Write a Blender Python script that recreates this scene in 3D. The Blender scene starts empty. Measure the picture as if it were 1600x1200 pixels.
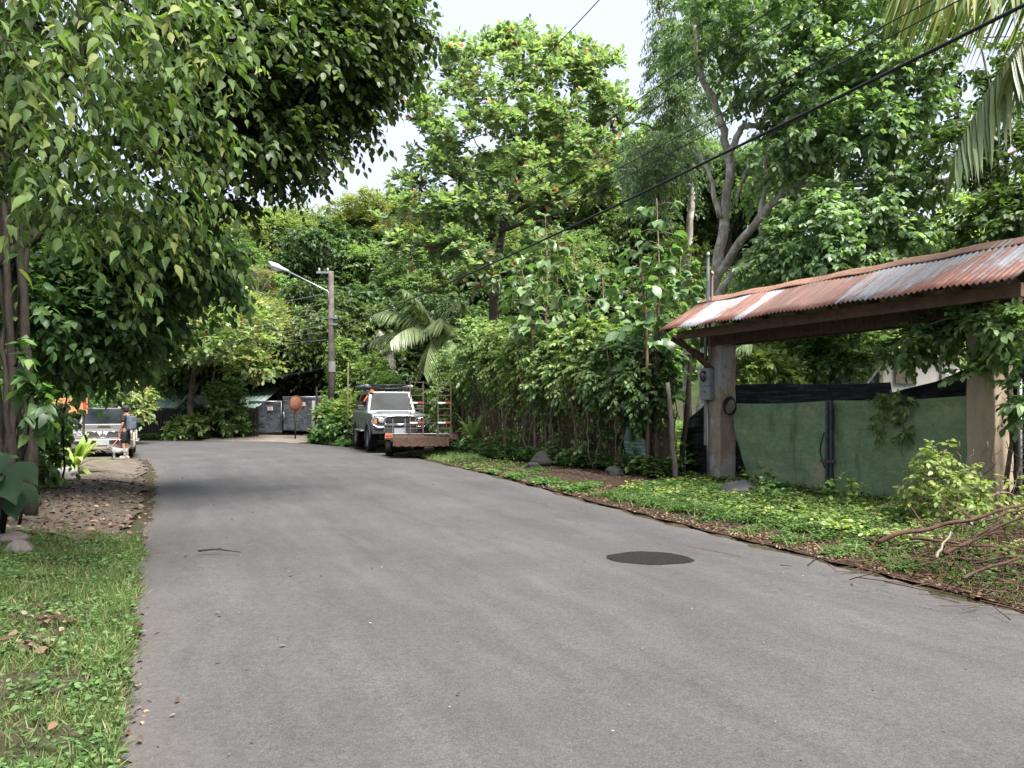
import bpy, bmesh, math, random
import numpy as np
from mathutils import Vector, Matrix, Euler, Quaternion
from mathutils.geometry import delaunay_2d_cdt

SC = bpy.context.scene
COL = SC.collection
R = math.radians
PI = math.pi
F, CH, HY = 1180.0, 1.65, 634.0     # focal length in photo pixels, eye height, horizon row

def W(px, py, Y):
    return Vector(((px - 800) / F * Y, Y, CH - (py - HY) / F * Y))
def G(px, py, z=0.0):
    Y = F * (CH - z) / (py - HY)
    return Vector(((px - 800) / F * Y, Y, z))

# ------------------------------------------------------------------ objects
def tag(o, label=None, cat=None, group=None, kind=None):
    if label: o['label'] = label
    if cat: o['category'] = cat
    if group: o['group'] = group
    if kind: o['kind'] = kind
    return o
def thing(name, label, cat, loc=(0, 0, 0), rz=0.0, group=None, scale=1.0):
    o = bpy.data.objects.new(name, None)
    COL.objects.link(o)
    o.location = loc
    o.rotation_euler = (0, 0, rz)
    o.scale = (scale,) * 3
    o.empty_display_size = 0.2
    return tag(o, label, cat, group)
def link(name, me, mat=None, parent=None, loc=None):
    o = bpy.data.objects.new(name, me)
    COL.objects.link(o)
    if mat is not None and not me.materials:
        for m in (mat if isinstance(mat, (list, tuple)) else [mat]):
            me.materials.append(m)
    if parent is not None: o.parent = parent
    if loc is not None: o.location = loc
    return o
def copy_tree(o, parent=None):
    c = o.copy()
    COL.objects.link(c)
    c.parent = parent
    for ch in list(o.children):
        copy_tree(ch, c)
    return c

def tri_mesh(name, V, T, smooth=False):
    me = bpy.data.meshes.new(name)
    V = np.ascontiguousarray(V, dtype=np.float32)
    T = np.ascontiguousarray(T, dtype=np.int32)
    me.vertices.add(len(V)); me.vertices.foreach_set('co', V.ravel())
    me.loops.add(T.size); me.loops.foreach_set('vertex_index', T.ravel())
    me.polygons.add(len(T))
    me.polygons.foreach_set('loop_start', np.arange(0, T.size, 3, dtype=np.int32))
    me.update(calc_edges=True)
    if smooth: me.polygons.foreach_set('use_smooth', np.ones(len(T), dtype=bool))
    return me

class MB:
    """collects simple shapes; build() links them as ONE mesh object"""
    def __init__(s): s.v, s.f, s.m = [], [], []; s.mi = 0
    def add(s, vs, fs, M=None):
        b = len(s.v)
        for v in vs:
            v = Vector(v)
            s.v.append(tuple(M @ v if M is not None else v))
        for f in fs:
            s.f.append(tuple(b + i for i in f)); s.m.append(s.mi)
        return s
    def box(s, c, d, rot=None, M=None, taper=1.0):
        x, y, z = d[0] / 2, d[1] / 2, d[2] / 2
        vs = [(-x, -y, -z), (x, -y, -z), (x, y, -z), (-x, y, -z), (-x * taper, -y * taper, z), (x * taper, -y * taper, z), (x * taper, y * taper, z), (-x * taper, y * taper, z)]
        T = Matrix.Translation(Vector(c))
        if rot is not None: T = T @ Euler(rot).to_matrix().to_4x4()
        if M is not None: T = M @ T
        return s.add(vs, [(3, 2, 1, 0), (4, 5, 6, 7), (0, 1, 5, 4), (1, 2, 6, 5), (2, 3, 7, 6), (3, 0, 4, 7)], T)
    def bar(s, a, b, w, d=None, up=(0, 0, 1)):
        a, b = Vector(a), Vector(b); d = d or w
        z = (b - a); L = z.length; z.normalize()
        x = Vector(up).cross(z)
        if x.length < 1e-4: x = Vector((1, 0, 0)).cross(z)
        x.normalize(); y = z.cross(x)
        M = Matrix((x, y, z)).transposed().to_4x4(); M.translation = (a + b) / 2
        return s.box((0, 0, 0), (w, d, L), M=M)
    def tube(s, pts, rad, n=8, cap=True):
        pts = [Vector(p) for p in pts]
        if not hasattr(rad, '__len__'): rad = [rad] * len(pts)
        b = len(s.v); up = None
        for i, p in enumerate(pts):
            t = (pts[min(i + 1, len(pts) - 1)] - pts[max(i - 1, 0)])
            if t.length < 1e-9: t = Vector((0, 0, 1))
            t.normalize()
            if up is None:
                up = t.orthogonal().normalized()
            else:
                up = (up - t * up.dot(t))
                up = up.normalized() if up.length > 1e-6 else t.orthogonal().normalized()
            w = t.cross(up)
            for k in range(n):
                a = 2 * PI * k / n
                s.v.append(tuple(p + (up * math.cos(a) + w * math.sin(a)) * rad[i]))
        for i in range(len(pts) - 1):
            for k in range(n):
                k2 = (k + 1) % n
                s.f.append((b + i * n + k, b + i * n + k2, b + (i + 1) * n + k2, b + (i + 1) * n + k)); s.m.append(s.mi)
        if cap:
            s.f.append(tuple(b + k for k in range(n))[::-1]); s.m.append(s.mi)
            e = b + (len(pts) - 1) * n
            s.f.append(tuple(e + k for k in range(n))); s.m.append(s.mi)
        return s
    def cyl(s, a, b, r0, r1=None, n=16): return s.tube([a, b], [r0, r0 if r1 is None else r1], n)
    def lathe(s, prof, n=24, M=None, closed=False):
        vs, fs = [], []
        m = len(prof)
        for k in range(n):
            a = 2 * PI * k / n
            for r, z in prof: vs.append((r * math.cos(a), r * math.sin(a), z))
        for k in range(n):
            k2 = (k + 1) % n
            for i in range(m if closed else m - 1):
                j = (i + 1) % m
                fs.append((k * m + i, k2 * m + i, k2 * m + j, k * m + j))
        return s.add(vs, fs, M)
    def prism(s, poly, h, M=None):
        n = len(poly)
        vs = [(x, y, 0) for x, y in poly] + [(x, y, h) for x, y in poly]
        fs = [tuple(range(n))[::-1], tuple(range(n, 2 * n))] + [(i, (i + 1) % n, n + (i + 1) % n, n + i) for i in range(n)]
        return s.add(vs, fs, M)
    def grid(s, fn, nu, nv):
        vs = [fn(i / nu, j / nv) for i in range(nu + 1) for j in range(nv + 1)]
        fs = [(i * (nv + 1) + j, (i + 1) * (nv + 1) + j, (i + 1) * (nv + 1) + j + 1, i * (nv + 1) + j + 1) for i in range(nu) for j in range(nv)]
        return s.add(vs, fs)
    def mesh(s, name, smooth=False):
        me = bpy.data.meshes.new(name)
        me.from_pydata(s.v, [], s.f); me.update()
        if any(s.m): me.polygons.foreach_set('material_index', s.m)
        if smooth: me.polygons.foreach_set('use_smooth', [True] * len(me.polygons))
        return me
    def build(s, name, mat, parent=None, smooth=False, bevel=0.0, seg=2, loc=None, thick=0.0, fix=False):
        me = s.mesh(name, smooth)
        if fix:
            bm = bmesh.new(); bm.from_mesh(me); bmesh.ops.recalc_face_normals(bm, faces=bm.faces); bm.to_mesh(me); bm.free()
        o = link(name, me, mat, parent, loc)
        if thick:
            md = o.modifiers.new('solid', 'SOLIDIFY'); md.thickness = thick; md.offset = 0
        if bevel:
            md = o.modifiers.new('bevel', 'BEVEL'); md.width = bevel; md.segments = seg; md.limit_method = 'ANGLE'; md.angle_limit = R(35)
        return o

def catmull(pts, n=8):
    pts = [Vector(p) for p in pts]; out = []
    for i in range(len(pts) - 1):
        p0 = pts[i - 1] if i else pts[0] * 2 - pts[1]
        p1, p2 = pts[i], pts[i + 1]
        p3 = pts[i + 2] if i + 2 < len(pts) else p2 * 2 - p1
        for k in range(n):
            t = k / n
            out.append(0.5 * ((2 * p1) + (p2 - p0) * t + (2 * p0 - 5 * p1 + 4 * p2 - p3) * t * t + (3 * p1 - p0 - 3 * p2 + p3) * t ** 3))
    out.append(pts[-1]); return out

# ------------------------------------------------------------------ materials
KALB = 0.62       # one scale for all built surfaces, matched to the exposure
class NT:
    def __init__(s, name, rough=0.7, spec=0.3, metal=0.0, k=None):
        s.k = KALB if k is None else k
        s.m = bpy.data.materials.new(name); s.m.use_nodes = True
        s.t = s.m.node_tree; s.n = s.t.nodes; s.l = s.t.links
        s.b = s.n['Principled BSDF']; s.out = s.n['Material Output']
        s.b.inputs['Roughness'].default_value = rough
        s.b.inputs['Specular IOR Level'].default_value = spec
        s.b.inputs['Metallic'].default_value = metal
    def coord(s, kind='Object', scale=(1, 1, 1)):
        c = s.n.new('ShaderNodeTexCoord'); mp = s.n.new('ShaderNodeMapping'); mp.inputs['Scale'].default_value = scale
        s.l.new(c.outputs[kind], mp.inputs[0]); return mp.outputs[0]
    def noise(s, scale, detail=4, rough=0.6, vec=None, dist=0.0):
        t = s.n.new('ShaderNodeTexNoise'); t.inputs['Scale'].default_value = scale; t.inputs['Detail'].default_value = detail
        t.inputs['Roughness'].default_value = rough; t.inputs['Distortion'].default_value = dist
        s.l.new(vec if vec is not None else s.coord(), t.inputs['Vector']); return t.outputs['Fac']
    def voro(s, scale, vec=None, feature='F1', out='Distance'):
        t = s.n.new('ShaderNodeTexVoronoi'); t.feature = feature; t.inputs['Scale'].default_value = scale
        s.l.new(vec if vec is not None else s.coord(), t.inputs['Vector']); return t.outputs[out]
    def ramp(s, fac, stops, interp='LINEAR'):
        r = s.n.new('ShaderNodeValToRGB'); e = r.color_ramp; e.interpolation = interp
        while len(e.elements) < len(stops): e.elements.new(0.5)
        for el, (p, c) in zip(e.elements, stops):
            el.position = p
            el.color = (c, c, c, 1) if not hasattr(c, '__len__') else (*c[:3], 1)
        s.l.new(fac, r.inputs[0]); return r.outputs[0]
    def mix(s, fac, a, b, mode='MIX'):
        m = s.n.new('ShaderNodeMix'); m.data_type = 'RGBA'; m.blend_type = mode
        for inp, v in ((m.inputs[0], fac), (m.inputs[6], a), (m.inputs[7], b)):
            if hasattr(v, 'is_linked'): s.l.new(v, inp)
            elif hasattr(v, '__len__'): inp.default_value = (*v[:3], 1)
            else: inp.default_value = v
        return m.outputs[2]
    def math(s, op, a, b=0.0, clamp=False):
        m = s.n.new('ShaderNodeMath'); m.operation = op; m.use_clamp = clamp
        for inp, v in ((m.inputs[0], a), (m.inputs[1], b)):
            if hasattr(v, 'is_linked'): s.l.new(v, inp)
            else: inp.default_value = v
        return m.outputs[0]
    def color(s, c):
        if s.k != 1.0:
            if hasattr(c, 'is_linked'): c = s.mix(1.0, c, (s.k,) * 3, 'MULTIPLY')
            else: c = [x * s.k for x in c]
        if hasattr(c, 'is_linked'): s.l.new(c, s.b.inputs['Base Color'])
        else: s.b.inputs['Base Color'].default_value = (*c[:3], 1)
        return s
    def rough(s, f): s.l.new(f, s.b.inputs['Roughness']); return s
    def bump(s, h, strength=0.3, dist=0.02):
        b = s.n.new('ShaderNodeBump'); b.inputs['Strength'].default_value = strength; b.inputs['Distance'].default_value = dist
        s.l.new(h, b.inputs['Height']); s.l.new(b.outputs[0], s.b.inputs['Normal']); return s

def flat(name, c, rough=0.6, spec=0.3, metal=0.0, var=0.25, scale=6.0, bump=0.0):
    """a plain surface with a little dirt and wear"""
    t = NT(name, rough, spec, metal)
    n = t.noise(scale, 5, 0.65)
    t.color(t.ramp(n, [(0.25, [x * (1 - var) for x in c]), (0.75, [min(1, x * (1 + var)) for x in c])]))
    if bump: t.bump(n, bump, 0.02)
    return t.m

def leafmat(name, stops, transl=0.35, rough=0.45, spec=0.35, tint=1.0, big=0.5, tr_col=(1.15, 1.35, 0.5)):
    """leaf surface: colour differs from leaf to leaf and from bough to bough"""
    def _ds(c):
        l = .3 * c[0] + .6 * c[1] + .1 * c[2]; return tuple(.82 * x + .18 * l for x in c)
    stops = [(p, _ds(c)) for p, c in stops]
    t = NT(name, rough, spec, k=1.0)
    g = t.n.new('ShaderNodeNewGeometry')
    ob = t.n.new('ShaderNodeObjectInfo')
    c = t.ramp(g.outputs['Random Per Island'], stops)
    tc = t.coord('Object')
    n = t.noise(big, 2, 0.5, tc)
    f = t.ramp(n, [(0.3, (0.72, 0.78, 0.7)), (0.7, (1.25, 1.2, 1.2))])
    c = t.mix(1.0, c, f, 'MULTIPLY')
    o = t.ramp(ob.outputs['Random'], [(0, (0.85, 0.92, 0.9)), (0.5, (1, 1, 1)), (1, (1.18, 1.05, 0.85))])
    c = t.mix(1.0, c, o, 'MULTIPLY')
    t.color(c)
    tr = t.n.new('ShaderNodeBsdfTranslucent')
    tcx = t.mix(1.0, c, tr_col, 'MULTIPLY')
    t.l.new(tcx, tr.inputs['Color'])
    ms = t.n.new('ShaderNodeMixShader'); ms.inputs[0].default_value = transl
    t.l.new(t.b.outputs[0], ms.inputs[1]); t.l.new(tr.outputs[0], ms.inputs[2]); t.l.new(ms.outputs[0], t.out.inputs[0])
    return t.m

def barkmat(name, dark, light, lichen=None, scale=9.0):
    t = NT(name, 0.85, 0.15)
    v = t.coord('Object', (1, 1, 0.3))
    n = t.noise(scale, 6, 0.7, v)
    c = t.ramp(n, [(0.3, dark), (0.7, light)])
    if lichen:
        n2 = t.noise(2.3, 4, 0.6)
        c = t.mix(t.ramp(n2, [(0.5, 0), (0.6, 0.85)]), c, lichen)
    t.color(c).bump(n, 0.6, 0.03)
    return t.m

# ------------------------------------------------------------------ foliage
def tmpl(kind):
    if kind == 'rhomb':       # 2 triangles, folded on the midrib
        V = [(0, 0, 0), (-.3, .42, .06), (0, 1, -.12), (.3, .42, .06)]; T = [(0, 2, 1), (0, 3, 2)]
    elif kind == 'lance':
        V = [(0, 0, 0), (-.17, .4, .03), (0, 1, -.2), (.17, .4, .03)]; T = [(0, 2, 1), (0, 3, 2)]
    elif kind == 'obovate':
        V = [(0, 0, 0), (-.3, .68, .07), (-.12, 1, -.04), (.12, 1, -.04), (.3, .68, .07), (0, .6, 0)]
        T = [(0, 5, 1), (1, 5, 2), (2, 5, 3), (3, 5, 4), (4, 5, 0)]
    elif kind == 'oval':
        V = [(0, 0, 0), (-.25, .25, .05), (-.27, .6, .03), (0, 1, -.16), (.27, .6, .03), (.25, .25, .05), (0, .3, 0), (0, .62, -.03)]
        T = [(0, 6, 1), (1, 6, 7), (1, 7, 2), (2, 7, 3), (0, 5, 6), (5, 7, 6), (5, 4, 7), (4, 3, 7)]
    elif kind == 'heart':
        V = [(0, 0, 0), (-.24, -.05, .03), (-.38, .2, .07), (-.26, .6, .03), (0, 1.1, -.2), (.26, .6, .03), (.38, .2, .07), (.24, -.05, .03), (0, .25, 0), (0, .65, -.05)]
        T = [(0, 8, 1), (1, 8, 2), (2, 8, 9), (2, 9, 3), (3, 9, 4), (0, 7, 8), (7, 6, 8), (6, 9, 8), (6, 5, 9), (5, 4, 9)]
    elif kind == 'ovate':     # egg shaped with a long drip tip
        V = [(0, 0, 0), (-.2, .16, .06), (-.25, .42, .06), (-.12, .74, .0), (0, 1.12, -.22), (.12, .74, .0), (.25, .42, .06), (.2, .16, .06), (0, .2, 0), (0, .45, -.02), (0, .76, -.07)]
        T = [(0, 8, 1), (1, 8, 9), (1, 9, 2), (2, 9, 10), (2, 10, 3), (3, 10, 4), (0, 7, 8), (7, 9, 8), (7, 6, 9), (6, 10, 9), (6, 5, 10), (5, 4, 10)]
    elif kind == 'big':       # large wavy leaf
        V, T = [(0, 0, 0)], []
        ys = [.12, .3, .5, .7, .87]; ws = [.2, .33, .36, .28, .15]; zs = [.02, .03, 0, -.06, -.13]
        for i, (y, w, z) in enumerate(zip(ys, ws, zs)):
            q = .05 if i % 2 else .09
            V += [(-w, y, z + q), (0, y, z), (w, y, z + q)]
        V.append((0, 1, -.24)); n = len(V) - 1
        T += [(0, 2, 1), (0, 3, 2)]
        for i in range(4):
            a = 1 + i * 3; b = a + 3
            T += [(a, a + 1, b + 1), (a, b + 1, b), (a + 1, a + 2, b + 2), (a + 1, b + 2, b + 1)]
        a = 13; T += [(a, a + 1, n), (a + 1, a + 2, n)]
    elif kind == 'blade':
        V = [(-.035, 0, 0), (.035, 0, 0), (-.028, .5, .02), (.028, .5, .02), (0, 1, -.14)]; T = [(0, 1, 3), (0, 3, 2), (2, 3, 4)]
    return np.array(V, float), np.array(T, int)

def nrm(a): return a / np.maximum(np.linalg.norm(a, axis=-1, keepdims=True), 1e-9)

def place(P, D, U, S, kind):
    """copies a leaf shape to points P, axis D, face U, size S"""
    tv, tt = tmpl(kind)
    D = nrm(D); X = nrm(np.cross(D, U)); Z = np.cross(X, D)
    S = np.broadcast_to(np.asarray(S, float), (len(P),))[:, None, None]
    V = P[:, None, :] + S * (X[:, None, :] * tv[None, :, 0:1] + D[:, None, :] * tv[None, :, 1:2] + Z[:, None, :] * tv[None, :, 2:3])
    T = tt[None] + (np.arange(len(P)) * len(tv))[:, None, None]
    return V.reshape(-1, 3), T.reshape(-1, 3)

def cat(parts):
    Vs, Ts, b = [], [], 0
    for v, t in parts:
        Vs.append(v); Ts.append(t + b); b += len(v)
    return np.concatenate(Vs), np.concatenate(Ts)

def sticks(A, B, r0, r1):
    """thin three-sided twigs from A to B"""
    n = len(A); D = nrm(B - A); X = nrm(np.cross(D, np.array([.3, .5, .81]))); Y = np.cross(D, X)
    V = np.zeros((n, 6, 3))
    for k in range(3):
        a = 2 * PI * k / 3; o = X * math.cos(a) + Y * math.sin(a)
        V[:, k] = A + o * r0; V[:, 3 + k] = B + o * r1
    t = np.array([(0, 1, 4), (0, 4, 3), (1, 2, 5), (1, 5, 4), (2, 0, 3), (2, 3, 5)])
    return V.reshape(-1, 3), (t[None] + (np.arange(n) * 6)[:, None, None]).reshape(-1, 3)

def foliage(C, O, rng, twigs=5, per=8, tl=0.6, size=0.15, kind='rhomb', sag=0.25, spread=0.7, hang=0.2, tilt=0.45, sv=0.3, wood=0.0):
    """leafy twigs growing from points C towards O; returns leaves and twig wood"""
    P0 = np.repeat(C, twigs, 0)
    D = np.repeat(O, twigs, 0) + spread * rng.normal(size=P0.shape)
    D = nrm(D); L = tl * rng.uniform(.55, 1.25, (len(P0), 1))
    t = (np.arange(per) + 1.0) / per
    n = len(P0)
    tt = np.tile(t, n)[:, None]
    Pr, Dr, Lr = np.repeat(P0, per, 0), np.repeat(D, per, 0), np.repeat(L, per, 0)
    down = np.array([0, 0, -1.0])
    P = Pr + Dr * Lr * tt + down * sag * Lr * tt ** 2
    Dt = nrm(Dr + down * 2 * sag * tt)
    side = nrm(np.cross(Dt, np.array([0.03, 0.02, 1.0])) + 1e-6)
    sg = np.where(np.tile(np.arange(per), n) % 2 == 0, 1.0, -1.0)[:, None]
    last = np.tile(np.arange(per) == per - 1, n)[:, None]
    ld = np.where(last, Dt, Dt * .55 + side * sg * .85) + rng.normal(size=P.shape) * .25 + down * hang
    lu = np.array([0, 0, 1.0]) + rng.normal(size=P.shape) * tilt
    S = size * rng.uniform(1 - sv, 1 + sv, len(P))
    leaves = place(P, ld, lu, S, kind)
    tw = None
    if wood:
        mid = P0 + D * L * .5 + down * sag * L * .25; end = P0 + D * L + down * sag * L
        tw = cat([sticks(P0, mid, wood, wood * .7), sticks(mid, end, wood * .7, wood * .3)])
    return leaves, tw

def lobe(c, r, n, rng, fill=0.45, up=0.35, thr=-9, freq=0.9, hemi=None):
    """cluster points spread through an ellipsoid, denser near its skin"""
    d = nrm(rng.normal(size=(n, 3)))
    if hemi is not None: d[:, 2] = np.where(d[:, 2] < hemi, -d[:, 2] * .6, d[:, 2])
    q = fill + (1 - fill) * np.sqrt(rng.uniform(size=(n, 1)))
    P = np.array(c) + d * q * np.array(r)
    O = nrm(nrm(d / np.array(r)) + np.array([0, 0, up]))
    w = (np.sin(P[:, 0] * freq * 1.9 + P[:, 2] * 1.3 * freq) + np.sin(P[:, 1] * freq * 2.3 + 1.7) + np.sin(P[:, 2] * freq * 2.9 + P[:, 0] * freq + .6)) / 3
    k = w > thr
    return P[k], O[k]

def plobe(px, py, Y, rx, ry, rd, n, rng, **k):
    s = Y / F
    return lobe(W(px, py, Y), (rx * s, rd, ry * s), n, rng, **k)

def limb(mb, pts, r0, r1, n=8, sub=5, wob=0.0, rs=None):
    p = catmull(pts, sub)
    if wob and rs is not None:
        p = [q + Vector((rs.uniform(-wob, wob), rs.uniform(-wob, wob), rs.uniform(-wob, wob) * .5)) if 0 < i < len(p) - 1 else q for i, q in enumerate(p)]
    m = len(p) - 1
    mb.tube(p, [r0 + (r1 - r0) * (i / m) ** .8 for i in range(m + 1)], n)
# ================================================================== camera, light, sky
cam_d = bpy.data.cameras.new('camera'); cam = bpy.data.objects.new('camera', cam_d); COL.objects.link(cam)
cam.location = (0, 0, CH); cam.rotation_euler = (R(90), 0, 0)
cam_d.sensor_width = 36; cam_d.lens = 36 * F / 1600; cam_d.shift_y = (HY - 600) / 1600
cam_d.clip_end = 3000; cam_d.clip_start = 0.05
SC.camera = cam
SUN_EL, SUN_AZ = R(58), R(140)      # azimuth clockwise from +Y: behind the camera, to the right
wd = bpy.data.worlds.new('World'); SC.world = wd; wd.use_nodes = True
wn, wl = wd.node_tree.nodes, wd.node_tree.links
sky = wn.new('ShaderNodeTexSky'); sky.sky_type = 'NISHITA'; sky.sun_disc = False
sky.sun_elevation = SUN_EL; sky.sun_rotation = SUN_AZ; sky.air_density = 1.0; sky.dust_density = 4.0; sky.ozone_density = 1.0
tc = wn.new('ShaderNodeTexCoord'); nz = wn.new('ShaderNodeTexNoise'); nz.inputs['Scale'].default_value = 2.2; nz.inputs['Detail'].default_value = 5
wl.new(tc.outputs['Generated'], nz.inputs['Vector'])
rp = wn.new('ShaderNodeValToRGB'); rp.color_ramp.elements[0].position = .3; rp.color_ramp.elements[0].color = (.84,) * 3 + (1,)
rp.color_ramp.elements[1].position = .75; rp.color_ramp.elements[1].color = (.97,) * 3 + (1,)
wl.new(nz.outputs['Fac'], rp.inputs[0])
mx = wn.new('ShaderNodeMix'); mx.data_type = 'RGBA'
wl.new(rp.outputs[0], mx.inputs[0]); wl.new(sky.outputs[0], mx.inputs[6]); mx.inputs[7].default_value = (1.50, 1.59, 1.86, 1)   # thin bright cloud
wl.new(mx.outputs[2], wn['Background'].inputs[0]); wn['Background'].inputs[1].default_value = 0.105
sd = bpy.data.lights.new('sun', 'SUN'); sd.energy = 3.1; sd.angle = R(32); sd.color = (1, .96, .9)
sun = bpy.data.objects.new('sun', sd); COL.objects.link(sun)
sv = Vector((math.sin(SUN_AZ) * math.cos(SUN_EL), math.cos(SUN_AZ) * math.cos(SUN_EL), math.sin(SUN_EL)))
sun.rotation_euler = sv.to_track_quat('Z', 'Y').to_euler(); sun.location = sv * 60
SC.view_settings.view_transform = 'Standard'; SC.view_settings.look = 'None'; SC.view_settings.gamma = 1
SC.view_settings.exposure = 2.6
SC.cycles.max_bounces = 8; SC.cycles.diffuse_bounces = 5; SC.cycles.glossy_bounces = 2; SC.cycles.transmission_bounces = 4; SC.cycles.transparent_max_bounces = 4
SC.cycles.caustics_reflective = False; SC.cycles.caustics_refractive = False
SC.cycles.use_denoising = True
SC.cycles.use_adaptive_sampling = True; SC.cycles.adaptive_threshold = 0.02

# ================================================================== road and terrain
LE = [(2.0, -14), (0.2, -5), (-.9, 0.5), (-1.82, 3.44), (-2.26, 4.37), (-2.8, 5.5), (-3.95, 7.9), (-4.85, 9.95), (-6.75, 14.2), (-8.3, 17.5), (-9.9, 20.7), (-11.4, 23.4), (-13.6, 25.9), (-17.5, 28.2), (-24, 30), (-40, 32.5)]
RE = [(10.5, -14), (8, -5), (6.2, 0.8), (5.1, 3.9), (4.6, 5.0), (4.11, 6.07), (3.65, 7.2), (2.99, 8.85), (2.19, 10.76), (1.15, 13.6), (-.62, 18.4), (-3.34, 24.6), (-6.2, 29.6), (-9.4, 33.4), (-14, 35.4), (-40, 38.5)]
LEs = [v.xy for v in catmull([(x, y, 0) for x, y in LE], 10)]
REs = [v.xy for v in catmull([(x, y, 0) for x, y in RE], 10)]
POLY = np.array([tuple(p) for p in LEs] + [tuple(p) for p in REs[::-1]])

SPOLY = POLY[::4]
def inside(P, poly):
    x, y = P[:, 0], P[:, 1]; c = np.zeros(len(P), bool)
    a = poly; b = np.roll(poly, 1, 0)
    for (x1, y1), (x2, y2) in zip(a, b):
        if y1 == y2: continue
        k = ((y1 > y) != (y2 > y)) & (x < (x2 - x1) * (y - y1) / (y2 - y1) + x1)
        c ^= k
    return c
def dist(P, poly):
    d = np.full(len(P), 1e9)
    b = np.roll(poly, -1, 0)
    for p, q in zip(poly, b):
        e = q - p; L = e @ e + 1e-12
        t = np.clip(((P - p) @ e) / L, 0, 1)
        d = np.minimum(d, np.linalg.norm(P - p - t[:, None] * e, axis=1))
    return d
def sdist(P):
    P = np.asarray(P, float); d = dist(P, SPOLY)
    return np.where(inside(P, SPOLY), -d, d)
def sm(a, b, x):
    t = np.clip((x - a) / (b - a), 0, 1); return t * t * (3 - 2 * t)
def gz(P):
    """height of the ground"""
    P = np.asarray(P, float); x, y = P[:, 0], P[:, 1]
    d = sdist(P)
    w = .5 * np.sin(x * 1.7 + y * .6) + .3 * np.sin(y * 2.3 - x * .9 + 1) + .2 * np.sin(x * 4.1 + 2.2 * y)
    z = np.where(d < 0, -.06, -.012 + .09 * sm(0, 1.1, d) + .05 * sm(.5, 3, d) + .025 * w * sm(.1, 1.2, d))
    rise = 17 * sm(44, 84, y + .15 * np.abs(x)) * (1 + .12 * np.sin(x * .09 + 1)) + 3.2 * sm(8, 34, d) * sm(10, 26, y)
    return z + rise * sm(3, 9, d)
def gz1(x, y): return float(gz([(x, y)])[0])
def on(px, py, z0=0.1):
    p = G(px, py, z0)
    for _ in range(3):
        z0 = gz1(p.x, p.y); p = G(px, py, z0)
    return p

xs = np.concatenate([-np.geomspace(30, 900, 26)[::-1], np.arange(-29.7, 16, .3), np.geomspace(16.3, 900, 30)])
ys = np.concatenate([-np.geomspace(6, 500, 14)[::-1], np.arange(-5.7, 45, .3), np.geomspace(45.4, 1500, 40)])
gx, gy = np.meshgrid(xs, ys, indexing='ij')
PP = np.stack([gx.ravel(), gy.ravel()], 1)
Z = gz(PP)
ny = len(ys); nx = len(xs)
i, j = np.meshgrid(np.arange(nx - 1), np.arange(ny - 1), indexing='ij')
a = (i * ny + j).ravel()
Tq = np.concatenate([np.stack([a, a + ny, a + ny + 1], 1), np.stack([a, a + ny + 1, a + 1], 1)])
t = NT('soil', 0.95, 0.1)
n1 = t.noise(.35, 4, .6); n2 = t.noise(14, 6, .7); n3 = t.voro(55)
c = t.ramp(n2, [(.25, (.028, .022, .015)), (.5, (.06, .046, .033)), (.78, (.11, .09, .067))])
c = t.mix(t.ramp(n1, [(.45, 0), (.62, .65)]), c, (.045, .06, .022))
c = t.mix(t.ramp(n3, [(.06, .6), (.16, 0)]), c, (.23, .19, .15))
sp = t.n.new('ShaderNodeSeparateXYZ'); t.l.new(t.coord(), sp.inputs[0])
c = t.mix(t.ramp(t.math('MULTIPLY', sp.outputs[2], .2), [(.2, 0), (.5, 1)]), c, t.ramp(t.noise(1.1, 6, .75), [(.3, (.018, .032, .010)), (.7, (.05, .085, .024))]))
t.color(c).bump(n2, .8, .03)
M_soil = t.m
ground = link('ground', tri_mesh('ground', np.column_stack([PP, Z]), Tq, True), M_soil); tag(ground, kind='structure')

# --- road sheet: strips across from edge to edge
rsr = random.Random(5)
nst = 46
rv, rt, ruv = [], [], []
SUB = 5
Lf = [v.xy for v in catmull([(x, y, 0) for x, y in LE], 10 * SUB)]; Rf = [v.xy for v in catmull([(x, y, 0) for x, y in RE], 10 * SUB)]
acc = 0
for k, (l, r) in enumerate(zip(Lf, Rf)):
    if k: acc += ((l + r) / 2 - (Lf[k - 1] + Rf[k - 1]) / 2).length
    wl_ = .05 * math.sin(acc * 5.1) + .05 * math.sin(acc * 2.3 + 1) + rsr.uniform(-.035, .035)
    wr_ = .06 * math.sin(acc * 4.3) + .05 * math.sin(acc * 1.9 + 2) + rsr.uniform(-.04, .04)
    d = (r - l).normalized()
    l2, r2 = l - d * wl_, r + d * wr_
    for q in range(nst + 1):
        u = q / nst; p = l2.lerp(r2, u)
        z = .004 + .035 * math.sin(PI * u) - (.05 if q in (0, nst) else 0)
        rv.append((p.x, p.y, z)); ruv.append((u, acc))
m = len(Lf)
i, j = np.meshgrid(np.arange(m - 1), np.arange(nst), indexing='ij'); a = (i * (nst + 1) + j).ravel(); s1 = nst + 1
rt = np.concatenate([np.stack([a, a + 1, a + s1 + 1], 1), np.stack([a, a + s1 + 1, a + s1], 1)])
me = tri_mesh('road', rv, rt, True)
uvl = me.uv_layers.new(name='along'); ruv = np.array(ruv)
uvl.data.foreach_set('uv', ruv[rt.ravel()].astype(np.float32).ravel())
t = NT('worn_asphalt', 0.85, 0.25, k=.55)
uv = t.n.new('ShaderNodeUVMap'); uv.uv_map = 'along'
mp = t.n.new('ShaderNodeMapping'); mp.inputs['Scale'].default_value = (11, .10, 1); t.l.new(uv.outputs[0], mp.inputs[0])
streak = t.noise(1.0, 4, .6, mp.outputs[0], .1)
mp2 = t.n.new('ShaderNodeMapping'); mp2.inputs['Scale'].default_value = (30, .5, 1); t.l.new(uv.outputs[0], mp2.inputs[0])
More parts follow.
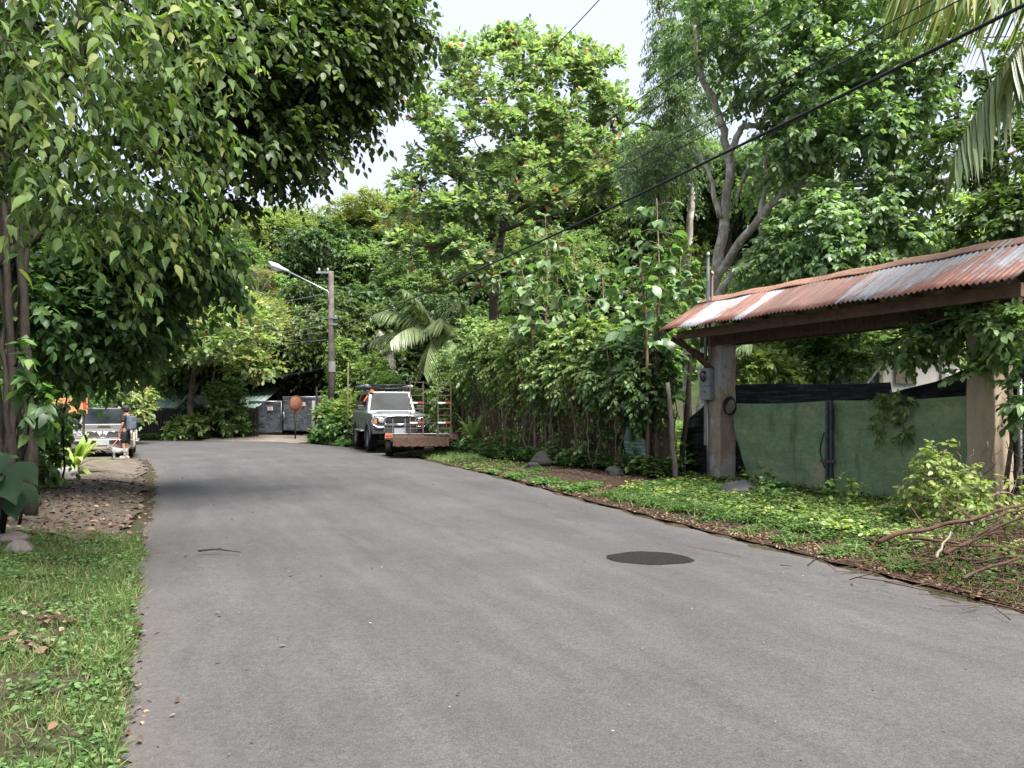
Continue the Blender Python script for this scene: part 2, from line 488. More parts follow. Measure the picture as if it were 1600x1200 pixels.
fine = t.noise(1.0, 4, .65, mp2.outputs[0], .1)
big = t.noise(.55, 5, .6)
grit = t.noise(95, 3, .8); grit2 = t.noise(30, 4, .8); grit3 = t.noise(13, 3, .8); agg = t.voro(75)
c = t.ramp(streak, [(.3, (0.0719, 0.0691, 0.0689)), (.52, (0.0917, 0.0882, 0.0874)), (.72, (0.1116, 0.1064, 0.1053))])
c = t.mix(.35, c, t.ramp(fine, [(.3, (0.0657, 0.0630, 0.0627)), (.7, (0.1253, 0.1201, 0.1176))]))
c = t.mix(.9, c, t.ramp(big, [(.3, .82), (.7, 1.16)]), 'MULTIPLY')
c = t.mix(.85, c, t.ramp(grit, [(.3, .55), (.5, 1.0), (.72, 1.5)]), 'MULTIPLY')
c = t.mix(.7, c, t.ramp(grit2, [(.32, .72), (.68, 1.28)]), 'MULTIPLY')
c = t.mix(.8, c, t.ramp(grit3, [(.33, .9), (.67, 1.1)]), 'MULTIPLY')
st = t.noise(1.7, 5, .7)
c = t.mix(t.ramp(st, [(.62, 0), (.72, .4)]), c, (0.0468, 0.0460, 0.0458))
c = t.mix(t.ramp(agg, [(.07, .8), (.2, 0)]), c, (0.2293, 0.2203, 0.2136))
sep = t.n.new('ShaderNodeSeparateXYZ'); t.l.new(uv.outputs[0], sep.inputs[0])
edge = t.math('ABSOLUTE', t.math('SUBTRACT', sep.outputs[0], .5))
ed = t.math('ADD', edge, t.math('MULTIPLY', t.math('SUBTRACT', t.noise(2.2, 5, .7), .5), .12))
c = t.mix(t.ramp(ed, [(.425, 0), (.50, .65)]), c, t.ramp(grit2, [(.3, (0.1040, 0.0912, 0.0774)), (.7, (0.1605, 0.1413, 0.1223))]))   # dust blown to the edges
c = t.mix(1.0, c, (.98, 1.0, 1.035), 'MULTIPLY')
t.color(c).bump(t.math('ADD', grit, t.math('MULTIPLY', agg, .6)), .35, .008)
road = link('road', me, t.m); tag(road, kind='structure')

def rim(cx, cy, rx, ry, n, amp, seed, ang=0):
    rs = random.Random(seed); ph = [rs.uniform(0, 6.28) for _ in range(6)]
    out = []
    for k in range(n):
        a = 2 * PI * k / n
        r = 1 + amp * sum(math.sin(a * (q + 2) + ph[q]) / (q + 1.5) for q in range(6)) + rs.uniform(-.028, .028)
        x, y = rx * r * math.cos(a), ry * r * math.sin(a)
        out.append((cx + x * math.cos(ang) - y * math.sin(ang), cy + x * math.sin(ang) + y * math.cos(ang)))
    return out
def sheet(name, poly, mat, dz, step=.25, zfn=None):
    """a thin cover laid on the ground inside an outline"""
    P = np.array(poly); lo, hi = P.min(0), P.max(0)
    g = np.array([(x, y) for x in np.arange(lo[0] + step / 2, hi[0], step) for y in np.arange(lo[1] + step / 2, hi[1], step)])
    g = g[inside(g, P)]; g = g[dist(g, P) > step * .4]
    pts = [Vector(p) for p in poly] + [Vector(p) for p in g]
    r = delaunay_2d_cdt(pts, [], [list(range(len(poly)))], 1, 1e-5)
    vv = np.array([tuple(v) for v in r[0]])
    z = (gz(vv) if zfn is None else zfn(vv)) + dz
    return link(name, tri_mesh(name, np.column_stack([vv, z]), np.array([f[:3] for f in r[2]]), True), mat)

# --- dark round patch in the asphalt
def roadz(v):
    a, b = [min((p - Vector(x)).length for p in LEs[20:120]) for x in v], [min((p - Vector(x)).length for p in REs[20:120]) for x in v]
    u = np.array(a) / (np.array(a) + np.array(b)); return .004 + .035 * np.sin(PI * u)
t = NT('fresh_asphalt', .9, .15, k=.30); g1 = t.noise(48, 4, .85)
t.color(t.ramp(g1, [(.3, (.012, .012, .012)), (.5, (.028, .027, .026)), (.72, (.075, .072, .07))])).bump(g1, .6, .01)
p = G(1015, 876.5)
patch = sheet('road_patch', rim(p.x, p.y, .43, .37, 170, .07, 3), t.m, .004, .1, roadz); tag(patch, kind='structure')

# --- left forecourt: trodden earth and leaf litter, then a paler slab by the parked car
t = NT('trodden_earth', .95, .1); a1 = t.noise(1.2, 5, .65); a2 = t.noise(22, 6, .75); a3 = t.voro(38, out='Distance')
c = t.ramp(a2, [(.25, (.055, .046, .038)), (.5, (.125, .106, .088)), (.75, (.22, .19, .16))])
c = t.mix(t.ramp(a1, [(.42, 0), (.65, .7)]), c, (.125, .096, .073))
c = t.mix(t.ramp(a3, [(.1, .5), (.2, 0)]), c, (.24, .19, .14))
t.color(c).bump(a2, 1, .03)
q = [(-4.62, 8.9), (-5.05, 10), (-5.8, 11.7), (-6.95, 14.2), (-8.5, 17.5), (-10.05, 20.7), (-11.6, 23.4), (-13.9, 26), (-18, 27.4), (-20, 23), (-14.5, 15.5), (-9, 11.5), (-6.8, 9.3)]
q2 = [tuple(v.xy) for v in catmull([(x, y, 0) for x, y in q + q[:1]], 8)][:-1]
rr = random.Random(8); q2 = [(x + rr.uniform(-.12, .12), y + rr.uniform(-.12, .12)) for x, y in q2]
dirt = sheet('dirt_shoulder', q2, t.m, .03, .3); tag(dirt, kind='structure')
t = NT('old_slab', .9, .15); a1 = t.noise(1.6, 5, .7); a2 = t.noise(30, 5, .7)
c = t.mix(t.ramp(a1, [(.4, 0), (.62, .8)]), t.ramp(a2, [(.3, (.13, .106, .084)), (.7, (.21, .18, .148))]), (.10, .08, .06))
t.color(c).bump(a2, .5, .01)
q = [(-7.9, 15.6), (-8.6, 17.2), (-10.1, 20.4), (-11.6, 22.9), (-13.4, 25), (-17, 25.6), (-18.5, 22.5), (-14, 18), (-11, 15.2)]
q2 = [tuple(v.xy) for v in catmull([(x, y, 0) for x, y in q + q[:1]], 8)][:-1]
q2 = [(x + rr.uniform(-.07, .07), y + rr.uniform(-.07, .07)) for x, y in q2]
slab = sheet('forecourt_path', q2, t.m, .05, .3); tag(slab, kind='structure')
# --- far sandy driveway up to the tarpaulin gate
t = NT('sandy_drive', .95, .1); a2 = t.noise(9, 6, .7)
t.color(t.ramp(a2, [(.3, (.17, .145, .12)), (.7, (.30, .265, .225))])).bump(a2, .4, .02)
q = [(-14.6, 35.6), (-9.3, 33.7), (-8.0, 35.2), (-8.6, 37.2), (-9.6, 38.6), (-13.9, 38.6), (-14.4, 37)]
q2 = [tuple(v.xy) for v in catmull([(x, y, 0) for x, y in q + q[:1]], 6)][:-1]
drive = sheet('driveway', q2, t.m, .02, .3); tag(drive, kind='structure')
# --- reddish mulch along the right verge
t = NT('bark_mulch', .95, .1); a2 = t.noise(26, 6, .75, t.coord('Object', (1, 1.6, 1))); a1 = t.noise(1.5, 4, .6)
c = t.ramp(a2, [(.25, (.035, .022, .016)), (.5, (.078, .05, .036)), (.76, (.14, .10, .075))])
c = t.mix(t.ramp(a1, [(.4, 0), (.65, .5)]), c, (.07, .06, .05))
t.color(c).bump(a2, 1, .04)
q = [(4.9, 4.4), (4.16, 6.1), (3.7, 7.25), (3.05, 8.9), (2.25, 10.8), (1.2, 13.65), (-.55, 18.4), (-2.2, 22.2), (-1.2, 24), (.6, 20.5), (2.6, 16.5), (2.6, 13), (3.3, 10.6), (4.2, 8.6), (5.3, 8.2), (6.3, 6.5), (6.4, 4.8)]
q2 = [tuple(v.xy) for v in catmull([(x, y, 0) for x, y in q + q[:1]], 8)][:-1]
q2 = [(x + rr.uniform(-.05, .05), y + rr.uniform(-.05, .05)) for x, y in q2]
mulch = sheet('verge_mulch_ground', q2, t.m, .012, .2); tag(mulch, kind='structure')
# ================================================================== shared surfaces
M_wood_dark = barkmat('weathered_brown_wood', (.07, .046, .034), (.19, .125, .09), scale=14)
M_grey_steel = flat('grey_steel', (.34, .35, .36), .45, .4, .6)
M_galv = flat('galvanised', (.42, .45, .48), .4, .5, .7)
M_black = flat('black_plastic', (.016, .016, .018), .5, .4)
M_rubber = flat('rubber', (.022, .021, .02), .85, .2, var=.4, scale=20)
M_white = flat('white_paint', (.72, .72, .70), .5, .4, var=.12)
M_cable = flat('cable_black', (.018, .019, .021), .6, .3)
M_cable_grey = flat('cable_grey', (.22, .23, .24), .6, .3)
M_red = flat('red_paint', (.42, .05, .03), .5, .4)

# ================================================================== roofed gateway
GO = Vector((2.95, 15.1, 0)); GR = math.atan2(-.9063, .4225)
GM = Matrix.Translation(GO) @ Euler((0, 0, GR)).to_matrix().to_4x4()
def gw(x, y, z): return GM @ Vector((x, y, z))
def ggz(x, y):
    p = gw(x, y, 0); return gz1(p.x, p.y)
gate = thing('roofed_gateway', 'roofed driveway gateway with rusty corrugated roof on two plastered concrete posts', 'gateway', GO, GR)

t = NT('rusty_sheet', .6, .4)
v = t.coord('Object', (1.0, .28, .28))
n1 = t.noise(1.15, 5, .62, v, .3); n2 = t.noise(7, 5, .7, t.coord('Object', (1, .2, .2))); n3 = t.noise(26, 4, .7)
sp = t.n.new('ShaderNodeSeparateXYZ'); t.l.new(t.coord(), sp.inputs[0])
band = t.ramp(t.math('MULTIPLY', sp.outputs[0], 1 / 7.2), [(0, .70), (.07, .72), (.075, .36), (.20, .40), (.225, .66), (.285, .62), (.30, .30), (.32, .34), (.335, .78), (.50, .80), (.51, .58), (.58, .55), (.60, .40), (.80, .42), (.86, .52), (1, .72)])
m_ = t.math('ADD', t.math('MULTIPLY', band, .42), t.math('ADD', t.math('MULTIPLY', n1, .34), t.math('MULTIPLY', n2, .36)))
low = t.math('MULTIPLY', t.math('SUBTRACT', .75, sp.outputs[1]), .10)      # rust creeps up from the eave
m_ = t.math('ADD', m_, low)
zinc = t.ramp(n3, [(.3, (.20, .222, .26)), (.7, (.32, .34, .375))])
rust = t.ramp(t.math('ADD', t.math('MULTIPLY', n2, .6), t.math('MULTIPLY', n1, .4)), [(.36, (.05, .018, .014)), (.47, (.12, .040, .027)), (.56, (.20, .075, .045)), (.68, (.30, .14, .09))])
tint = t.ramp(t.math('MULTIPLY', sp.outputs[0], 1 / 7.2), [(0, .95), (.115, 1.0), (.118, .82), (.23, .85), (.233, 1.1), (.345, 1.0), (.348, .62), (.46, .66), (.463, .8), (.575, .84), (.578, 1.05), (.70, 1.0), (.703, .85), (.82, .9), (.823, 1.2), (1, 1.15)])
run = t.noise(9, 4, .75, t.coord('Object', (3.2, .12, .12)))
rust = t.mix(1.0, t.mix(.75, rust, t.ramp(run, [(.34, .5), (.5, 1.0), (.66, 1.5)]), 'MULTIPLY'), tint, 'MULTIPLY')
zinc = t.mix(t.ramp(run, [(.50, 0), (.62, .75)]), zinc, (.26, .13, .085))
t.color(t.mix(t.ramp(m_, [(.535, 0), (.60, 1)]), zinc, rust)).bump(n3, .2, .01)
M_rust = t.m
def corr(x): return .016 * math.sin(2 * PI * x / .085)
mb = MB()
nx_ = 900
mb.grid(lambda u, v: (u * 7.0 - .05, v * 1.18 + .0, 3.15 + .585 * v * 1.18 + corr(u * 7.0) + .012 * math.sin(u * 31)), nx_, 5)
mb.grid(lambda u, v: (u * 7.0 - .05, 2.4 - v * 1.18, 3.15 + .585 * v * 1.18 + corr(u * 7.0)), nx_, 2)
roof = mb.build('roof', M_rust, gate, smooth=True, thick=.004)
mb = MB()
mb.grid(lambda u, v: (u * 7.04 - .07, 1.2 + (v - .5) * .46, 3.875 - abs(v - .5) * .27 + .01 * math.sin(u * 40)), 60, 8)
t = NT('rusty_ridge', .7, .3); n2 = t.noise(8, 5, .7)
t.color(t.ramp(n2, [(.3, (.20, .10, .065)), (.7, (.34, .20, .145))]))
mb.build('ridge_cap', t.m, roof, smooth=True, thick=.006)
# posts
t = NT('peeling_plaster', .9, .15, k=.95)
n1 = t.noise(2.2, 5, .65, t.coord('Object', (1, 1, .55))); n2 = t.noise(30, 5, .7); n4 = t.noise(5, 5, .7)
c = t.ramp(n4, [(.3, (.21, .165, .115)), (.7, (.34, .27, .195))])
c = t.mix(t.ramp(n1, [(.52, 0), (.545, 1)]), c, t.ramp(n2, [(.3, (.24, .235, .22)), (.7, (.38, .37, .35))]))
c = t.mix(t.ramp(t.noise(3.4, 6, .7), [(.58, 0), (.66, .8)]), c, (.11, .085, .065))
t.color(c).bump(t.math('ADD', n1, t.math('MULTIPLY', n2, .3)), .6, .02)
M_plaster = t.m
t = NT('tan_plaster', .9, .15, k=.9); n4 = t.noise(4, 6, .7, t.coord('Object', (1, 1, .4)))
c = t.ramp(n4, [(.28, (.21, .165, .115)), (.5, (.33, .265, .19)), (.75, (.42, .34, .25))])
t.color(c).bump(t.noise(40, 4, .7), .3, .01)
M_plaster2 = t.m
for x0, m_ in ((.23, M_plaster), (5.66, M_plaster2)):
    rs = random.Random(int(x0 * 10)); mb = MB(); L = []
    for q in range(15):
        z = -.2 + 3.35 * q / 14; j = .012
        a, b = x0 + rs.uniform(-j, j), x0 + .4 + rs.uniform(-j, j)
        c0, d0 = 1.0 + rs.uniform(-j, j), 1.4
        L.append([(a, c0, z), (b, c0, z), (b, d0, z), (a, d0, z)])
    vs = [p for r in L for p in r]; fs = [(3, 2, 1, 0), tuple(56 + k for k in range(4))]
    for q in range(14):
        for k in range(4): fs.append((q * 4 + k, q * 4 + (k + 1) % 4, q * 4 + 4 + (k + 1) % 4, q * 4 + 4 + k))
    mb.add(vs, fs); mb.build('post', m_, gate, bevel=.02)
mb = MB(); mb.box((3.25, .98, 2.97), (6.3, .10, .24)); mb.build('lintel', M_wood_dark, gate, bevel=.008)
mb = MB(); mb.box((3.4, .42, 3.06), (6.72, .06, .17)); mb.build('fascia_beam', flat('red_brown_beam', (.20, .125, .092), .8, .2, var=.45, scale=5), gate, bevel=.006)
mb = MB(); mb.box((3.4, 1.42, 2.97), (6.5, .09, .22)); mb.build('lintel', M_wood_dark, gate, bevel=.008)
for q in range(9):
    x = .12 + q * .83
    mb = MB(); mb.bar((x, .06, 3.115), (x, 1.17, 3.765), .05, .09, up=(1, 0, 0)); mb.bar((x, 2.34, 3.115), (x, 1.23, 3.765), .05, .09, up=(1, 0, 0)); mb.build('rafter', M_wood_dark, gate)
mb = MB(); mb.bar((.15, .35, 2.98), (.42, .99, 2.35), .09, .09); mb.build('brace', M_wood_dark, gate)
mb = MB(); mb.bar((.0, .30, 3.0), (.23, 1.15, 2.55), .08, .08); mb.build('brace', M_wood_dark, gate)

# --- electricity meter on the far post
mt = thing('electricity_meter', 'grey electricity meter box with round glass dial and pipes on flaking post', 'meter', gw(.33, .99, 0), GR)
M_box = flat('meter_grey', (.33, .34, .345), .45, .4, .2, var=.12)
mb = MB(); mb.box((0, -.075, 2.22), (.27, .14, .36)); mb.box((0, -.07, 1.90), (.285, .125, .27)); mb.build('box', M_box, mt, bevel=.014)
mb = MB(); Md = Matrix.Translation((0, -.148, 2.24)) @ Euler((R(90), 0, 0)).to_matrix().to_4x4()
mb.lathe([(.0, .055), (.06, .05), (.088, .035), (.095, 0), (.115, 0), (.115, -.02)], 28, Md)
dial = mb.build('dial', flat('dial_glass', (.05, .055, .06), .12, .6, var=.1), mt, smooth=True)
mb = MB(); mb.lathe([(.118, .02), (.13, .012), (.13, -.02), (.118, -.02)], 28, Md, True); mb.build('dial_ring', M_galv, dial, smooth=True)
mb = MB(); mb.box((0, -.151, 2.26), (.075, .004, .028)); mb.build('register', M_white, dial)
mb = MB(); mb.box((0, -.135, 1.93), (.03, .01, .04)); mb.build('seal', M_black, mt)
mb = MB(); mb.tube([(-.06, -.06, 2.40), (-.06, -.06, 3.3), (-.06, .0, 3.7), (-.06, .0, 4.62), (-.045, -.01, 4.70), (.0, -.04, 4.72), (.04, -.08, 4.66)], .034, 10); mb.build('mast_pipe', M_galv, mt, smooth=True)
mb = MB(); mb.tube([(.06, -.05, 2.40), (.06, -.05, 3.3), (.06, 0, 3.6), (.06, 0, 4.28), (.10, -.03, 4.33), (.15, -.04, 4.27)], .026, 10); mb.build('service_pipe', flat('rusty_pipe', (.33, .26, .2), .6), mt, smooth=True)
mb = MB(); mb.tube([(-.02, -.04, 1.77), (-.02, -.035, .1)], .022, 8); mb.build('ground_pipe', M_galv, mt, smooth=True)
mb = MB(); mb.box((-.11, -.012, 1.35), (.09, .02, 1.0)); mb.build('wooden_batten', flat('pale_batten', (.36, .31, .25), .8), mt)
mb = MB(); mb.tube(catmull([(-.06, .0, 4.66), (-.2, .05, 4.72), (-.33, .06, 4.5), (-.3, .05, 4.2), (-.1, .02, 4.05)], 6), .009, 5); mb.build('drip_loop', M_cable, mt, smooth=True)

# --- the two gate leaves: sagging green cloth on steel frames
def clothmat(name, c0, c1, patchc, holes=.0, ps=.9, thr=.5):
    t = NT(name, .8, .2, k=.9 if holes else 1.1)
    n1 = t.noise(ps, 4, .6); n2 = t.noise(5, 5, .7); n3 = t.noise(90, 2, .6)
    c = t.ramp(n2, [(.3, c0), (.7, c1)])
    if patchc: c = t.mix(t.ramp(n1, [(thr, 0), (thr + .13, .8)]), c, patchc)
    c = t.mix(.5, c, t.ramp(n3, [(.35, .72), (.65, 1.25)]), 'MULTIPLY')
    if holes:
        hv = t.voro(6.5, None); h2 = t.noise(2, 2, .5); stn = t.noise(1.6, 6, .75, t.coord('Object', (2.2, 2.2, .5)))
        c = t.mix(t.ramp(stn, [(.52, 0), (.70, .75)]), c, (.05, .065, .04)); fold_shade = t.noise(3.0, 3, .6, t.coord('Object', (1, 1, 3)), 1.5); c = t.mix(.6, c, t.ramp(fold_shade, [(.35, .78), (.65, 1.2)]), 'MULTIPLY')  # light and dark of creases painted into the cloth colour, over the stains
        c = t.mix(t.math('MULTIPLY', t.ramp(hv, [(.05, 1), (.075, 0)]), t.ramp(h2, [(.47, 0), (.5, .9)])), c, (.012, .014, .012))
    if not holes: c = t.mix(.8, c, t.ramp(t.noise(1.5, 5, .7, t.coord('Object', (1, 1, 14))), [(.35, .35), (.52, 1.0), (.66, 3.2)]), 'MULTIPLY')
    t.color(c).bump(t.math('ADD', n2, t.math('MULTIPLY', n3, .2)), .25, .02)
    return t.m
M_gcloth = clothmat('green_gate_cloth', (.135, .20, .105), (.20, .27, .145), (.32, .30, .19), 1, 1.1, .56)
t_ = [l for l in M_gcloth.node_tree.nodes if l.type == 'TEX_NOISE']
def leafgate(label, x0f, x1, zt0, zt1, seed, corner=0):
    g = thing('gate_leaf', label, 'gate', gw(0, 1.25, 0), GR, 'green gate leaves under the tin roof')
    def fn(u, v):
        z0 = .06; zt = zt0 + (zt1 - zt0) * u - .03 * math.sin(PI * u)
        z = z0 + (zt - z0) * v
        x0 = x0f(v); x = x0 + (x1 - x0) * u
        y = -.055 * math.sin(PI * u) * math.sin(PI * min(1, v * 1.1)) + .012 * math.sin(u * 9 + v * 5 + seed) + .008 * math.sin(v * 17 + u * 6) + .02 * math.sin(u * 4 - v * 3 + seed) 
        return (x, y - .04, z)
    mb = MB(); mb.grid(fn, 60, 40); mb.build('cloth', M_gcloth, g, smooth=True, thick=.006)
    mb = MB()
    xs_ = x0f(0) + .05
    mb.tube([(max(x0f(1), xs_) + .04, 0.02, .05), (max(x0f(1), xs_) + .04, .02, zt0)], .022, 8)
    mb.tube([(x1 - .03, 0.02, .05), (x1 - .03, .02, zt1)], .024, 8)
    for z in (.12, .95): mb.tube([(xs_, .02, z), (x1 - .03, .02, z)], .02, 8)
    mb.tube([(xs_, .02, zt0 - .03), (x1 - .03, .02, zt1 - .03)], .02, 8)
    mb.build('frame', flat('dark_gate_steel', (.05, .055, .06), .6, .3, .4), g, smooth=True)
    return g
gl = leafgate('green cloth gate leaf with curved torn edge beside the flaking meter post', lambda v: .80 + .47 * (1 - v) ** 1.0 + .10 * math.sin(PI * v) * 0 - .12 * math.sin(PI * (1 - v) ** .8), 3.13, 1.70, 1.74, 1)
gr_ = leafgate('green cloth gate leaf beside the tan post, creeper hanging over its top', lambda v: 3.20, 5.70, 1.74, 1.80, 4)
M_bluesteel = flat('blue_grey_steel', (.075, .095, .11), .6, .4, .3, var=.5, scale=14)
mb = MB(); mb.box((3.15, -.11, .90), (.055, .05, 1.66)); mb.build('stile', M_bluesteel, gl, bevel=.006)
mb = MB(); mb.box((3.235, -.11, .90), (.045, .05, 1.62)); mb.build('stile', M_bluesteel, gr_, bevel=.006)
mb = MB(); mb.tube(catmull([(3.12, -.15, 1.2), (3.05, -.16, .95), (3.06, -.16, .8), (3.13, -.15, .6)], 6), .012, 6); mb.build('chain', M_black, gl, smooth=True)
mb = MB(); mb.box((3.2, -.155, .72), (.30, .03, .06)); mb.build('latch_bar', flat('rusty_latch', (.12, .085, .06), .8), gl, bevel=.006)

# --- shade cloth behind the gate
M_bcloth = clothmat('black_shade_cloth', (.014, .016, .019), (.032, .036, .042), None)
def cloth(name, label, fn, nu, nv, mat=None, cat='shade cloth'):
    mb = MB(); mb.grid(fn, nu, nv)
    return tag(mb.build(name, mat or M_bcloth, None, smooth=True, thick=.006), label, cat)
def f1(u, v):
    x = -1.7 + 5.4 * u
    zt = 2.0 + .06 * math.sin(u * 5) - (.75 * (1 - u / .3) ** 1.3 if u < .3 else 0) + .1 * u
    z = .02 + (zt - .02) * v
    return gw(x, 1.95 + .05 * math.sin(u * 26) * (1 - v) + .03 * math.sin(u * 41 + v * 4) + .03 * math.sin(v * 22) * (1 if u > .42 else .3), z)
cloth('shade_cloth', 'black shade cloth strung behind the far meter post and green gate', f1, 120, 40)
def f2(u, v):
    x = 2.9 + 3.6 * u
    zt = 1.80 + .95 * u ** 1.5 - .1 * math.sin(PI * u)
    z = .5 + (zt - .5) * v
    return gw(x, 1.75 + .5 * (1 - v) * u + .06 * math.sin((u - v) * 22) + .04 * math.sin(u * 9 + v * 13), z)
cloth('tarpaulin', 'black tarpaulin pulled up slantwise towards the tan post behind the gate', f2, 70, 40, clothmat('black_tarp', (.012, .013, .016), (.03, .033, .038), None), 'tarpaulin')
def f3(u, v):
    p = W(984 + 34 * u - 8 * v, 700, 16.6 - .3 * u)
    return (p.x + .05 * math.sin(v * 7), p.y + .07 * math.sin(u * 9 + v * 4), .05 + (1.15 - .35 * u) * v)
cloth('green_netting', 'scrap of faded green netting hung between the hedge stems', f3, 14, 14, clothmat('faded_net', (.06, .105, .085), (.10, .16, .13), None), 'netting')

# --- stakes by the meter post
def stake(label, a, b, r0, r1, mat, seed, wob=.012):
    rs = random.Random(seed); mb = MB(); n = 8
    pts = [Vector(a).lerp(Vector(b), k / n) + Vector((rs.uniform(-wob, wob), rs.uniform(-wob, wob), 0)) for k in range(n + 1)]
    mb.tube(pts, [r0 + (r1 - r0) * k / n for k in range(n + 1)], 8)
    return tag(mb.build('wooden_stake', mat, None, smooth=True), label, 'stake')
M_stake = barkmat('grey_stake', (.07, .06, .05), (.19, .17, .145), scale=12)
M_darkpole = barkmat('dark_pole', (.03, .024, .02), (.085, .065, .05), scale=12)
def base(px, py):
    p = on(px, py); p.z -= .05; return p
b = base(1057, 757); stake('grey split fence stake leaning between the sapling stems and the dark pole', b, W(1043, 598, b.y + .1), .055, .042, M_stake, 3)
b = base(1063, 742); stake('dark slanting pole propped beside the flaking meter post', b, W(1082, 543, b.y - .05), .065, .05, M_darkpole, 4)
# --- sack and hose at the foot of the post
p = on(1156, 776); mb = MB(); rs = random.Random(2)
mb.lathe([(0.02, -.05), (.22, -.04), (.29, .05), (.27, .15), (.17, .22), (.06, .25), (.02, .255)], 20)
ob = mb.build('tarpaulin_bundle', flat('bundle_grey', (.05, .053, .058), .6, .4, var=.4), None, smooth=True, loc=(p.x, p.y, p.z))
for v in ob.data.vertices:
    v.co.x *= 1.15; q = math.sin(v.co.x * 17) + math.sin(v.co.y * 23 + 1) + math.sin(v.co.z * 31); v.co *= 1 + .045 * q
tag(ob, 'dark grey tarpaulin bundle lying at the foot of the meter post', 'bundle')
mb = MB()
for k in range(4):
    mb.lathe([(.155 + .012 * math.cos(a) + .006 * k, .012 * math.sin(a)) for a in [2 * PI * i / 6 for i in range(6)]], 26, Matrix.Translation(gw(.84, 1.08 - .012 * k, 1.62 + .012 * k)) @ Euler((R(84), R(3 * k), GR)).to_matrix().to_4x4(), True)
tag(mb.build('hose_coil', M_black, None, smooth=True), 'coil of black hose hung by the upper corner of the green gate', 'hose')

# --- chain link fence beyond the tan post
fence = thing('chain_link_fence', 'dark chain link fence running on from the tan post, overgrown with twigs', 'fence', gw(6.2, 1.2, 0), GR)
mb = MB(); s_ = .085
for k in range(-22, 40):
    for sgn in (1, -1):
        x0 = k * s_; pts = []
        a, b = (x0, .1), (x0 + 1.75 * sgn, 1.85)
        lo, hi = 0.0, 3.2
        t0, t1 = 0, 1
        dx = b[0] - a[0]
        ta, tb = (lo - a[0]) / dx, (hi - a[0]) / dx
        if ta > tb: ta, tb = tb, ta
        t0, t1 = max(0, ta), min(1, tb)
        if t1 - t0 > .03: mb.tube([(a[0] + dx * t0, .004 * sgn, .1 + 1.75 * t0), (a[0] + dx * t1, .004 * sgn, .1 + 1.75 * t1)], .0035, 4, False)
mb.build('wire_mesh', flat('old_wire', (.09, .085, .08), .6, .3, .4), fence)
for x in (.04, 1.6, 3.16):
    mb = MB(); mb.cyl((x, .03, -.1), (x, .03, 2.0), .028, n=10); mb.build('fence_post', M_galv, fence, smooth=True)

# --- pale shed seen over the gate
sh = thing('garden_shed', 'pale blue and white board shed with small window seen over the green gate', 'shed', (10.2, 21, .3), R(-14))
t = NT('pale_boards', .8, .2); n_ = t.noise(3, 5, .7, t.coord('Object', (1, 1, .3)))
t.color(t.ramp(n_, [(.3, (.50, .47, .44)), (.7, (.66, .64, .61))])); M_pale = t.m
mb = MB(); mb.box((.75, 0, 1.3), (1.9, 2.2, 2.6)); mb.build('wall', M_pale, sh)
mb = MB(); mb.box((-1.1, .1, 1.25), (1.8, 2.0, 2.5)); mb.build('wall', flat('pale_blue_wall', (.50, .58, .66), .8, .2, var=.12), sh)
mb = MB()
for x in (.2, .62): mb.box((x, -1.125, 2.2), (.07, .05, .52))
for z in (1.96, 2.44): mb.box((.41, -1.125, z), (.35, .05, .06))
wf = mb.build('window', flat('brown_frame', (.16, .12, .09), .7), sh)
mb = MB(); mb.box((.41, -1.105, 2.2), (.33, .01, .4)); mb.build('pane', flat('olive_pane', (.13, .14, .075), .3, .5), wf)
mb = MB(); mb.box((.75, -.02, 2.64), (2.05, 2.4, .08)); mb.box((-1.1, .05, 2.55), (1.75, 2.2, .07)); mb.build('roof', flat('pinkish_tin', (.33, .22, .19), .6), sh)
M_gb = flat('grey_board', (.28, .25, .22), .8)
for x in (-.18, 1.3):
    mb = MB(); mb.box((x, -1.13, 1.3), (.09, .05, 2.6)); mb.build('corner_board', M_gb, sh)
a, b = W(1345, 612, 19.0), W(1398, 541, 19.3); a = a + (a - b) * .6
mb = MB(); mb.bar(a, b, .13, .05, up=(1, 0, 0)); tag(mb.build('leaning_board', flat('grey_plank', (.30, .27, .235), .85, var=.35), None, bevel=.008), 'grey weathered board leaning before the pale shed', 'board')

# ================================================================== far houses
hs = thing('green_roofed_house', 'low dark house with a pale green tin roof at the far bend', 'house', (-17.6, 39.2, -.6), R(-3))
t = NT('green_tin', .5, .4); n_ = t.noise(.9, 5, .7); sx = t.coord('Object', (9, 1, 1))
wv = t.n.new('ShaderNodeTexWave'); wv.inputs['Scale'].default_value = .35; t.l.new(sx, wv.inputs[0])
t.color(t.mix(t.ramp(n_, [(.4, 0), (.62, .75)]), (.36, .55, .45), (.6, .72, .67))).bump(wv.outputs['Fac'], .5, .03); M_gtin = t.m
M_dwall = flat('dark_wall', (.035, .033, .032), .8, .2, var=.4, scale=3)
mb = MB(); mb.box((0, 1.6, 1.2), (8.6, 3.2, 2.5)); mb.build('wall', M_dwall, hs)
mb = MB(); mb.grid(lambda u, v: (-4.9 + 9.8 * u, -1.2 + 4.2 * v, 2.12 + 1.35 * v + .02 * math.sin(u * 260)), 200, 4)
mb.grid(lambda u, v: (-4.9 + 9.8 * u, 7.0 - 4.0 * v, 2.12 + 1.35 * v), 4, 2)
rf = mb.build('roof', M_gtin, hs, thick=.03)
mb = MB(); mb.box((0, -1.24, 2.07), (9.8, .06, .14)); mb.build('fascia', flat('dark_fascia', (.07, .075, .075), .7), rf)
mb = MB()   # little gable over the entrance
mb.add([(1.0, -1.6, 2.12), (2.4, -1.6, 2.12), (1.7, -1.6, 2.78), (1.0, 1.0, 2.12), (2.4, 1.0, 2.12), (1.7, 1.2, 2.78)], [(0, 2, 5, 3), (1, 4, 5, 2), (0, 1, 2)])
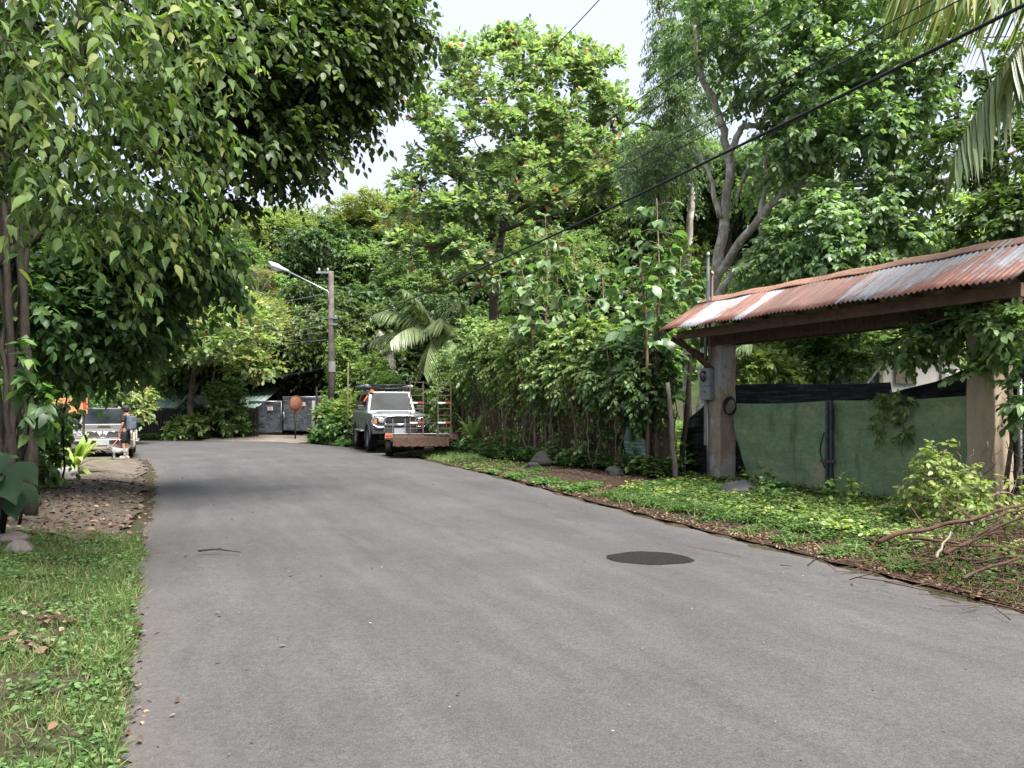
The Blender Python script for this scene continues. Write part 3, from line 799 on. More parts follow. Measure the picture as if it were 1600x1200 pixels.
gb = mb.build('gable', flat('gable_grey', (.10, .12, .12), .6), rf)
mb = MB(); mb.bar((.95, -1.66, 2.10), (1.7, -1.66, 2.82), .08, .12); mb.bar((2.45, -1.66, 2.10), (1.7, -1.66, 2.82), .08, .12); mb.build('bargeboard', flat('grey_board_pale', (.22, .26, .26), .6), gb)
for x in (-4.4, -2.6, -.9, .9, 2.5, 4.3):
    mb = MB(); mb.box((x, -1.0, 1.02), (.12, .12, 2.1)); mb.build('porch_post', M_darkpole, hs)
for x in (-3.3, -.4, 3.3):
    mb = MB(); mb.box((x, -.03, 1.35), (1.2, .06, 1.0)); w_ = mb.build('window', flat('dark_frame', (.06, .055, .05), .7), hs)
    mb = MB(); mb.box((x, -.065, 1.35), (1.05, .015, .86)); mb.build('pane', flat('dark_pane', (.02, .024, .026), .1, .6), w_)
fw = thing('slatted_fence', 'low dark slatted fence along the front of the green roofed house', 'fence', (-16.6, 37.5, 0), R(-3))
mb = MB()
for k in range(62): mb.box((-5.0 + k * .148, random.Random(k).uniform(-.01, .01), .72 + .04 * math.sin(k * 1.7)), (.115, .025, 1.5))
mb.build('slat_panel', flat('dark_slats', (.045, .04, .037), .8, .2, var=.45, scale=2), fw)
for k in range(6):
    mb = MB(); mb.box((-5.0 + k * 1.8, .07, .78), (.1, .1, 1.65)); mb.build('fence_post', M_darkpole, fw)

lt = thing('lean_to_garage', 'open dark lean-to garage with a sloping tin roof behind the tarpaulin gate', 'garage', (-11.6, 41.0, .25), R(-1))
mb = MB(); mb.grid(lambda u, v: (-2.9 + 5.6 * u, -1.9 + 5 * v, 2.45 + 1.05 * u + .015 * math.sin(u * 160)), 90, 2)
mb.build('roof', flat('old_dark_tin', (.13, .14, .145), .6, .3, .3), lt, thick=.05)
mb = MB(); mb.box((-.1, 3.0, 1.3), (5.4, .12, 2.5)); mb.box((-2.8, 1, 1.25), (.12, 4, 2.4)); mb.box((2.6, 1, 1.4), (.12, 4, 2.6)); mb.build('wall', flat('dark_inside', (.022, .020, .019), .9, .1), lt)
for x in (-2.75, 2.55):
    mb = MB(); mb.box((x, -1.7, 1.25 + (.45 if x > 0 else 0)), (.12, .12, 2.5 + (.9 if x > 0 else 0))); mb.build('post', M_darkpole, lt)
M_plast = None
t = NT('slate_tarpaulin', .32, .5); n1 = t.noise(3.2, 6, .7, None, 1.2); n2 = t.noise(14, 4, .7, None, .8)
t.color(t.ramp(n1, [(.3, (.030, .037, .05)), (.7, (.062, .072, .095))])).bump(t.math('ADD', n1, t.math('MULTIPLY', n2, .5)), 1.0, .12); M_plast = t.m
def tgate(label, x, w, h, z0, seed):
    g = thing('tarpaulin_gate', label, 'gate', (x, 38.45, z0), R(1), 'slate tarpaulin gates')
    mb = MB(); mb.grid(lambda u, v: (w * u, .03 * math.sin(u * 7 + v * 3 + seed) + .02 * math.sin(v * 11 - u * 13) - .02, .04 + (h - .06) * v - .05 * math.sin(PI * u) * (1 - v)), 30, 24); mb.build('tarpaulin', M_plast, g, smooth=True, thick=.005)
    mb = MB(); mb.tube([(0, .06, 0), (0, .06, h), (w, .06, h), (w, .06, 0)], .03, 8); mb.tube([(0, .06, .06), (w, .06, .06)], .03, 8); mb.tube([(0, .0, h), (w, .0, h)], .028, 8); mb.build('frame', M_galv, g, smooth=True)
    sx_ = w * (.68 if seed == 1 else .48)
    mb = MB(); mb.box((sx_, -.085, h - .36), (.26, .012, .18)); sg = mb.build('notice', M_white, g)
    mb = MB()
    for k in range(3): mb.box((sx_, -.093, h - .31 - .05 * k), (.20 - .05 * (k == 2), .004, .02))
    mb.build('lettering', M_red, sg)
    return g
p = W(389, 672, 38.45); x0 = p.x
tgate('narrow slate tarpaulin gate leaf with a small white notice, nearer the leafy bush', x0, 1.62, 1.62, .25, 1)
g2 = tgate('wide slate tarpaulin gate leaf with a white notice, nearer the round mirror', x0 + 1.72, 2.15, 1.74, .36, 2)
mb = MB(); mb.tube([(-.05, -.05, .85), (.05, -.07, .95), (.08, -.07, .7), (-.04, -.05, .6)], .035, 8); mb.build('lock', M_galv, g2, smooth=True)

# --- orange-backed traffic mirror on its post
p = on(479, 682); p = Vector((p.x, 35.8, gz1(p.x, 35.8)))
mr = thing('traffic_mirror', 'round orange traffic mirror on a short dark post by the far gate', 'mirror', p, R(58))
mb = MB(); mb.cyl((0, .06, -.1), (0, .06, 1.75), .035, n=10); mb.build('pole', M_darkpole, mr, smooth=True)
Md = Matrix.Translation((0, 0, 1.68)) @ Euler((R(90), 0, 0)).to_matrix().to_4x4()
mb = MB(); mb.lathe([(.0, .08), (.15, .065), (.26, .04), (.35, 0), (.36, -.02), (.33, -.03), (0, -.03)], 32, Md); mb.build('disc', flat('faded_orange', (.26, .115, .07), .6, .3, var=.45, scale=9), mr, smooth=True)
mb = MB(); mb.lathe([(.36, .02), (.39, .0), (.375, -.06), (.35, -.03)], 32, Md, True); mb.build('hood', flat('hood_orange', (.20, .085, .05), .5), mr, smooth=True)
mb = MB(); mb.box((0, .05, 1.68), (.12, .1, .22)); mb.build('bracket', M_black, mr, bevel=.01)
for lab, a, b, r_, mm in (('thin dark post right of the orange mirror at the far drive', (494, 682), (495, 604), .05, M_darkpole),
                          ('pale concrete post behind the orange mirror', (489, 671), (490, 626), .09, flat('post_concrete', (.33, .33, .31), .9)),
                          ('slanting bamboo stake, rust brown, near the utility pole', (507, 668), (500, 622), .03, flat('bamboo_brown', (.25, .13, .07), .7))):
    q = W(a[0], a[1], 36.2); z = gz1(q.x, 36.2); e = W(b[0], b[1], 36.2)
    mb = MB(); mb.tube([(q.x, 36.2, z - .1), e], [r_, r_ * .9], 8); tag(mb.build('wooden_post' if 'concrete' not in lab else 'concrete_post', mm, None, smooth=True), lab, 'post')
q = W(543, 640, 31.0); e = W(544, 566, 31.0)
mb = MB(); mb.tube([(q.x, 31, gz1(q.x, 31) - .05), e], .035, 6); tag(mb.build('bamboo_pole', flat('bamboo_tan', (.19, .15, .08), .6), None, smooth=True), 'upright yellow bamboo pole behind the jeep', 'pole')
# --- orange sign board half hidden by leaves
p = W(106, 634, 21.5)
sg = thing('orange_sign', 'orange sign board half hidden by leaves beside the silver car', 'sign', (p.x, p.y, 0), R(8))
mb = MB(); mb.box((0, 0, p.z), (1.05, .03, .44)); mb.build('board', flat('orange_board', (.62, .26, .12), .5, .3, var=.15), sg)
mb = MB(); mb.box((.46, -.019, p.z + .06), (.09, .006, .28)); mb.build('red_strip', M_red, sg)
for x in (-.4, .4):
    mb = MB(); mb.box((x, .05, p.z / 2 + .1), (.05, .05, p.z + .1)); mb.build('leg', M_darkpole, sg)

# ================================================================== utility pole, lamp and wires
PX = W(519, 680, 35.0); PX.z = gz1(PX.x, 35.0)
up_ = thing('utility_pole', 'grey concrete utility pole at the far bend', 'utility pole', PX)
t = NT('pole_concrete', .85, .2); n1 = t.noise(1.4, 5, .7); n2 = t.noise(18, 5, .7)
t.color(t.mix(t.ramp(n1, [(.45, 0), (.6, 1)]), t.ramp(n2, [(.3, (.085, .07, .06)), (.7, (.15, .125, .105))]), (.20, .18, .17)))
M_porc = flat('porcelain', (.5, .48, .45), .3)
topz = W(519, 424, 35).z - PX.z
mb = MB(); mb.cyl((0, 0, -.3), (-.05, 0, topz), .175, .115, 14); pole_m = mb.build('pole', t.m, up_, smooth=True)
mb = MB(); mb.lathe([(.17, 0), (.17, .5)], 14, Matrix.Translation((-.01, 0, 3.1))); mb.build('painted_band', flat('pale_band', (.34, .33, .32), .8), up_, smooth=True)
hz_ = W(519, 508, 35).z - PX.z
for dz in (0, .3): 
    mb = MB(); mb.lathe([(.155, 0), (.155, .07)], 14, Matrix.Translation((-.03, 0, hz_ + dz))); mb.box((.16, -.08, hz_ + dz + .03), (.22, .1, .1)); mb.build('clamp', M_galv, up_, smooth=False)
mb = MB(); mb.box((-.35, 0, topz - .05), (.75, .09, .09)); mb.build('crossarm', M_galv, up_)
for x in (-.6, -.2):
    mb = MB(); mb.lathe([(.0, .16), (.05, .14), (.03, .1), (.06, .06), (.03, 0)], 10, Matrix.Translation((x, 0, topz))); mb.build('insulator', M_porc, up_, smooth=True)
lm = thing('street_lamp', 'pale street lamp on a long slanting arm fixed to the far utility pole', 'street lamp', (PX.x - .14, 34.9, 0))
a = W(514, 475, 34.9); b = W(513, 456, 34.9); c_ = W(446, 422, 34.4); d_ = W(420, 412, 34.2); o = Vector(lm.location)
mb = MB(); mb.tube([a - o, b - o, b - o + Vector((-.1, -.02, .06)), c_ - o], .035, 8); mb.build('arm', M_galv, lm, smooth=True)
u = (d_ - c_).normalized(); mb = MB()
mb.tube([c_ - o - u * .15, c_ - o + u * .15, c_ - o + u * .4, d_ - o, d_ - o + u * .12], [.05, .09, .15, .13, .03], 12)
hd = mb.build('lamp_head', flat('lamp_shell', (.62, .66, .70), .35, .5), lm, smooth=True)
for v in hd.data.vertices: pass
mb = MB(); mb.tube([c_ - o + u * .2 + Vector((0, 0, -.09)), c_ - o + u * .45 + Vector((0, 0, -.13)), d_ - o + Vector((0, 0, -.08))], [.05, .09, .06], 10); mb.build('lens', flat('lamp_lens', (.55, .58, .6), .2, .5), hd, smooth=True)

def wire(label, a, b, sag, r, mat, n=24, name='overhead_wire', grp=None):
    a, b = Vector(a), Vector(b); mb = MB(); pts = []
    for k in range(n + 1):
        t = k / n; p = a.lerp(b, t); p.z -= sag * 4 * t * (1 - t); pts.append(p)
    mb.tube(pts, r, 6); return tag(mb.build(name, mat, None, smooth=True), label, 'wire', grp)
pt = lambda py, dx=.12: W(519, py, 35) + Vector((dx, 0, 0))
def ext(p, q, s): return p + (q - p) * s
P1 = pt(512)
wire('thick black bundled cable, lowest of the wires over the gate roof', P1, W(1700, -42, 6.6), .25, .021, M_cable, 40, 'overhead_cable')
wire('black wire a little above the thick cable, crossing the palm frond', pt(505), W(1700, -107, 6.6), .12, .008, M_cable, 30)
wire('black wire crossing the tip of the palm frond, third above the thick cable', pt(492), W(1700, -132, 6.8), .10, .008, M_cable, 30)
wire('thin wire through the pale-barked tree, fourth above the thick cable', pt(478), W(1700, -256, 6.8), .05, .008, M_cable, 30)
wire('thin wire through the upper crown of the pale-barked tree, fifth above the cable', pt(470), W(1700, -318, 6.8), .05, .009, M_cable, 30)
wire('topmost wire, crossing open sky above the flat-tiered tree', pt(428, -.4), W(1300, -395, 8.0), .35, .009, M_cable, 30)
lefts = [(458, 300, 492), (472, 300, 520), (486, 300, 548), (497, 250, 556), (508, 250, 566), (518, 250, 580), (530, 250, 592)]
names = ['highest', 'second', 'third', 'fourth', 'fifth', 'sixth', 'lowest']
for nm_, (y0, x1, y1) in zip(names, lefts):
    e = W(x1, y1, 33.5); s_ = pt(y0, -.12); far = s_ + (e - s_) * 2.6; far.z = max(far.z, 2.6)
    wire(f'thin grey wire, {nm_} of those running off towards the green roofed house', s_, far, .12, .007, M_cable_grey, 24, 'overhead_wire', 'wires towards the green roofed house')
p = W(471, 523, 34.6); mb = MB()
for k in range(4):
    mb.lathe([(.30 + .02 * k + .012 * math.cos(a), .012 * math.sin(a)) for a in [2 * PI * i / 5 for i in range(5)]], 28, Matrix.Translation(p + Vector((.02 * k, .02 * k, -.015 * k))) @ Euler((R(86), R(5 * k), R(10))).to_matrix().to_4x4(), True)
tag(mb.build('cable_coil', M_cable, None, smooth=True), 'round coil of spare cable hanging on the wires by the utility pole', 'cable coil')
# ================================================================== vehicles
YZ = Matrix(((0, 0, 1, 0), (1, 0, 0, 0), (0, 1, 0, 0), (0, 0, 0, 1)))      # prism (a, b, h) -> y=a, z=b, x=h
def paint(name, c, metal=.35, rough=.32, dust=(.30, .26, .21)):
    t = NT(name, rough, .5, metal)
    n = t.noise(3.5, 5, .65); sp = t.n.new('ShaderNodeSeparateXYZ'); t.l.new(t.coord(), sp.inputs[0])
    lowd = t.math('MULTIPLY', t.math('SUBTRACT', .95, sp.outputs[2], True), .9, True)
    f = t.math('MULTIPLY', t.math('ADD', lowd, .12), t.ramp(n, [(.3, .3), (.7, 1)]), True)
    t.color(t.mix(f, c, dust)); t.b.inputs['Coat Weight'].default_value = .3
    return t.m
t = NT('car_glass', .04, .10); n = t.noise(2, 3, .5); t.color(t.ramp(n, [(.35, (.010, .013, .015)), (.65, (.03, .036, .04))])); t.b.inputs['IOR'].default_value = 1.22; M_glass = t.m
M_chrome = flat('chrome', (.62, .63, .64), .18, .5, .9, var=.1)
M_lampg = flat('lamp_glass', (.50, .52, .53), .1, .6, .3, var=.15)
M_plate = flat('plate', (.34, .36, .41), .4, .3, var=.1)
M_trim = flat('dark_trim', (.045, .046, .048), .55, .3)

def panel(mb, c4, ins, off):
    """a pane set just proud of the quad c4 (corners in order)"""
    c4 = [Vector(c) for c in c4]; n = (c4[1] - c4[0]).cross(c4[3] - c4[0]).normalized(); m = sum(c4, Vector()) / 4
    vs = []
    for c in c4:
        d = c - m; L = d.length; vs.append(m + d * (1 - ins / L) + n * off)
    b = [v - n * .012 for v in vs]
    mb.add(vs + b, [(0, 1, 2, 3), (7, 6, 5, 4), (0, 4, 5, 1), (1, 5, 6, 2), (2, 6, 7, 3), (3, 7, 4, 0)])
def wheel(parent, x, y, r, w, mrim, sx):
    wl_ = bpy.data.objects.new('wheel', None); COL.objects.link(wl_); wl_.parent = parent; wl_.location = (x, y, r)
    M = Euler((0, R(90), 0)).to_matrix().to_4x4()
    mb = MB(); h = w / 2
    mb.lathe([(r * .60, -h * .9), (r * .86, -h), (r * .97, -h * .8), (r, -h * .45), (r, h * .45), (r * .97, h * .8), (r * .86, h), (r * .60, h * .9)], 32, M, True)
    for k in range(32):
        a = 2 * PI * k / 32
        for s_ in (-1, 1): mb.box((s_ * h * .62, r * .985 * math.cos(a + .1 * s_), r * .985 * math.sin(a + .1 * s_)), (h * .55, .03, .035), rot=(a + PI / 2 * 0, 0, 0))
    mb.build('tyre', M_rubber, wl_)
    mb = MB(); o = h * sx
    mb.lathe([(0, o * .45), (r * .16, o * .5), (r * .2, o * .35), (r * .46, o * .15), (r * .56, o * .5), (r * .61, o * .95), (r * .60, -o * .8), (0, -o * .8)], 24, M)
    for k in range(6):
        a = 2 * PI * k / 6; mb.bar((o * .38, 0, 0), (o * .3, r * .52 * math.cos(a), r * .52 * math.sin(a)), .03, r * .18, up=(1, 0, 0))
    mb.build('rim', mrim, wl_, smooth=True)
def suv(name, label, loc, rz, scale, P):
    root = thing(name, label, 'car', loc, rz, None, scale)
    L, Wd, r = P['L'], P['W'], P['r']; f, b = -L / 2, L / 2; h = Wd / 2
    yf, yr = f + P['over_f'], b - P['over_r']; ra = r + .09; sill = P['sill']
    def arch(yc):
        t0 = math.asin(max(-1, min(1, (sill - r) / ra)))
        return [(yc + ra * math.cos(a), r + ra * math.sin(a)) for a in [t0 + (PI - 2 * t0) * k / 12 for k in range(13)]]
    nose = P['nose']
    prof = nose + [(P['yw'], P['belt']), (b - .02, P['belt']), (b + .02, P['belt'] - .35), (b, sill)] + arch(yr) + arch(yf)
    mb = MB(); mb.prism(prof[::-1], Wd, Matrix.Translation((-h, 0, 0)) @ YZ)
    body = mb.build('body', P['paint'], root, bevel=.035, seg=3)
    mb = MB(); mb.box((0, 0, sill - .02), (Wd - .5, L - .5, .34)); mb.bar((-h + .2, yf, r), (h - .2, yf, r), .12); mb.bar((-h + .2, yr, r), (h - .2, yr, r), .12)
    mb.build('underbody', M_black, root)
    # cabin
    yw, bl, rf = P['yw'], P['belt'], P['roof']; rake, tum = P['rake'], P['tum']; hb = h - .05; ht = h - tum
    A = [(-hb, yw, bl), (hb, yw, bl), (hb, b - .06, bl), (-hb, b - .06, bl)]; B = [(-ht, yw + rake, rf), (ht, yw + rake, rf), (ht, b - .2, rf), (-ht, b - .2, rf)]
    mb = MB(); mb.add(A + B, [(4, 5, 6, 7), (0, 1, 5, 4), (1, 2, 6, 5), (2, 3, 7, 6), (3, 0, 4, 7)])
    mb.build('cabin', P['paint'], root, bevel=.05, seg=3)
    mb = MB(); panel(mb, [A[0], A[1], B[1], B[0]], .10, .006); mb.build('windshield', M_glass, root)
    for s_ in (1, -1):
        for (u0, u1) in P['wins']:
            def q(u, v): 
                lo = Vector((hb * s_, yw + (b - .06 - yw) * u, bl)); hi = Vector((ht * s_, yw + rake + (b - .2 - yw - rake) * u, rf)); return lo.lerp(hi, v)
            cs = [q(u0, .08), q(u1, .08), q(u1, .88), q(u0, .88)]
            if s_ < 0: cs = [cs[1], cs[0], cs[3], cs[2]]
            mb = MB(); panel(mb, cs, .03, .006); mb.build('side_window', M_glass, root)
    mb = MB(); panel(mb, [A[2], A[3], B[3], B[2]], .12, .006); mb.build('rear_window', M_glass, root)
    for s_ in (1, -1):
        for yc in (yf, yr): wheel(root, s_ * (h - P['ww'] / 2 + P.get('poke', 0)), yc, r, P['ww'], P['rim'], s_)
        mb = MB()
        mb.box((s_ * (h + .12), yw + .22, bl + .13), (.2, .09, .16)); mb.bar((s_ * (h - .05), yw + .22, bl + .06), (s_ * (h + .06), yw + .22, bl + .1), .04)
        mb.build('wing_mirror', P['mirror'], root, bevel=.025)
        for yc in (yf, yr):
            mb = MB(); n_ = 14; rr = ra - .005
            pts = [(s_ * (h + .02), yc + rr * math.cos(a), r + rr * math.sin(a)) for a in [-.12 + (PI + .24) * k / n_ for k in range(n_ + 1)]]
            mb.tube(pts, .045, 6); mb.build('wheel_arch', P['flare'], root, smooth=True)
        mb = MB(); mb.box((s_ * (h + .004), (yw + 1.25), bl - .12), (.03, .16, .035)); mb.build('door_handle', M_trim, root, bevel=.01)
        mb = MB(); mb.box((s_ * (h + .06), 0, sill + .02), (.16, abs(yr - yf) - 2 * ra - .05, .05)); mb.build('running_board', M_grey_steel, root, bevel=.015)
    return root, f, b, h

# --- old boxy off-roader, light grey
P = dict(L=4.4, W=1.70, r=.40, over_f=.72, over_r=1.05, sill=.60, yw=-.85, belt=1.24, roof=1.90, rake=.30, tum=.16, ww=.27, poke=.05, wins=((.13, .36), (.385, .66), (.70, .96)),
         paint=paint('jeep_paint', (.22, .247, .275), .25), rim=M_grey_steel, flare=M_trim, mirror=M_trim,
         nose=[(-2.16, .66), (-2.20, .74), (-2.20, 1.08), (-2.12, 1.17)])
jy = 28.5; jeep, f, b, h = suv('offroad_car', 'light grey boxy off road car with roof rack and chrome bull bar', (-4.72, jy, gz1(-4.72, jy)), R(19.5), 1.12, P)
mb = MB(); mb.add([(-.52, -2.02, 1.175), (.52, -2.02, 1.175), (.56, -.95, 1.235), (-.56, -.95, 1.235), (-.47, -1.94, 1.215), (.47, -1.94, 1.215), (.5, -1.0, 1.265), (-.5, -1.0, 1.265)], [(4, 5, 6, 7), (0, 1, 5, 4), (1, 2, 6, 5), (2, 3, 7, 6), (3, 0, 4, 7)]); mb.build('bonnet', P['paint'], jeep, bevel=.02)
mb = MB(); mb.box((0, -2.205, .97), (1.58, .03, .25)); gp = mb.build('grille', flat('grille_black', (.03, .031, .033), .5), jeep, bevel=.01)
mb = MB()
for k in range(4): mb.box((0, -2.225, .89 + .05 * k), (.92, .012, .014))
mb.build('grille_bar', M_trim, gp)
mb = MB()
for a_, b_ in (((-.81, 1.10), (.81, 1.10)), ((-.81, .83), (.81, .83)), ((-.81, .83), (-.81, 1.10)), ((.81, .83), (.81, 1.10))): mb.bar((a_[0], -2.22, a_[1]), (b_[0], -2.22, b_[1]), .035, .05, up=(0, 1, 0))
mb.build('grille_frame', P['paint'], gp)
for s_ in (-1, 1):
    mb = MB(); mb.lathe([(0, .05), (.06, .045), (.09, .025), (.10, 0), (.0, -.01)], 20, Matrix.Translation((s_ * .57, -2.225, .965)) @ Euler((R(90), 0, 0)).to_matrix().to_4x4()); mb.build('headlight', M_lampg, jeep, smooth=True)
    mb = MB(); mb.box((s_ * .75, -2.225, .965), (.07, .02, .18)); mb.build('indicator', flat('amber', (.55, .22, .04), .3), jeep)
mb = MB(); mb.box((0, -2.27, .66), (1.74, .20, .20)); mb.build('front_bumper', M_trim, jeep, bevel=.03)
mb = MB(); mb.box((-.02, -2.38, .66), (.36, .012, .17)); mb.build('number_plate', M_plate, jeep)
mb = MB()
hoop = catmull([(-.5, -2.36, .58), (-.5, -2.42, .95), (-.42, -2.42, 1.09), (0, -2.42, 1.12), (.42, -2.42, 1.09), (.5, -2.42, .95), (.5, -2.36, .58)], 6); mb.tube(hoop, .032, 8)
for s_ in (-1, 1): mb.tube(catmull([(s_ * .5, -2.42, .78), (s_ * .72, -2.42, .78), (s_ * .86, -2.38, .88), (s_ * .86, -2.36, 1.0), (s_ * .74, -2.4, 1.06), (s_ * .5, -2.42, 1.02)], 5), .026, 8)
mb.tube([(-.5, -2.42, .86), (.5, -2.42, .86)], .024, 8); mb.build('bull_bar', M_chrome, jeep, smooth=True)
mb = MB()
rk = [(-.62, -.35), (.62, -.35), (.62, 1.7), (-.62, 1.7)]
for z in (2.0, 2.12):
    for k in range(4): mb.tube([(*rk[k], z), (*rk[(k + 1) % 4], z)], .02, 6)
for k in range(7): mb.tube([(-.62, -.35 + k * .34, 2.0), (.62, -.35 + k * .34, 2.0)], .014, 5)
for x in (-.62, .62):
    for y in (-.35, .7, 1.7): mb.tube([(x, y, 1.85), (x, y, 2.12)], .016, 5)
mb.build('roof_rack', M_black, jeep, smooth=True)
mb = MB(); mb.tube([(-.74, -.5, 2.07), (-.74, 1.7, 2.07)], [.065, .065], 10); mb.tube([(-.74, -.52, 2.07), (-.74, -.35, 2.07)], .075, 10); mb.build('awning_roll', flat('awning_blue_grey', (.12, .14, .18), .6), jeep, smooth=True)
mb = MB(); mb.tube([(.74, -.45, 2.07), (.74, 1.6, 2.07)], .06, 10); mb.build('pipe_roll', flat('pipe_grey', (.30, .31, .33), .5), jeep, smooth=True)
M_orange = flat('orange_tape', (.75, .16, .05), .5, .3, var=.15)
mb = MB(); mb.box((-.60, -.60, 1.90), (.11, .10, .10), rot=(0, .3, .2)); mb.box((-.80, -.60, 1.66), (.05, .06, .22), rot=(.2, .5, 0)); mb.build('orange_ribbon', M_orange, jeep, bevel=.01)
mb = MB(); mb.lathe([(.165, .012), (.18, 0), (.165, -.012), (.15, 0)], 20, Matrix.Translation((.36, -.66, 1.33)) @ Euler((R(62), 0, 0)).to_matrix().to_4x4(), True); mb.build('steering_wheel', M_black, jeep)
# --- silver estate off-roader on the forecourt
P2 = dict(L=4.5, W=1.76, r=.37, over_f=.78, over_r=1.0, sill=.50, yw=-.95, belt=1.10, roof=1.68, rake=.52, tum=.22, ww=.25, poke=.0, wins=((.14, .38), (.405, .68), (.71, .95)),
          paint=paint('silver_paint', (.21, .208, .20), .45), rim=M_chrome, flare=flat('beige_cladding', (.30, .26, .22), .5), mirror=M_trim,
          nose=[(-2.2, .42), (-2.27, .52), (-2.27, .70), (-2.20, .90), (-2.05, .98)])
cx, cy = -13.0, 24.25; car, f, b, h = suv('silver_car', 'silver off road estate car facing the road, partly behind leaves', (cx, cy, gz1(cx, cy) + .02), R(25), .90, P2)
mb = MB(); mb.prism([(-2.215, .30), (-2.33, .36), (-2.33, .62), (-2.26, .69), (-2.1, .69), (-2.0, .45)][::-1], 1.8, Matrix.Translation((-.9, 0, 0)) @ YZ); mb.build('front_bumper', paint('bumper_paint', (.19, .17, .15), .3, .4), car, bevel=.03)
mb = MB(); mb.box((0, -2.333, .57), (.95, .012, .12)); mb.build('air_intake', M_black, car)
mb = MB(); mb.box((0, -2.31, .36), (1.5, .06, .09)); mb.build('skid_plate', flat('taupe_plate', (.26, .20, .165), .5), car, bevel=.02)
for s_ in (-1, 1):
    mb = MB(); cs = [(s_ * .09, -2.245, .74), (s_ * .42, -2.245, .76), (s_ * .47, -2.222, .90), (s_ * .17, -2.222, .90)]
    if s_ < 0: cs = [cs[1], cs[0], cs[3], cs[2]]
    panel(mb, cs, .0, .03); gr2 = mb.build('grille', M_black, car)
    mb = MB(); pts = [Vector(c) + Vector((0, -.035, 0)) for c in cs]; mb.tube(pts + [pts[0]], .014, 6); mb.build('grille_frame', M_chrome, gr2, smooth=True)
    mb = MB(); cs = [(s_ * .50, -2.25, .75), (s_ * .84, -2.19, .77), (s_ * .85, -2.14, .91), (s_ * .50, -2.21, .91)]
    if s_ < 0: cs = [cs[1], cs[0], cs[3], cs[2]]
    panel(mb, cs, .0, .035); mb.build('headlight', M_lampg, car)
    mb = MB(); mb.box((s_ * .70, -2.335, .55), (.2, .015, .1)); mb.build('fog_light', M_black, car, bevel=.02)
mb = MB()
for a in (90, 210, 330):      # emblem of three rhombs
    c, s_ = math.cos(R(a)), math.sin(R(a)); k = .062
    pts = [(0, 0), (k * math.cos(R(a - 30)), k * math.sin(R(a - 30))), (2 * k * math.cos(R(30)) * c, 2 * k * math.cos(R(30)) * s_), (k * math.cos(R(a + 30)), k * math.sin(R(a + 30)))]
    mb.prism([(x, y) for x, y in pts], .02, Matrix.Translation((0, -2.275, .825)) @ Euler((R(90), 0, 0)).to_matrix().to_4x4())
mb.build('emblem', M_chrome, car, fix=True)
mb = MB(); mb.box((0, -2.345, .55), (.38, .012, .18)); mb.build('number_plate', M_plate, car)
mb = MB(); mb.box((.0, -1.55, 1.07), (.42, .30, .045), rot=(R(5), 0, 0)); sc = mb.build('bonnet_scoop', P2['paint'], car, bevel=.02)
mb = MB(); mb.box((0, -1.705, 1.065), (.36, .01, .025)); mb.build('scoop_slot', M_black, sc)
mb = MB()
for x in (-.6, .6): mb.tube([(x, -.2, 1.74), (x, 1.7, 1.74)], .02, 6); mb.tube([(x, -.2, 1.66), (x, -.2, 1.74)], .02, 6); mb.tube([(x, 1.7, 1.66), (x, 1.7, 1.74)], .02, 6)
for y in (-.1, .8, 1.55): mb.box((0, y, 1.765), (1.3, .07, .03))
mb.build('roof_rack', M_black, car)

# --- loading trailer parked nose-in before the jeep
M_rustfr = flat('rusty_frame', (.075, .042, .03), .8, .2, var=.45, scale=9)
TX, TY = -2.95, 24.7; trl = thing('flatbed_trailer', 'rusty flatbed trailer with two upright ladder ramps in front of the jeep', 'trailer', (TX, TY, gz1(TX, TY) - .02), R(6))
mb = MB(); mb.box((0, .1, .62), (1.8, 2.5, .05)); mb.build('deck', M_rustfr, trl)
mb = MB()
for a_, b_ in (((-.92, -1.15), (.92, -1.15)), ((.92, -1.15), (.92, 1.35)), ((.92, 1.35), (-.92, 1.35)), ((-.92, 1.35), (-.92, -1.15))): mb.bar((*a_, .60), (*b_, .60), .06, .12)
mb.bar((-.4, 1.35, .55), (0, 2.5, .5), .06); mb.bar((.4, 1.35, .55), (0, 2.5, .5), .06)
mb.build('chassis', M_rustfr, trl)
mb = MB()
for x in (-.88, -.5, .05, .5, .88): mb.tube([(x, -1.12, .62), (x, -1.12, 1.25 if x < .1 else 1.0)], .016, 6)
mb.tube([(-.9, -1.12, .78), (.9, -1.12, .78)], .016, 6); mb.build('railing', M_grey_steel, trl)
for s_ in (-1, 1):
    wheel(trl, s_ * 1.05, .05, .345, .24, flat('cream_rim', (.42, .37, .30), .6), s_)
    mb = MB(); n_ = 12; pts = [(s_ * 1.05, .05 + .41 * math.cos(a), .345 + .41 * math.sin(a)) for a in [.55 + (PI - 1.1) * k / n_ for k in range(n_ + 1)]]
    for k in range(n_): mb.bar(pts[k], pts[k + 1], .26, .02, up=(1, 0, 0)) if False else mb.bar(pts[k], pts[k + 1], .02, .26, up=(1, 0, 0))
    mb.build('mudguard', flat('orange_rust_guard', (.24, .085, .05) if s_ < 0 else (.12, .07, .05), .7, .3, var=.5), trl)
    mb = MB(); mb.box((s_ * 1.05, -.35, .70), (.20, .05, .09)); mb.build('tail_light', flat('tail_orange', (.40, .11, .05), .4), trl, bevel=.015) if s_ < 0 else None
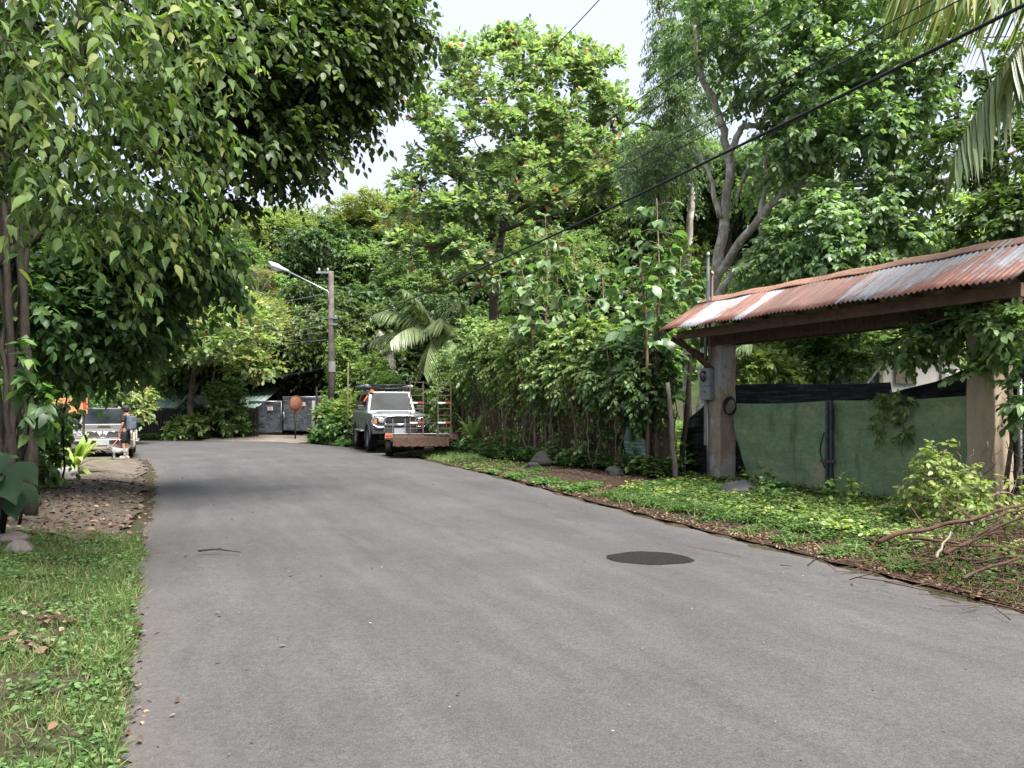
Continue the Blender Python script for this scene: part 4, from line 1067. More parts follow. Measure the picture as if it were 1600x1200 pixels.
for x in (-.14, .72):
    rp_ = MB()
    for s_ in (-.2, .2): rp_.bar((x + s_, -1.2, .62), (x + s_, -1.16, 2.42), .032, .025)
    for k in range(9): rp_.bar((x - .2, -1.18, .75 + .205 * k), (x + .2, -1.18, .75 + .205 * k), .02, .02)
    ro = rp_.build('ramp', flat('ramp_tan', (.13, .095, .07), .7, .2, var=.4), trl)
    for z in (1.75, 1.13):
        mb = MB(); mb.box((x - .09, -1.222, z), (.24, .006, .05)); mb.build('reflective_tape', M_white, ro)
        mb = MB(); mb.box((x + .12, -1.222, z), (.17, .006, .05)); mb.build('reflective_tape', M_red, ro)
mb = MB(); mb.bar((-.34, -1.14, 1.75), (.92, -1.14, 1.75), .03, .03); mb.bar((-.34, -1.14, 1.13), (.92, -1.14, 1.13), .03, .03); mb.build('crossbar', M_trim, trl)
mb = MB(); mb.grid(lambda u, v: (-.86 + 1.72 * u, -1.24 - .16 * v + .02 * math.sin(u * 40 + v * 3), .66 - .26 * v + .012 * math.sin(u * 47) * v), 60, 8)
mb.build('tailboard', barkmat('splintered_board', (.028, .016, .012), (.085, .05, .037), scale=14), trl, thick=.03)
rs = random.Random(11); M_plk = barkmat('red_brown_plank', (.10, .05, .034), (.24, .14, .10), scale=10)
cols = ['reddish brown split log, {} of the stack on the trailer']
spots = [(-.62, .80), (-.30, .80), (.05, .80), (.38, .80), (.66, .80), (-.45, .97), (-.1, .97), (.25, .97)]
for k, (x, z) in enumerate([]):
    mb = MB(); n_ = 7; y0, y1 = -1.0 + rs.uniform(-.1, .1), 1.1 + rs.uniform(-.2, .1)
    mb.tube([(x + rs.uniform(-.02, .02), y0 + (y1 - y0) * q / n_, z + rs.uniform(-.015, .015)) for q in range(n_ + 1)], [.10 + rs.uniform(-.015, .02)] * (n_ + 1), 9)
    o = mb.build('split_log', M_plk, None, smooth=True); o.location = trl.location; o.rotation_euler = trl.rotation_euler
    tag(o, 'reddish brown log lying lengthwise on the flatbed trailer', 'log', 'logs on the flatbed trailer')
# loose brush hanging off the trailer edge
# ================================================================== person and dog
def skin(name, V, E, Rr, mat, parent, sub=2, root=0):
    me = bpy.data.meshes.new(name); me.from_pydata([tuple(v) for v in V], E, []); me.update()
    o = link(name, me, mat, parent)
    md = o.modifiers.new('skin', 'SKIN'); md.use_smooth_shade = True
    for d, r_ in zip(me.skin_vertices[0].data, Rr):
        d.radius = r_ if hasattr(r_, '__len__') else (r_, r_)
    me.skin_vertices[0].data[root].use_root = True
    s_ = o.modifiers.new('sub', 'SUBSURF'); s_.levels = sub; s_.render_levels = sub
    return o
pp = on(197, 719); pp.z = gz1(pp.x, pp.y) + .05
per = thing('person', 'person in dark cap, black t-shirt and shorts with a backpack, holding a leash', 'person', pp, R(-98), None, .90)
M_skin = flat('skin', (.36, .20, .13), .5, .4, var=.1)
V = [(0, 0, .92), (0, .01, 1.10), (0, .02, 1.28), (0, .01, 1.42), (0, -.02, 1.50), (0, -.035, 1.585), (0, -.04, 1.66),
     (.09, 0, .88), (.105, -.02, .50), (.11, .03, .10), (.115, -.07, .035), (.12, -.15, .03),
     (-.09, 0, .88), (-.10, -.06, .50), (-.10, -.02, .10), (-.10, -.12, .035), (-.10, -.2, .03),
     (.16, .02, 1.39), (.22, .03, 1.13), (.22, -.08, .90), (.215, -.11, .83),
     (-.16, .02, 1.39), (-.23, -.0, 1.13), (-.22, -.18, .96), (-.21, -.23, .91)]
E = [(0, 1), (1, 2), (2, 3), (3, 4), (4, 5), (5, 6), (0, 7), (7, 8), (8, 9), (9, 10), (10, 11), (0, 12), (12, 13), (13, 14), (14, 15), (15, 16), (3, 17), (17, 18), (18, 19), (19, 20), (3, 21), (21, 22), (22, 23), (23, 24)]
Rr = [(.13, .10), (.125, .09), (.14, .10), (.10, .075), .05, (.075, .09), (.07, .085), .085, .055, .038, .04, .03, .085, .055, .038, .04, .03, .055, .042, .03, .026, .055, .042, .03, .026]
nb = len(V)
for wi, sx in ((20, 1), (24, -1)):       # palm, four fingers and a thumb
    w = Vector(V[wi]); e = Vector(V[wi - 1]); d = (w - e).normalized(); sd_ = Vector((0, 1, 0)) - d * d.y; sd_.normalize()
    pm = w + d * .05; V.append(tuple(pm)); pi = len(V) - 1; E.append((wi, pi)); Rr.append((.02, .034))
    for k, (off, ln) in enumerate(((-.027, .068), (-.009, .076), (.009, .072), (.027, .056))):
        a_ = pm + d * .03 + sd_ * off; b_ = a_ + d * ln * .55 + Vector((-sx * .008, 0, 0)); c_ = b_ + d * ln * .35 + Vector((-sx * .022, 0, -.002))
        i0 = len(V); V += [tuple(a_), tuple(b_), tuple(c_)]; E += [(pi, i0), (i0, i0 + 1), (i0 + 1, i0 + 2)]; Rr += [.009, .0085, .007]
    a_ = w + d * .03 - sd_ * .038; b_ = a_ + d * .035 - sd_ * .015 + Vector((-sx * .015, 0, 0)); i0 = len(V); V += [tuple(a_), tuple(b_)]; E += [(wi, i0), (i0, i0 + 1)]; Rr += [.011, .009]
skin('body', V, E, Rr, M_skin, per)
mb = MB(); mb.lathe([(0, .02), (.012, .012), (.016, 0), (.008, -.01), (0, -.012)], 8, Matrix.Translation((0, -.128, 1.585)) @ Euler((R(70), 0, 0)).to_matrix().to_4x4())
mb.build('nose', M_skin, per, smooth=True)
for s_ in (-1, 1):
    mb = MB(); mb.lathe([(0, .013), (.009, .009), (.013, 0), (.009, -.009), (0, -.013)], 8, Matrix.Translation((s_ * .032, -.112, 1.612))); mb.build('eye', flat('eye_white', (.5, .48, .45), .3), per, smooth=True)
    mb = MB(); mb.lathe([(0, .02), (.014, .016), (.02, 0), (.014, -.016), (0, -.02)], 8, Matrix.Translation((s_ * .082, -.03, 1.60)) @ Matrix.Diagonal((.5, 1, 1.4, 1))); mb.build('ear', M_skin, per, smooth=True)
mb = MB(); mb.box((0, -.118, 1.548), (.045, .012, .01)); mb.build('mouth', flat('lips', (.28, .11, .09), .5), per, bevel=.004)
M_shirt = flat('black_tshirt', (.022, .023, .026), .8, .2, var=.3)
skin('tshirt', [(0, .01, 1.42), (0, .02, 1.28), (0, .01, 1.10), (0, 0, .90), (.17, .02, 1.385), (.225, .03, 1.19), (-.17, .02, 1.385), (-.235, 0, 1.19)], [(0, 1), (1, 2), (2, 3), (0, 4), (4, 5), (0, 6), (6, 7)],
     [(.115, .09), (.165, .12), (.15, .115), (.155, .125), .075, .068, .075, .068], M_shirt, per)
skin('shorts', [(0, 0, .95), (0, 0, .86), (.09, -.005, .78), (.108, -.02, .50), (-.09, -.01, .78), (-.105, -.055, .50)], [(0, 1), (1, 2), (2, 3), (1, 4), (4, 5)], [(.15, .12), (.15, .125), .115, .10, .115, .10], flat('black_shorts', (.016, .016, .018), .85, .2), per)
mb = MB(); mb.lathe([(.108, -.03), (.112, .0), (.10, .045), (.07, .075), (0, .088)], 18, Matrix.Translation((0, -.025, 1.665)) @ Matrix.Diagonal((.9, 1.08, 1, 1)))
mb.grid(lambda u, v: ((u - .5) * .17 * (1 - .25 * v), -.12 - .10 * v + .08 * abs(u - .5) ** 2 * 2, 1.655 - .02 * v - .03 * (2 * u - 1) ** 2), 8, 4)
mb.build('cap', flat('dark_cap', (.03, .035, .045), .8), per, smooth=True, thick=.008)
mb = MB(); mb.lathe([(.05, -.10), (.088, -.07), (.098, 0), (.09, .05), (0, .08)], 14, Matrix.Translation((0, .0, 1.62))); mb.build('hair', flat('dark_hair', (.02, .015, .012), .7), per, smooth=True)
for s_, V2 in ((1, V[9:12]), (-1, V[14:17])):
    x, y = V2[0][0], V2[0][1]; mb = MB(); mb.box((x, y - .065, .045), (.095, .27, .09), taper=.75); mb.build('shoe', flat('white_shoe', (.4, .39, .37), .6), per, bevel=.03)
bp = MB(); bp.box((0, .185, 1.17), (.30, .16, .44)); bp.box((0, .275, 1.08), (.22, .06, .22))
bg = bp.build('backpack', flat('blue_backpack', (.11, .125, .16), .7, .3, var=.35), None, bevel=.05, seg=3); bg.location = per.location; bg.rotation_euler = per.rotation_euler; bg.scale = per.scale
tag(bg, 'pale blue backpack worn by the person in black', 'backpack')
mb = MB()
for s_ in (-1, 1): mb.tube(catmull([(s_ * .10, .14, 1.36), (s_ * .11, .02, 1.49), (s_ * .12, -.11, 1.34), (s_ * .14, -.05, 1.12), (s_ * .12, .14, 1.0)], 5), .014, 6)
mb.build('strap', M_trim, bg, smooth=True)
# dog
dp = on(186, 721); dp.z = gz1(dp.x, dp.y) + .05
dog = thing('small_dog', 'small shaggy white and grey dog on a red leash beside the person', 'dog', dp, R(-62), None, .95)
t = NT('dog_fur', .95, .1); n_ = t.noise(9, 4, .6); t.color(t.ramp(n_, [(.4, (.10, .095, .09)), (.58, (.36, .35, .33))])).bump(t.noise(60, 3, .7), 1, .02)
V = [(0, .16, .26), (0, .02, .265), (0, -.14, .275), (0, -.21, .33), (0, -.27, .385), (0, -.34, .37),
     (.06, .17, .22), (.065, .15, .13), (.065, .19, .085), (.065, .165, .02), (-.06, .17, .22), (-.065, .15, .13), (-.065, .19, .085), (-.065, .165, .02),
     (.055, -.14, .22), (.06, -.13, .11), (.06, -.15, .02), (-.055, -.14, .22), (-.06, -.16, .11), (-.06, -.18, .02), (0, .23, .30), (0, .28, .38), (0, .25, .44)]
E = [(0, 1), (1, 2), (2, 3), (3, 4), (4, 5), (0, 6), (6, 7), (7, 8), (8, 9), (0, 10), (10, 11), (11, 12), (12, 13), (2, 14), (14, 15), (15, 16), (2, 17), (17, 18), (18, 19), (0, 20), (20, 21), (21, 22)]
skin('body', V, E, [.085, .09, .10, .065, .075, .035, .055, .04, .025, .026, .055, .04, .025, .026, .05, .03, .028, .05, .03, .028, .035, .03, .015], t.m, dog)
for s_ in (-1, 1):
    mb = MB(); mb.lathe([(0, .05), (.022, .03), (.028, 0), (.015, -.03), (0, -.04)], 8, Matrix.Translation((s_ * .062, -.25, .40)) @ Matrix.Diagonal((.5, 1, 1, 1))); mb.build('ear', flat('dog_ear', (.22, .19, .17), .9), dog, smooth=True)
    mb = MB(); mb.lathe([(0, .008), (.008, 0), (0, -.008)], 8, Matrix.Translation((s_ * .035, -.325, .405))); mb.build('eye', M_black, dog)
mb = MB(); mb.lathe([(0, .012), (.013, 0), (0, -.012)], 8, Matrix.Translation((0, -.378, .375))); mb.build('nose', M_black, dog)
bpy.context.view_layer.update()
ha = per.matrix_world @ (Vector((-.21, -.23, .91)) + Vector((0, -.06, -.05))); ne = dog.matrix_world @ Vector((0, -.2, .40))
mb = MB(); mb.tube(catmull([ha, ha.lerp(ne, .5) + Vector((0, 0, -.04)), ne], 8), .012, 6); tag(mb.build('dog_leash', flat('red_leash', (.55, .14, .09), .6), None, smooth=True), 'red leash running from the person in black down to the small dog', 'leash')
# ================================================================== vegetation
LM_near = leafmat('near_leaf', [(0, (0.042, 0.078, 0.018)), (.5, (0.082, 0.152, 0.033)), (.85, (0.135, 0.224, 0.043)), (1, (0.243, 0.272, 0.062))], .5, .55, .2, big=.8)
LM_dark = leafmat('dark_canopy_leaf', [(0, (0.027, 0.058, 0.021)), (.6, (0.058, 0.112, 0.035)), (1, (0.102, 0.168, 0.049))], .5, .45, .35, big=.5)
LM_shade = leafmat('shrub_leaf', [(0, (0.044, 0.092, 0.031)), (.6, (0.087, 0.179, 0.053)), (.9, (0.173, 0.298, 0.078)), (1, (0.246, 0.368, 0.091))], .5, .42, .4, big=.9)
LM_almond = leafmat('tiered_leaf', [(0, (0.111, 0.181, 0.107)), (.6, (0.195, 0.285, 0.162)), (.90, (0.277, 0.337, 0.199)), (.980, (0.333, 0.293, 0.143)), (.986, (0.490, 0.129, 0.143)), (1, (0.490, 0.103, 0.125))], .5, .42, .4, big=.35)
LM_almond2 = leafmat('yellowing_leaf', [(0, (0.103, 0.169, 0.074)), (.55, (0.178, 0.279, 0.114)), (.92, (0.289, 0.355, 0.149)), (.955, (0.374, 0.287, 0.149)), (.97, (0.375, 0.152, 0.120)), (1, (0.375, 0.134, 0.120))], .5, .45, .35, big=.4)
LM_right = leafmat('broad_leaf', [(0, (0.086, 0.158, 0.090)), (.6, (0.168, 0.275, 0.148)), (.95, (0.275, 0.396, 0.209)), (1, (0.420, 0.454, 0.204))], .5, .38, .3, big=.45)
LM_fine = leafmat('fine_leaf', [(0, (0.092, 0.164, 0.106)), (.6, (0.161, 0.253, 0.174)), (1, (0.261, 0.347, 0.224))], .5, .42, .45, big=.5)
LM_hedge = leafmat('hedge_leaf', [(0, (0.096, 0.160, 0.054)), (.6, (0.174, 0.278, 0.098)), (.95, (0.296, 0.399, 0.138)), (1, (0.449, 0.463, 0.149))], .5, .42, .22, big=.9)
LM_big = leafmat('large_leaf', [(0, (0.083, 0.167, 0.061)), (.6, (0.132, 0.232, 0.093)), (1, (0.207, 0.305, 0.136))], .45, .34, .5, big=.9)
LM_bright = leafmat('bright_leaf', [(0, (0.133, 0.222, 0.063)), (.6, (0.208, 0.319, 0.095)), (1, (0.322, 0.415, 0.127))], .45, .42, .4, big=1.0)
LM_forest = leafmat('forest_leaf', [(0, (0.086, 0.147, 0.057)), (.6, (0.147, 0.227, 0.092)), (1, (0.228, 0.303, 0.126))], .5, .5, .3, big=.3)
LM_olive = leafmat('olive_leaf', [(0, (0.117, 0.150, 0.056)), (.6, (0.179, 0.220, 0.085)), (1, (0.254, 0.292, 0.121))], .5, .5, .3, big=.3)
LM_pale = leafmat('pale_leaf', [(0, (0.137, 0.226, 0.088)), (.6, (0.215, 0.328, 0.130)), (1, (0.317, 0.431, 0.170))], .5, .5, .3, big=.3)
LM_dry = leafmat('dry_leaf', [(0, (0.133, 0.120, 0.070)), (.5, (0.227, 0.186, 0.121)), (1, (0.322, 0.265, 0.180))], .45, .6, .2, big=.4)
LM_palm = leafmat('palm_leaf', [(0, (0.123, 0.186, 0.080)), (.6, (0.208, 0.274, 0.121)), (1, (0.302, 0.354, 0.180))], .45, .36, .5, big=.8)
LM_palm2 = leafmat('drooping_palm_leaf', [(0, (0.064, 0.124, 0.041)), (.45, (0.128, 0.204, 0.065)), (.8, (0.243, 0.276, 0.113)), (1, (0.384, 0.349, 0.194))], .45, .36, .5, big=1.2)
LM_grass = leafmat('grass_blade', [(0, (0.060, 0.106, 0.027)), (.6, (0.099, 0.170, 0.044)), (.9, (0.142, 0.212, 0.062)), (.95, (0.241, 0.212, 0.112)), (1, (0.285, 0.223, 0.137))], .45, .5, .3, big=1.3)
LM_weed = leafmat('weed_leaf', [(0, (0.020, 0.045, 0.012)), (.2, (0.060, 0.122, 0.030)), (.6, (0.104, 0.191, 0.053)), (.95, (0.153, 0.254, 0.075)), (1, (0.219, 0.234, 0.099))], .45, .45, .12, big=1.6)
LM_litter = leafmat('fallen_leaf', [(0, (0.049, 0.026, 0.017)), (.4, (0.091, 0.050, 0.030)), (.75, (0.140, 0.086, 0.053)), (1, (0.224, 0.165, 0.112))], .1, .8, .15, big=1.5, tr_col=(1, .9, .7))
B_dark = barkmat('dark_bark', (.012, .010, .008), (.05, .042, .033), scale=15)
B_mid = barkmat('brown_bark', (.06, .046, .034), (.17, .135, .105), (.24, .235, .20))
B_pale = barkmat('pale_bark', (.20, .165, .13), (.76, .68, .57), (.88, .87, .82), scale=11)
B_stem = barkmat('dry_stem', (.10, .07, .05), (.36, .27, .195), scale=16)
B_mossy = barkmat('mossy_bark', (.05, .042, .03), (.14, .12, .085), (.13, .15, .03))

SEED = [0]
def rngs():
    SEED[0] += 1; return np.random.default_rng(SEED[0] * 7 + 1), random.Random(SEED[0] * 13 + 5)
def v3(p): return Vector((float(p[0]), float(p[1]), float(p[2])))
def tree(name, label, cat, base, limbs, lobes, kw, lmat, bark, group=None, auto=None, twigs=4, crown='crown', trunk='trunk', wood=0.0, lobekw={}, stemsides=8, wob=.04):
    """lobes: (px, py, Y, rx, ry, depth, clusters) in the photo's frame, turned into real ellipsoids at distance Y.
    auto: (radius at base, top point) grows a trunk and a limb to every lobe."""
    rg, rs = rngs(); base = Vector(base); root = thing(name, label, cat, base, 0, group)
    parts, mb = [], MB(); PO = []; cen = []
    for l in lobes:
        k = dict(lobekw)
        if len(l) > 7: k.update(l[7])
        if isinstance(l[0], Vector) or hasattr(l[0], '__len__'):
            P, O = lobe(l[0], l[1], l[2], rg, **k); cen.append(v3(l[0]))
        else:
            P, O = plobe(*l[:7], rg, **k); cen.append(W(l[0], l[1], l[2]))
        PO.append((P, O))
    for pts, r0, r1 in limbs:
        limb(mb, [v3(p) - base for p in pts], r0, r1, stemsides, 6, wob, rs)
    if auto:
        r0, top = auto; top = v3(top) - base
        mid = top * .5 + Vector((rs.uniform(-.15, .15), rs.uniform(-.15, .15), 0)); limb(mb, [Vector((0, 0, -.25)), mid, top], r0, r0 * .6, 10, 6, wob, rs)
        for c in cen:
            st = mid.lerp(top, rs.uniform(.5, 1)); e = c - base; limb(mb, [st, st.lerp(e, .5) + Vector((0, 0, (e - st).length * .12)), e], r0 * .42, r0 * .12, 7, 5, wob, rs)
    for (P, O), c in zip(PO, cen):
        if len(P) == 0: continue
        if twigs:
            for q in rs.sample(range(len(P)), min(len(P), twigs)):
                e = v3(P[q]) - base; s_ = c - base
                limb(mb, [s_, s_.lerp(e, .5) + Vector((rs.uniform(-.1, .1),) * 3), e], max(.018, (auto[0] if auto else .1) * .13), .008, 5, 4, 0, rs)
        lv, tw = foliage(P, O, rg, wood=wood, **kw)
        parts.append(lv)
        if tw is not None:
            b = len(mb.v); mb.v += [tuple(x) for x in (tw[0] - np.array(base))]; mb.f += [tuple(int(i) + b for i in f) for f in tw[1]]; mb.m += [0] * len(tw[1])
    if parts:
        Vv, T = cat_(parts); link(crown, tri_mesh(crown, Vv - np.array(base), T), lmat, root)
    if mb.v: mb.build(trunk, bark, root, smooth=True)
    return root
cat_ = cat
def gp(px, Y):
    x = (px - 800) / F * Y; return Vector((x, Y, gz1(x, Y)))

# ---- far left and centre: trees round the houses
tree('almond_tree', 'yellow green tiered tree spreading over the green tin roof', 'tree', gp(296, 36.4),
     [([gp(296, 36.4) + Vector((0, 0, -.2)), W(300, 600, 36.4), W(310, 540, 36), W(318, 480, 36)], .2, .07), ([W(302, 590, 36.4), W(338, 545, 36), W(370, 515, 35.6)], .12, .04), ([W(338, 640, 37), W(333, 590, 36.4), W(345, 540, 36)], .1, .04)],
     [(310, 472, 36, 85, 16, 3, 70), (365, 500, 35.5, 60, 14, 2.6, 55), (270, 512, 35.5, 70, 15, 2.4, 55), (350, 535, 35, 78, 15, 2.4, 65), (245, 545, 35, 56, 16, 2.2, 50), (400, 570, 35.4, 36, 12, 1.8, 40), (300, 548, 34.6, 60, 10, 2, 40), (212, 598, 35, 34, 14, 1.6, 34)],
     dict(twigs=4, per=7, tl=.5, size=.24, kind='obovate', sag=.1, hang=.1), LM_almond2, B_mid, twigs=5)
tree('leafy_bush', 'tall leafy bush growing over the slatted fence beside the tarpaulin gates', 'bush', gp(352, 37.0), [([gp(352, 37.0), W(352, 640, 37), W(350, 600, 37)], .06, .03)],
     [(352, 612, 36.8, 22, 20, .7, 34), (360, 645, 36.7, 22, 22, .7, 40), (342, 632, 36.8, 14, 14, .6, 16), (372, 668, 36.7, 12, 10, .5, 12)], dict(twigs=4, per=7, tl=.4, size=.22, kind='rhomb'), LM_hedge, B_mid, trunk='stem')
tree('low_bush', 'low bright green bush at the road edge before the dark slatted fence', 'bush', gp(290, 36.4), [([gp(290, 36.4), W(290, 665, 36.4)], .04, .02)],
     [(292, 668, 36.3, 24, 14, .7, 40), (284, 678, 36.2, 22, 9, .6, 26), (310, 662, 36.3, 14, 12, .5, 16)], dict(twigs=4, per=6, tl=.35, size=.22), LM_bright, B_mid, trunk='stem')
tree('leafy_bush', 'dark bush climbing the porch under the little gable', 'bush', gp(296, 37.2), [([gp(296, 37.2), W(296, 635, 37.2)], .05, .02)],
     [(300, 646, 37.0, 15, 12, .5, 20)], dict(twigs=4, per=6, tl=.4, size=.2), LM_shade, B_mid, trunk='stem')
tree('young_tree', 'bright green young tree with dense crown right of the utility pole', 'tree', gp(548, 36.5), [],
     [(545, 572, 36.4, 30, 30, 1, 60), (548, 610, 36.2, 36, 24, 1.1, 60), (536, 548, 36.4, 16, 14, .6, 18), (580, 585, 36, 22, 28, .9, 40), (570, 618, 35.6, 30, 16, 1, 40), (600, 606, 35, 30, 16, 1, 40), (528, 630, 35.8, 14, 26, .8, 34)],
     dict(twigs=4, per=8, tl=.42, size=.2), LM_bright, B_mid, auto=(.1, W(548, 590, 36.5)))
for nm, px, py, Y, rx, ry, lm, lab in (('roadside_shrub', 520, 655, 34.0, 22, 26, LM_hedge, 'green shrub tangle at the foot of the utility pole'), ('roadside_shrub', 556, 640, 32.8, 26, 24, LM_bright, 'pale green shrub between the bamboo pole and the jeep'),
                               ('roadside_shrub', 538, 668, 32.0, 20, 22, LM_shade, 'dark shrub with dry stems just left of the jeep'), ('roadside_shrub', 640, 640, 32.0, 46, 30, LM_bright, 'pale green shrub right behind the jeep roof rack'), ('roadside_shrub', 512, 684, 33.2, 22, 8, LM_weed, 'low weeds round the posts at the far drive'), ('roadside_shrub', 420, 470, 46, 60, 40, LM_pale, 'pale feathery tree top behind the lamp head')):
    tree(nm, lab, 'shrub', gp(px, Y), [([gp(px, Y), W(px, py, Y)], .05, .02), ([gp(px + 6, Y), W(px + 9, py - 6, Y)], .04, .02), ([gp(px - 8, Y), W(px - 10, py - 2, Y)], .04, .02)],
         [(px, py, Y, rx, ry, .9, 60), (px + rx * .5, py + ry * .4, Y - .2, rx * .6, ry * .6, .7, 24)], dict(twigs=4, per=8, tl=.4, size=.19), lm, B_stem, trunk='stem')

# ---- forest on the hill: four kinds, each tree an object of its own
def proto(kw, lobes, lmat, bark):
    rg, rs = rngs(); parts = []; mb = MB()
    limb(mb, [(0, 0, -3.2), (.1, .05, -1.4), (0, 0, .3)], .11, .05, 8, 5)
    for c, r, n in lobes:
        P, O = lobe(c, r, n, rg, fill=.35, up=.5, hemi=-.45); parts.append(foliage(P, O, rg, **kw)[0]); limb(mb, [(0, 0, -.8), v3(c) * .6 + Vector((0, 0, -.2)), v3(c)], .045, .015, 6, 4)
    Vv, T = cat(parts)
    return tri_mesh('crown', Vv, T), mb.mesh('trunk', True), lmat, bark
def blobs(seed, n, flat_=1.0):
    rs = random.Random(seed); out = [((0, 0, .25), (.62, .62, .5 * flat_), 100)]
    for k in range(n):
        a = 2 * PI * k / n + rs.uniform(-.3, .3); q = rs.uniform(.38, .68)
        out.append(((q * math.cos(a), q * math.sin(a), rs.uniform(-.45, .45) * flat_), (rs.uniform(.3, .45), rs.uniform(.3, .45), rs.uniform(.22, .36) * flat_), 50))
    return out
kwf = dict(twigs=4, per=7, tl=.17, size=.062, kind='rhomb', sag=.2, hang=.25)
PR = {}
def getproto(k):
    if k not in PR:
        PR[k] = {'green': lambda: proto(kwf, blobs(1, 9), LM_forest, B_mid), 'olive': lambda: proto(dict(kwf, size=.05, twigs=5), blobs(2, 10), LM_olive, B_mid),
                 'pale': lambda: proto(dict(kwf, size=.07), blobs(3, 8, .8), LM_pale, B_mid), 'dry': lambda: proto(dict(kwf, size=.042, twigs=3), blobs(4, 8), LM_dry, B_pale),
                 'dark': lambda: proto(dict(kwf, size=.07, hang=.5, sag=.5), blobs(5, 9), LM_dark, B_dark)}[k]()
    return PR[k]
LAB = {'green': ('mid green round crowned forest tree, one of those massed on the hillside', 'green forest trees on the hillside'), 'olive': ('olive green fine leaved forest tree, one of those massed on the hillside', 'olive forest trees on the hillside'),
       'pale': ('light green loose crowned forest tree, one of those massed on the hillside', 'light green forest trees on the hillside'), 'dry': ('brownish half bare forest tree, one of those massed on the hillside', 'dry forest trees on the hillside'),
       'dark': ('dark green drooping forest tree, one of those massed on the hillside', 'dark forest trees on the hillside')}
def forest(kind, px, py, Y, rpx, rz, label=None, sq=1.0, group=True, name='forest_tree'):
    cm, tm, lm, bk = getproto(kind); s = rpx * Y / F; c = W(px, py, Y)
    g_ = gz1(c.x, c.y); 
    o = thing(name, label or LAB[kind][0], 'tree', c, rz, LAB[kind][1] if label is None else None)
    o.scale = (s, s, s * sq)
    link('crown', cm, lm, o); link('trunk', tm, bk, o)
    return o
frs = random.Random(77)
for Y, step in ((43, 74), (49, 68), (56, 62), (63, 56), (71, 52), (80, 46)):
    px = 228 + frs.uniform(0, 30)
    while px < (1000 if Y < 60 else 1250):
        x = (px - 800) / F * Y; zc = gz1(x, Y) + frs.uniform(3.4, 6.2) * (1 if Y > 45 else .9); py = HY - (zc - CH) * F / Y; py = max(py, 372 + frs.uniform(0, 25)) if x < 0 else py
        kind = frs.choices(['green', 'olive', 'pale', 'dry', 'dark'], [5, 4, 2, 1, 4])[0]
        if py < 600 and not (px > 860 and Y < 48): forest(kind, px, py, Y + frs.uniform(-2, 2), frs.uniform(78, 118) * (46 / Y) ** .6, frs.uniform(0, 6.28), sq=frs.uniform(.8, 1.15))
        px += step * frs.uniform(.75, 1.25)
forest('dry', 402, 446, 46, 44, 1, 'greyish brown half bare tree behind the street lamp head', .8)
forest('dark', 486, 470, 43, 46, 2, 'deep green tree with hanging leaves just left of the utility pole top', 1.1)
forest('dark', 470, 560, 42.8, 40, 4, 'deep green drooping tree above the lean to garage roof', .9)
forest('dry', 468, 535, 43.5, 26, 3, 'small tangled brownish tree behind the coil of spare cable', .8)
forest('olive', 600, 352, 60, 80, 5, 'olive tree with the highest crown on the skyline between dark canopy and tiered tree', .75)
forest('pale', 556, 398, 55, 34, 1, 'small yellowish green crown on the hillside above the utility pole', .6)
forest('green', 640, 430, 48, 70, 2, 'broad green crown behind the coconut palm tips', 1)
# ---- pale rock showing through on the slope
p = W(598, 556, 40.5); mb = MB(); rs = random.Random(4)
bm = bmesh.new(); bmesh.ops.create_icosphere(bm, subdivisions=3, radius=1)
for v in bm.verts: v.co = Vector((v.co.x * .75, v.co.y * .5, v.co.z * 1.1)) * (1 + .18 * math.sin(v.co.x * 5 + v.co.z * 3) + .12 * math.sin(v.co.y * 9 + v.co.z * 7))
me = bpy.data.meshes.new('rock_outcrop'); bm.to_mesh(me); bm.free()
M_rock = flat('pale_rock', (.27, .25, .22), .9, .2, var=.5, scale=4, bump=.6)
tag(link('rock_outcrop', me, M_rock, None, p), 'pale rock face showing through leaves left of the coconut palm', 'rock')

# ---- coconut palms
def frond(mb_leaf, mb_wood, a, d, L, droop, n, ll, rs, hangs=.6, w=.035, twist=0):
    """one feather frond: rib plus leaflets; returns nothing, adds to the two builders"""
    a = Vector(a); d = Vector(d).normalized(); pts = []
    for k in range(13):
        t = k / 12; pts.append(a + d * L * t * (1 - .12 * t) + Vector((0, 0, -droop * L * t * t)))
    mb_wood.tube(pts, [.03 * (1 - .85 * k / 12) * (L / 2.5) for k in range(13)], 5)
    P, D, U, S = [], [], [], []
    for k in range(n):
        t = .12 + .88 * k / n; i = min(11, int(t * 12)); f_ = t * 12 - i; p = pts[i].lerp(pts[i + 1], f_); tg = (pts[i + 1] - pts[i]).normalized()
        sd_ = tg.cross(Vector((0, 0, 1))); sd_ = sd_.normalized() if sd_.length > .05 else Vector((1, 0, 0))
        l = ll * (math.sin(PI * min(1, .12 + .8 * t)) ** .6) * rs.uniform(.85, 1.1)
        for s_ in (1, -1):
            dv = (sd_ * s_ * .8 + tg * .55 + Vector((rs.uniform(-.12, .12), rs.uniform(-.12, .12), -hangs + rs.uniform(-.15, .15)))).normalized()
            P.append(p); D.append(dv); U.append((tg * .3 + Vector((0, 0, 1)) + sd_ * s_ * .4)); S.append(l)
    return np.array(P), np.array(D), np.array(U), np.array(S), w
def leaflets(P, D, U, S, w, rs, bend=.35):
    n = len(P); D = nrm(D); X = nrm(np.cross(D, U)); s = S[:, None]; dn = np.array([0, 0, -1.0])
    q1 = P + D * s * .45 + dn * s * bend * .15; D2 = nrm(D + dn * bend * 1.4); tip = q1 + D2 * s * .6
    V = np.stack([P - X * w * .5, P + X * w * .5, q1 - X * w, q1 + X * w, tip], 1)
    T = np.array([(0, 1, 3), (0, 3, 2), (2, 3, 4)])
    return V.reshape(-1, 3), (T[None] + (np.arange(n) * 5)[:, None, None]).reshape(-1, 3)
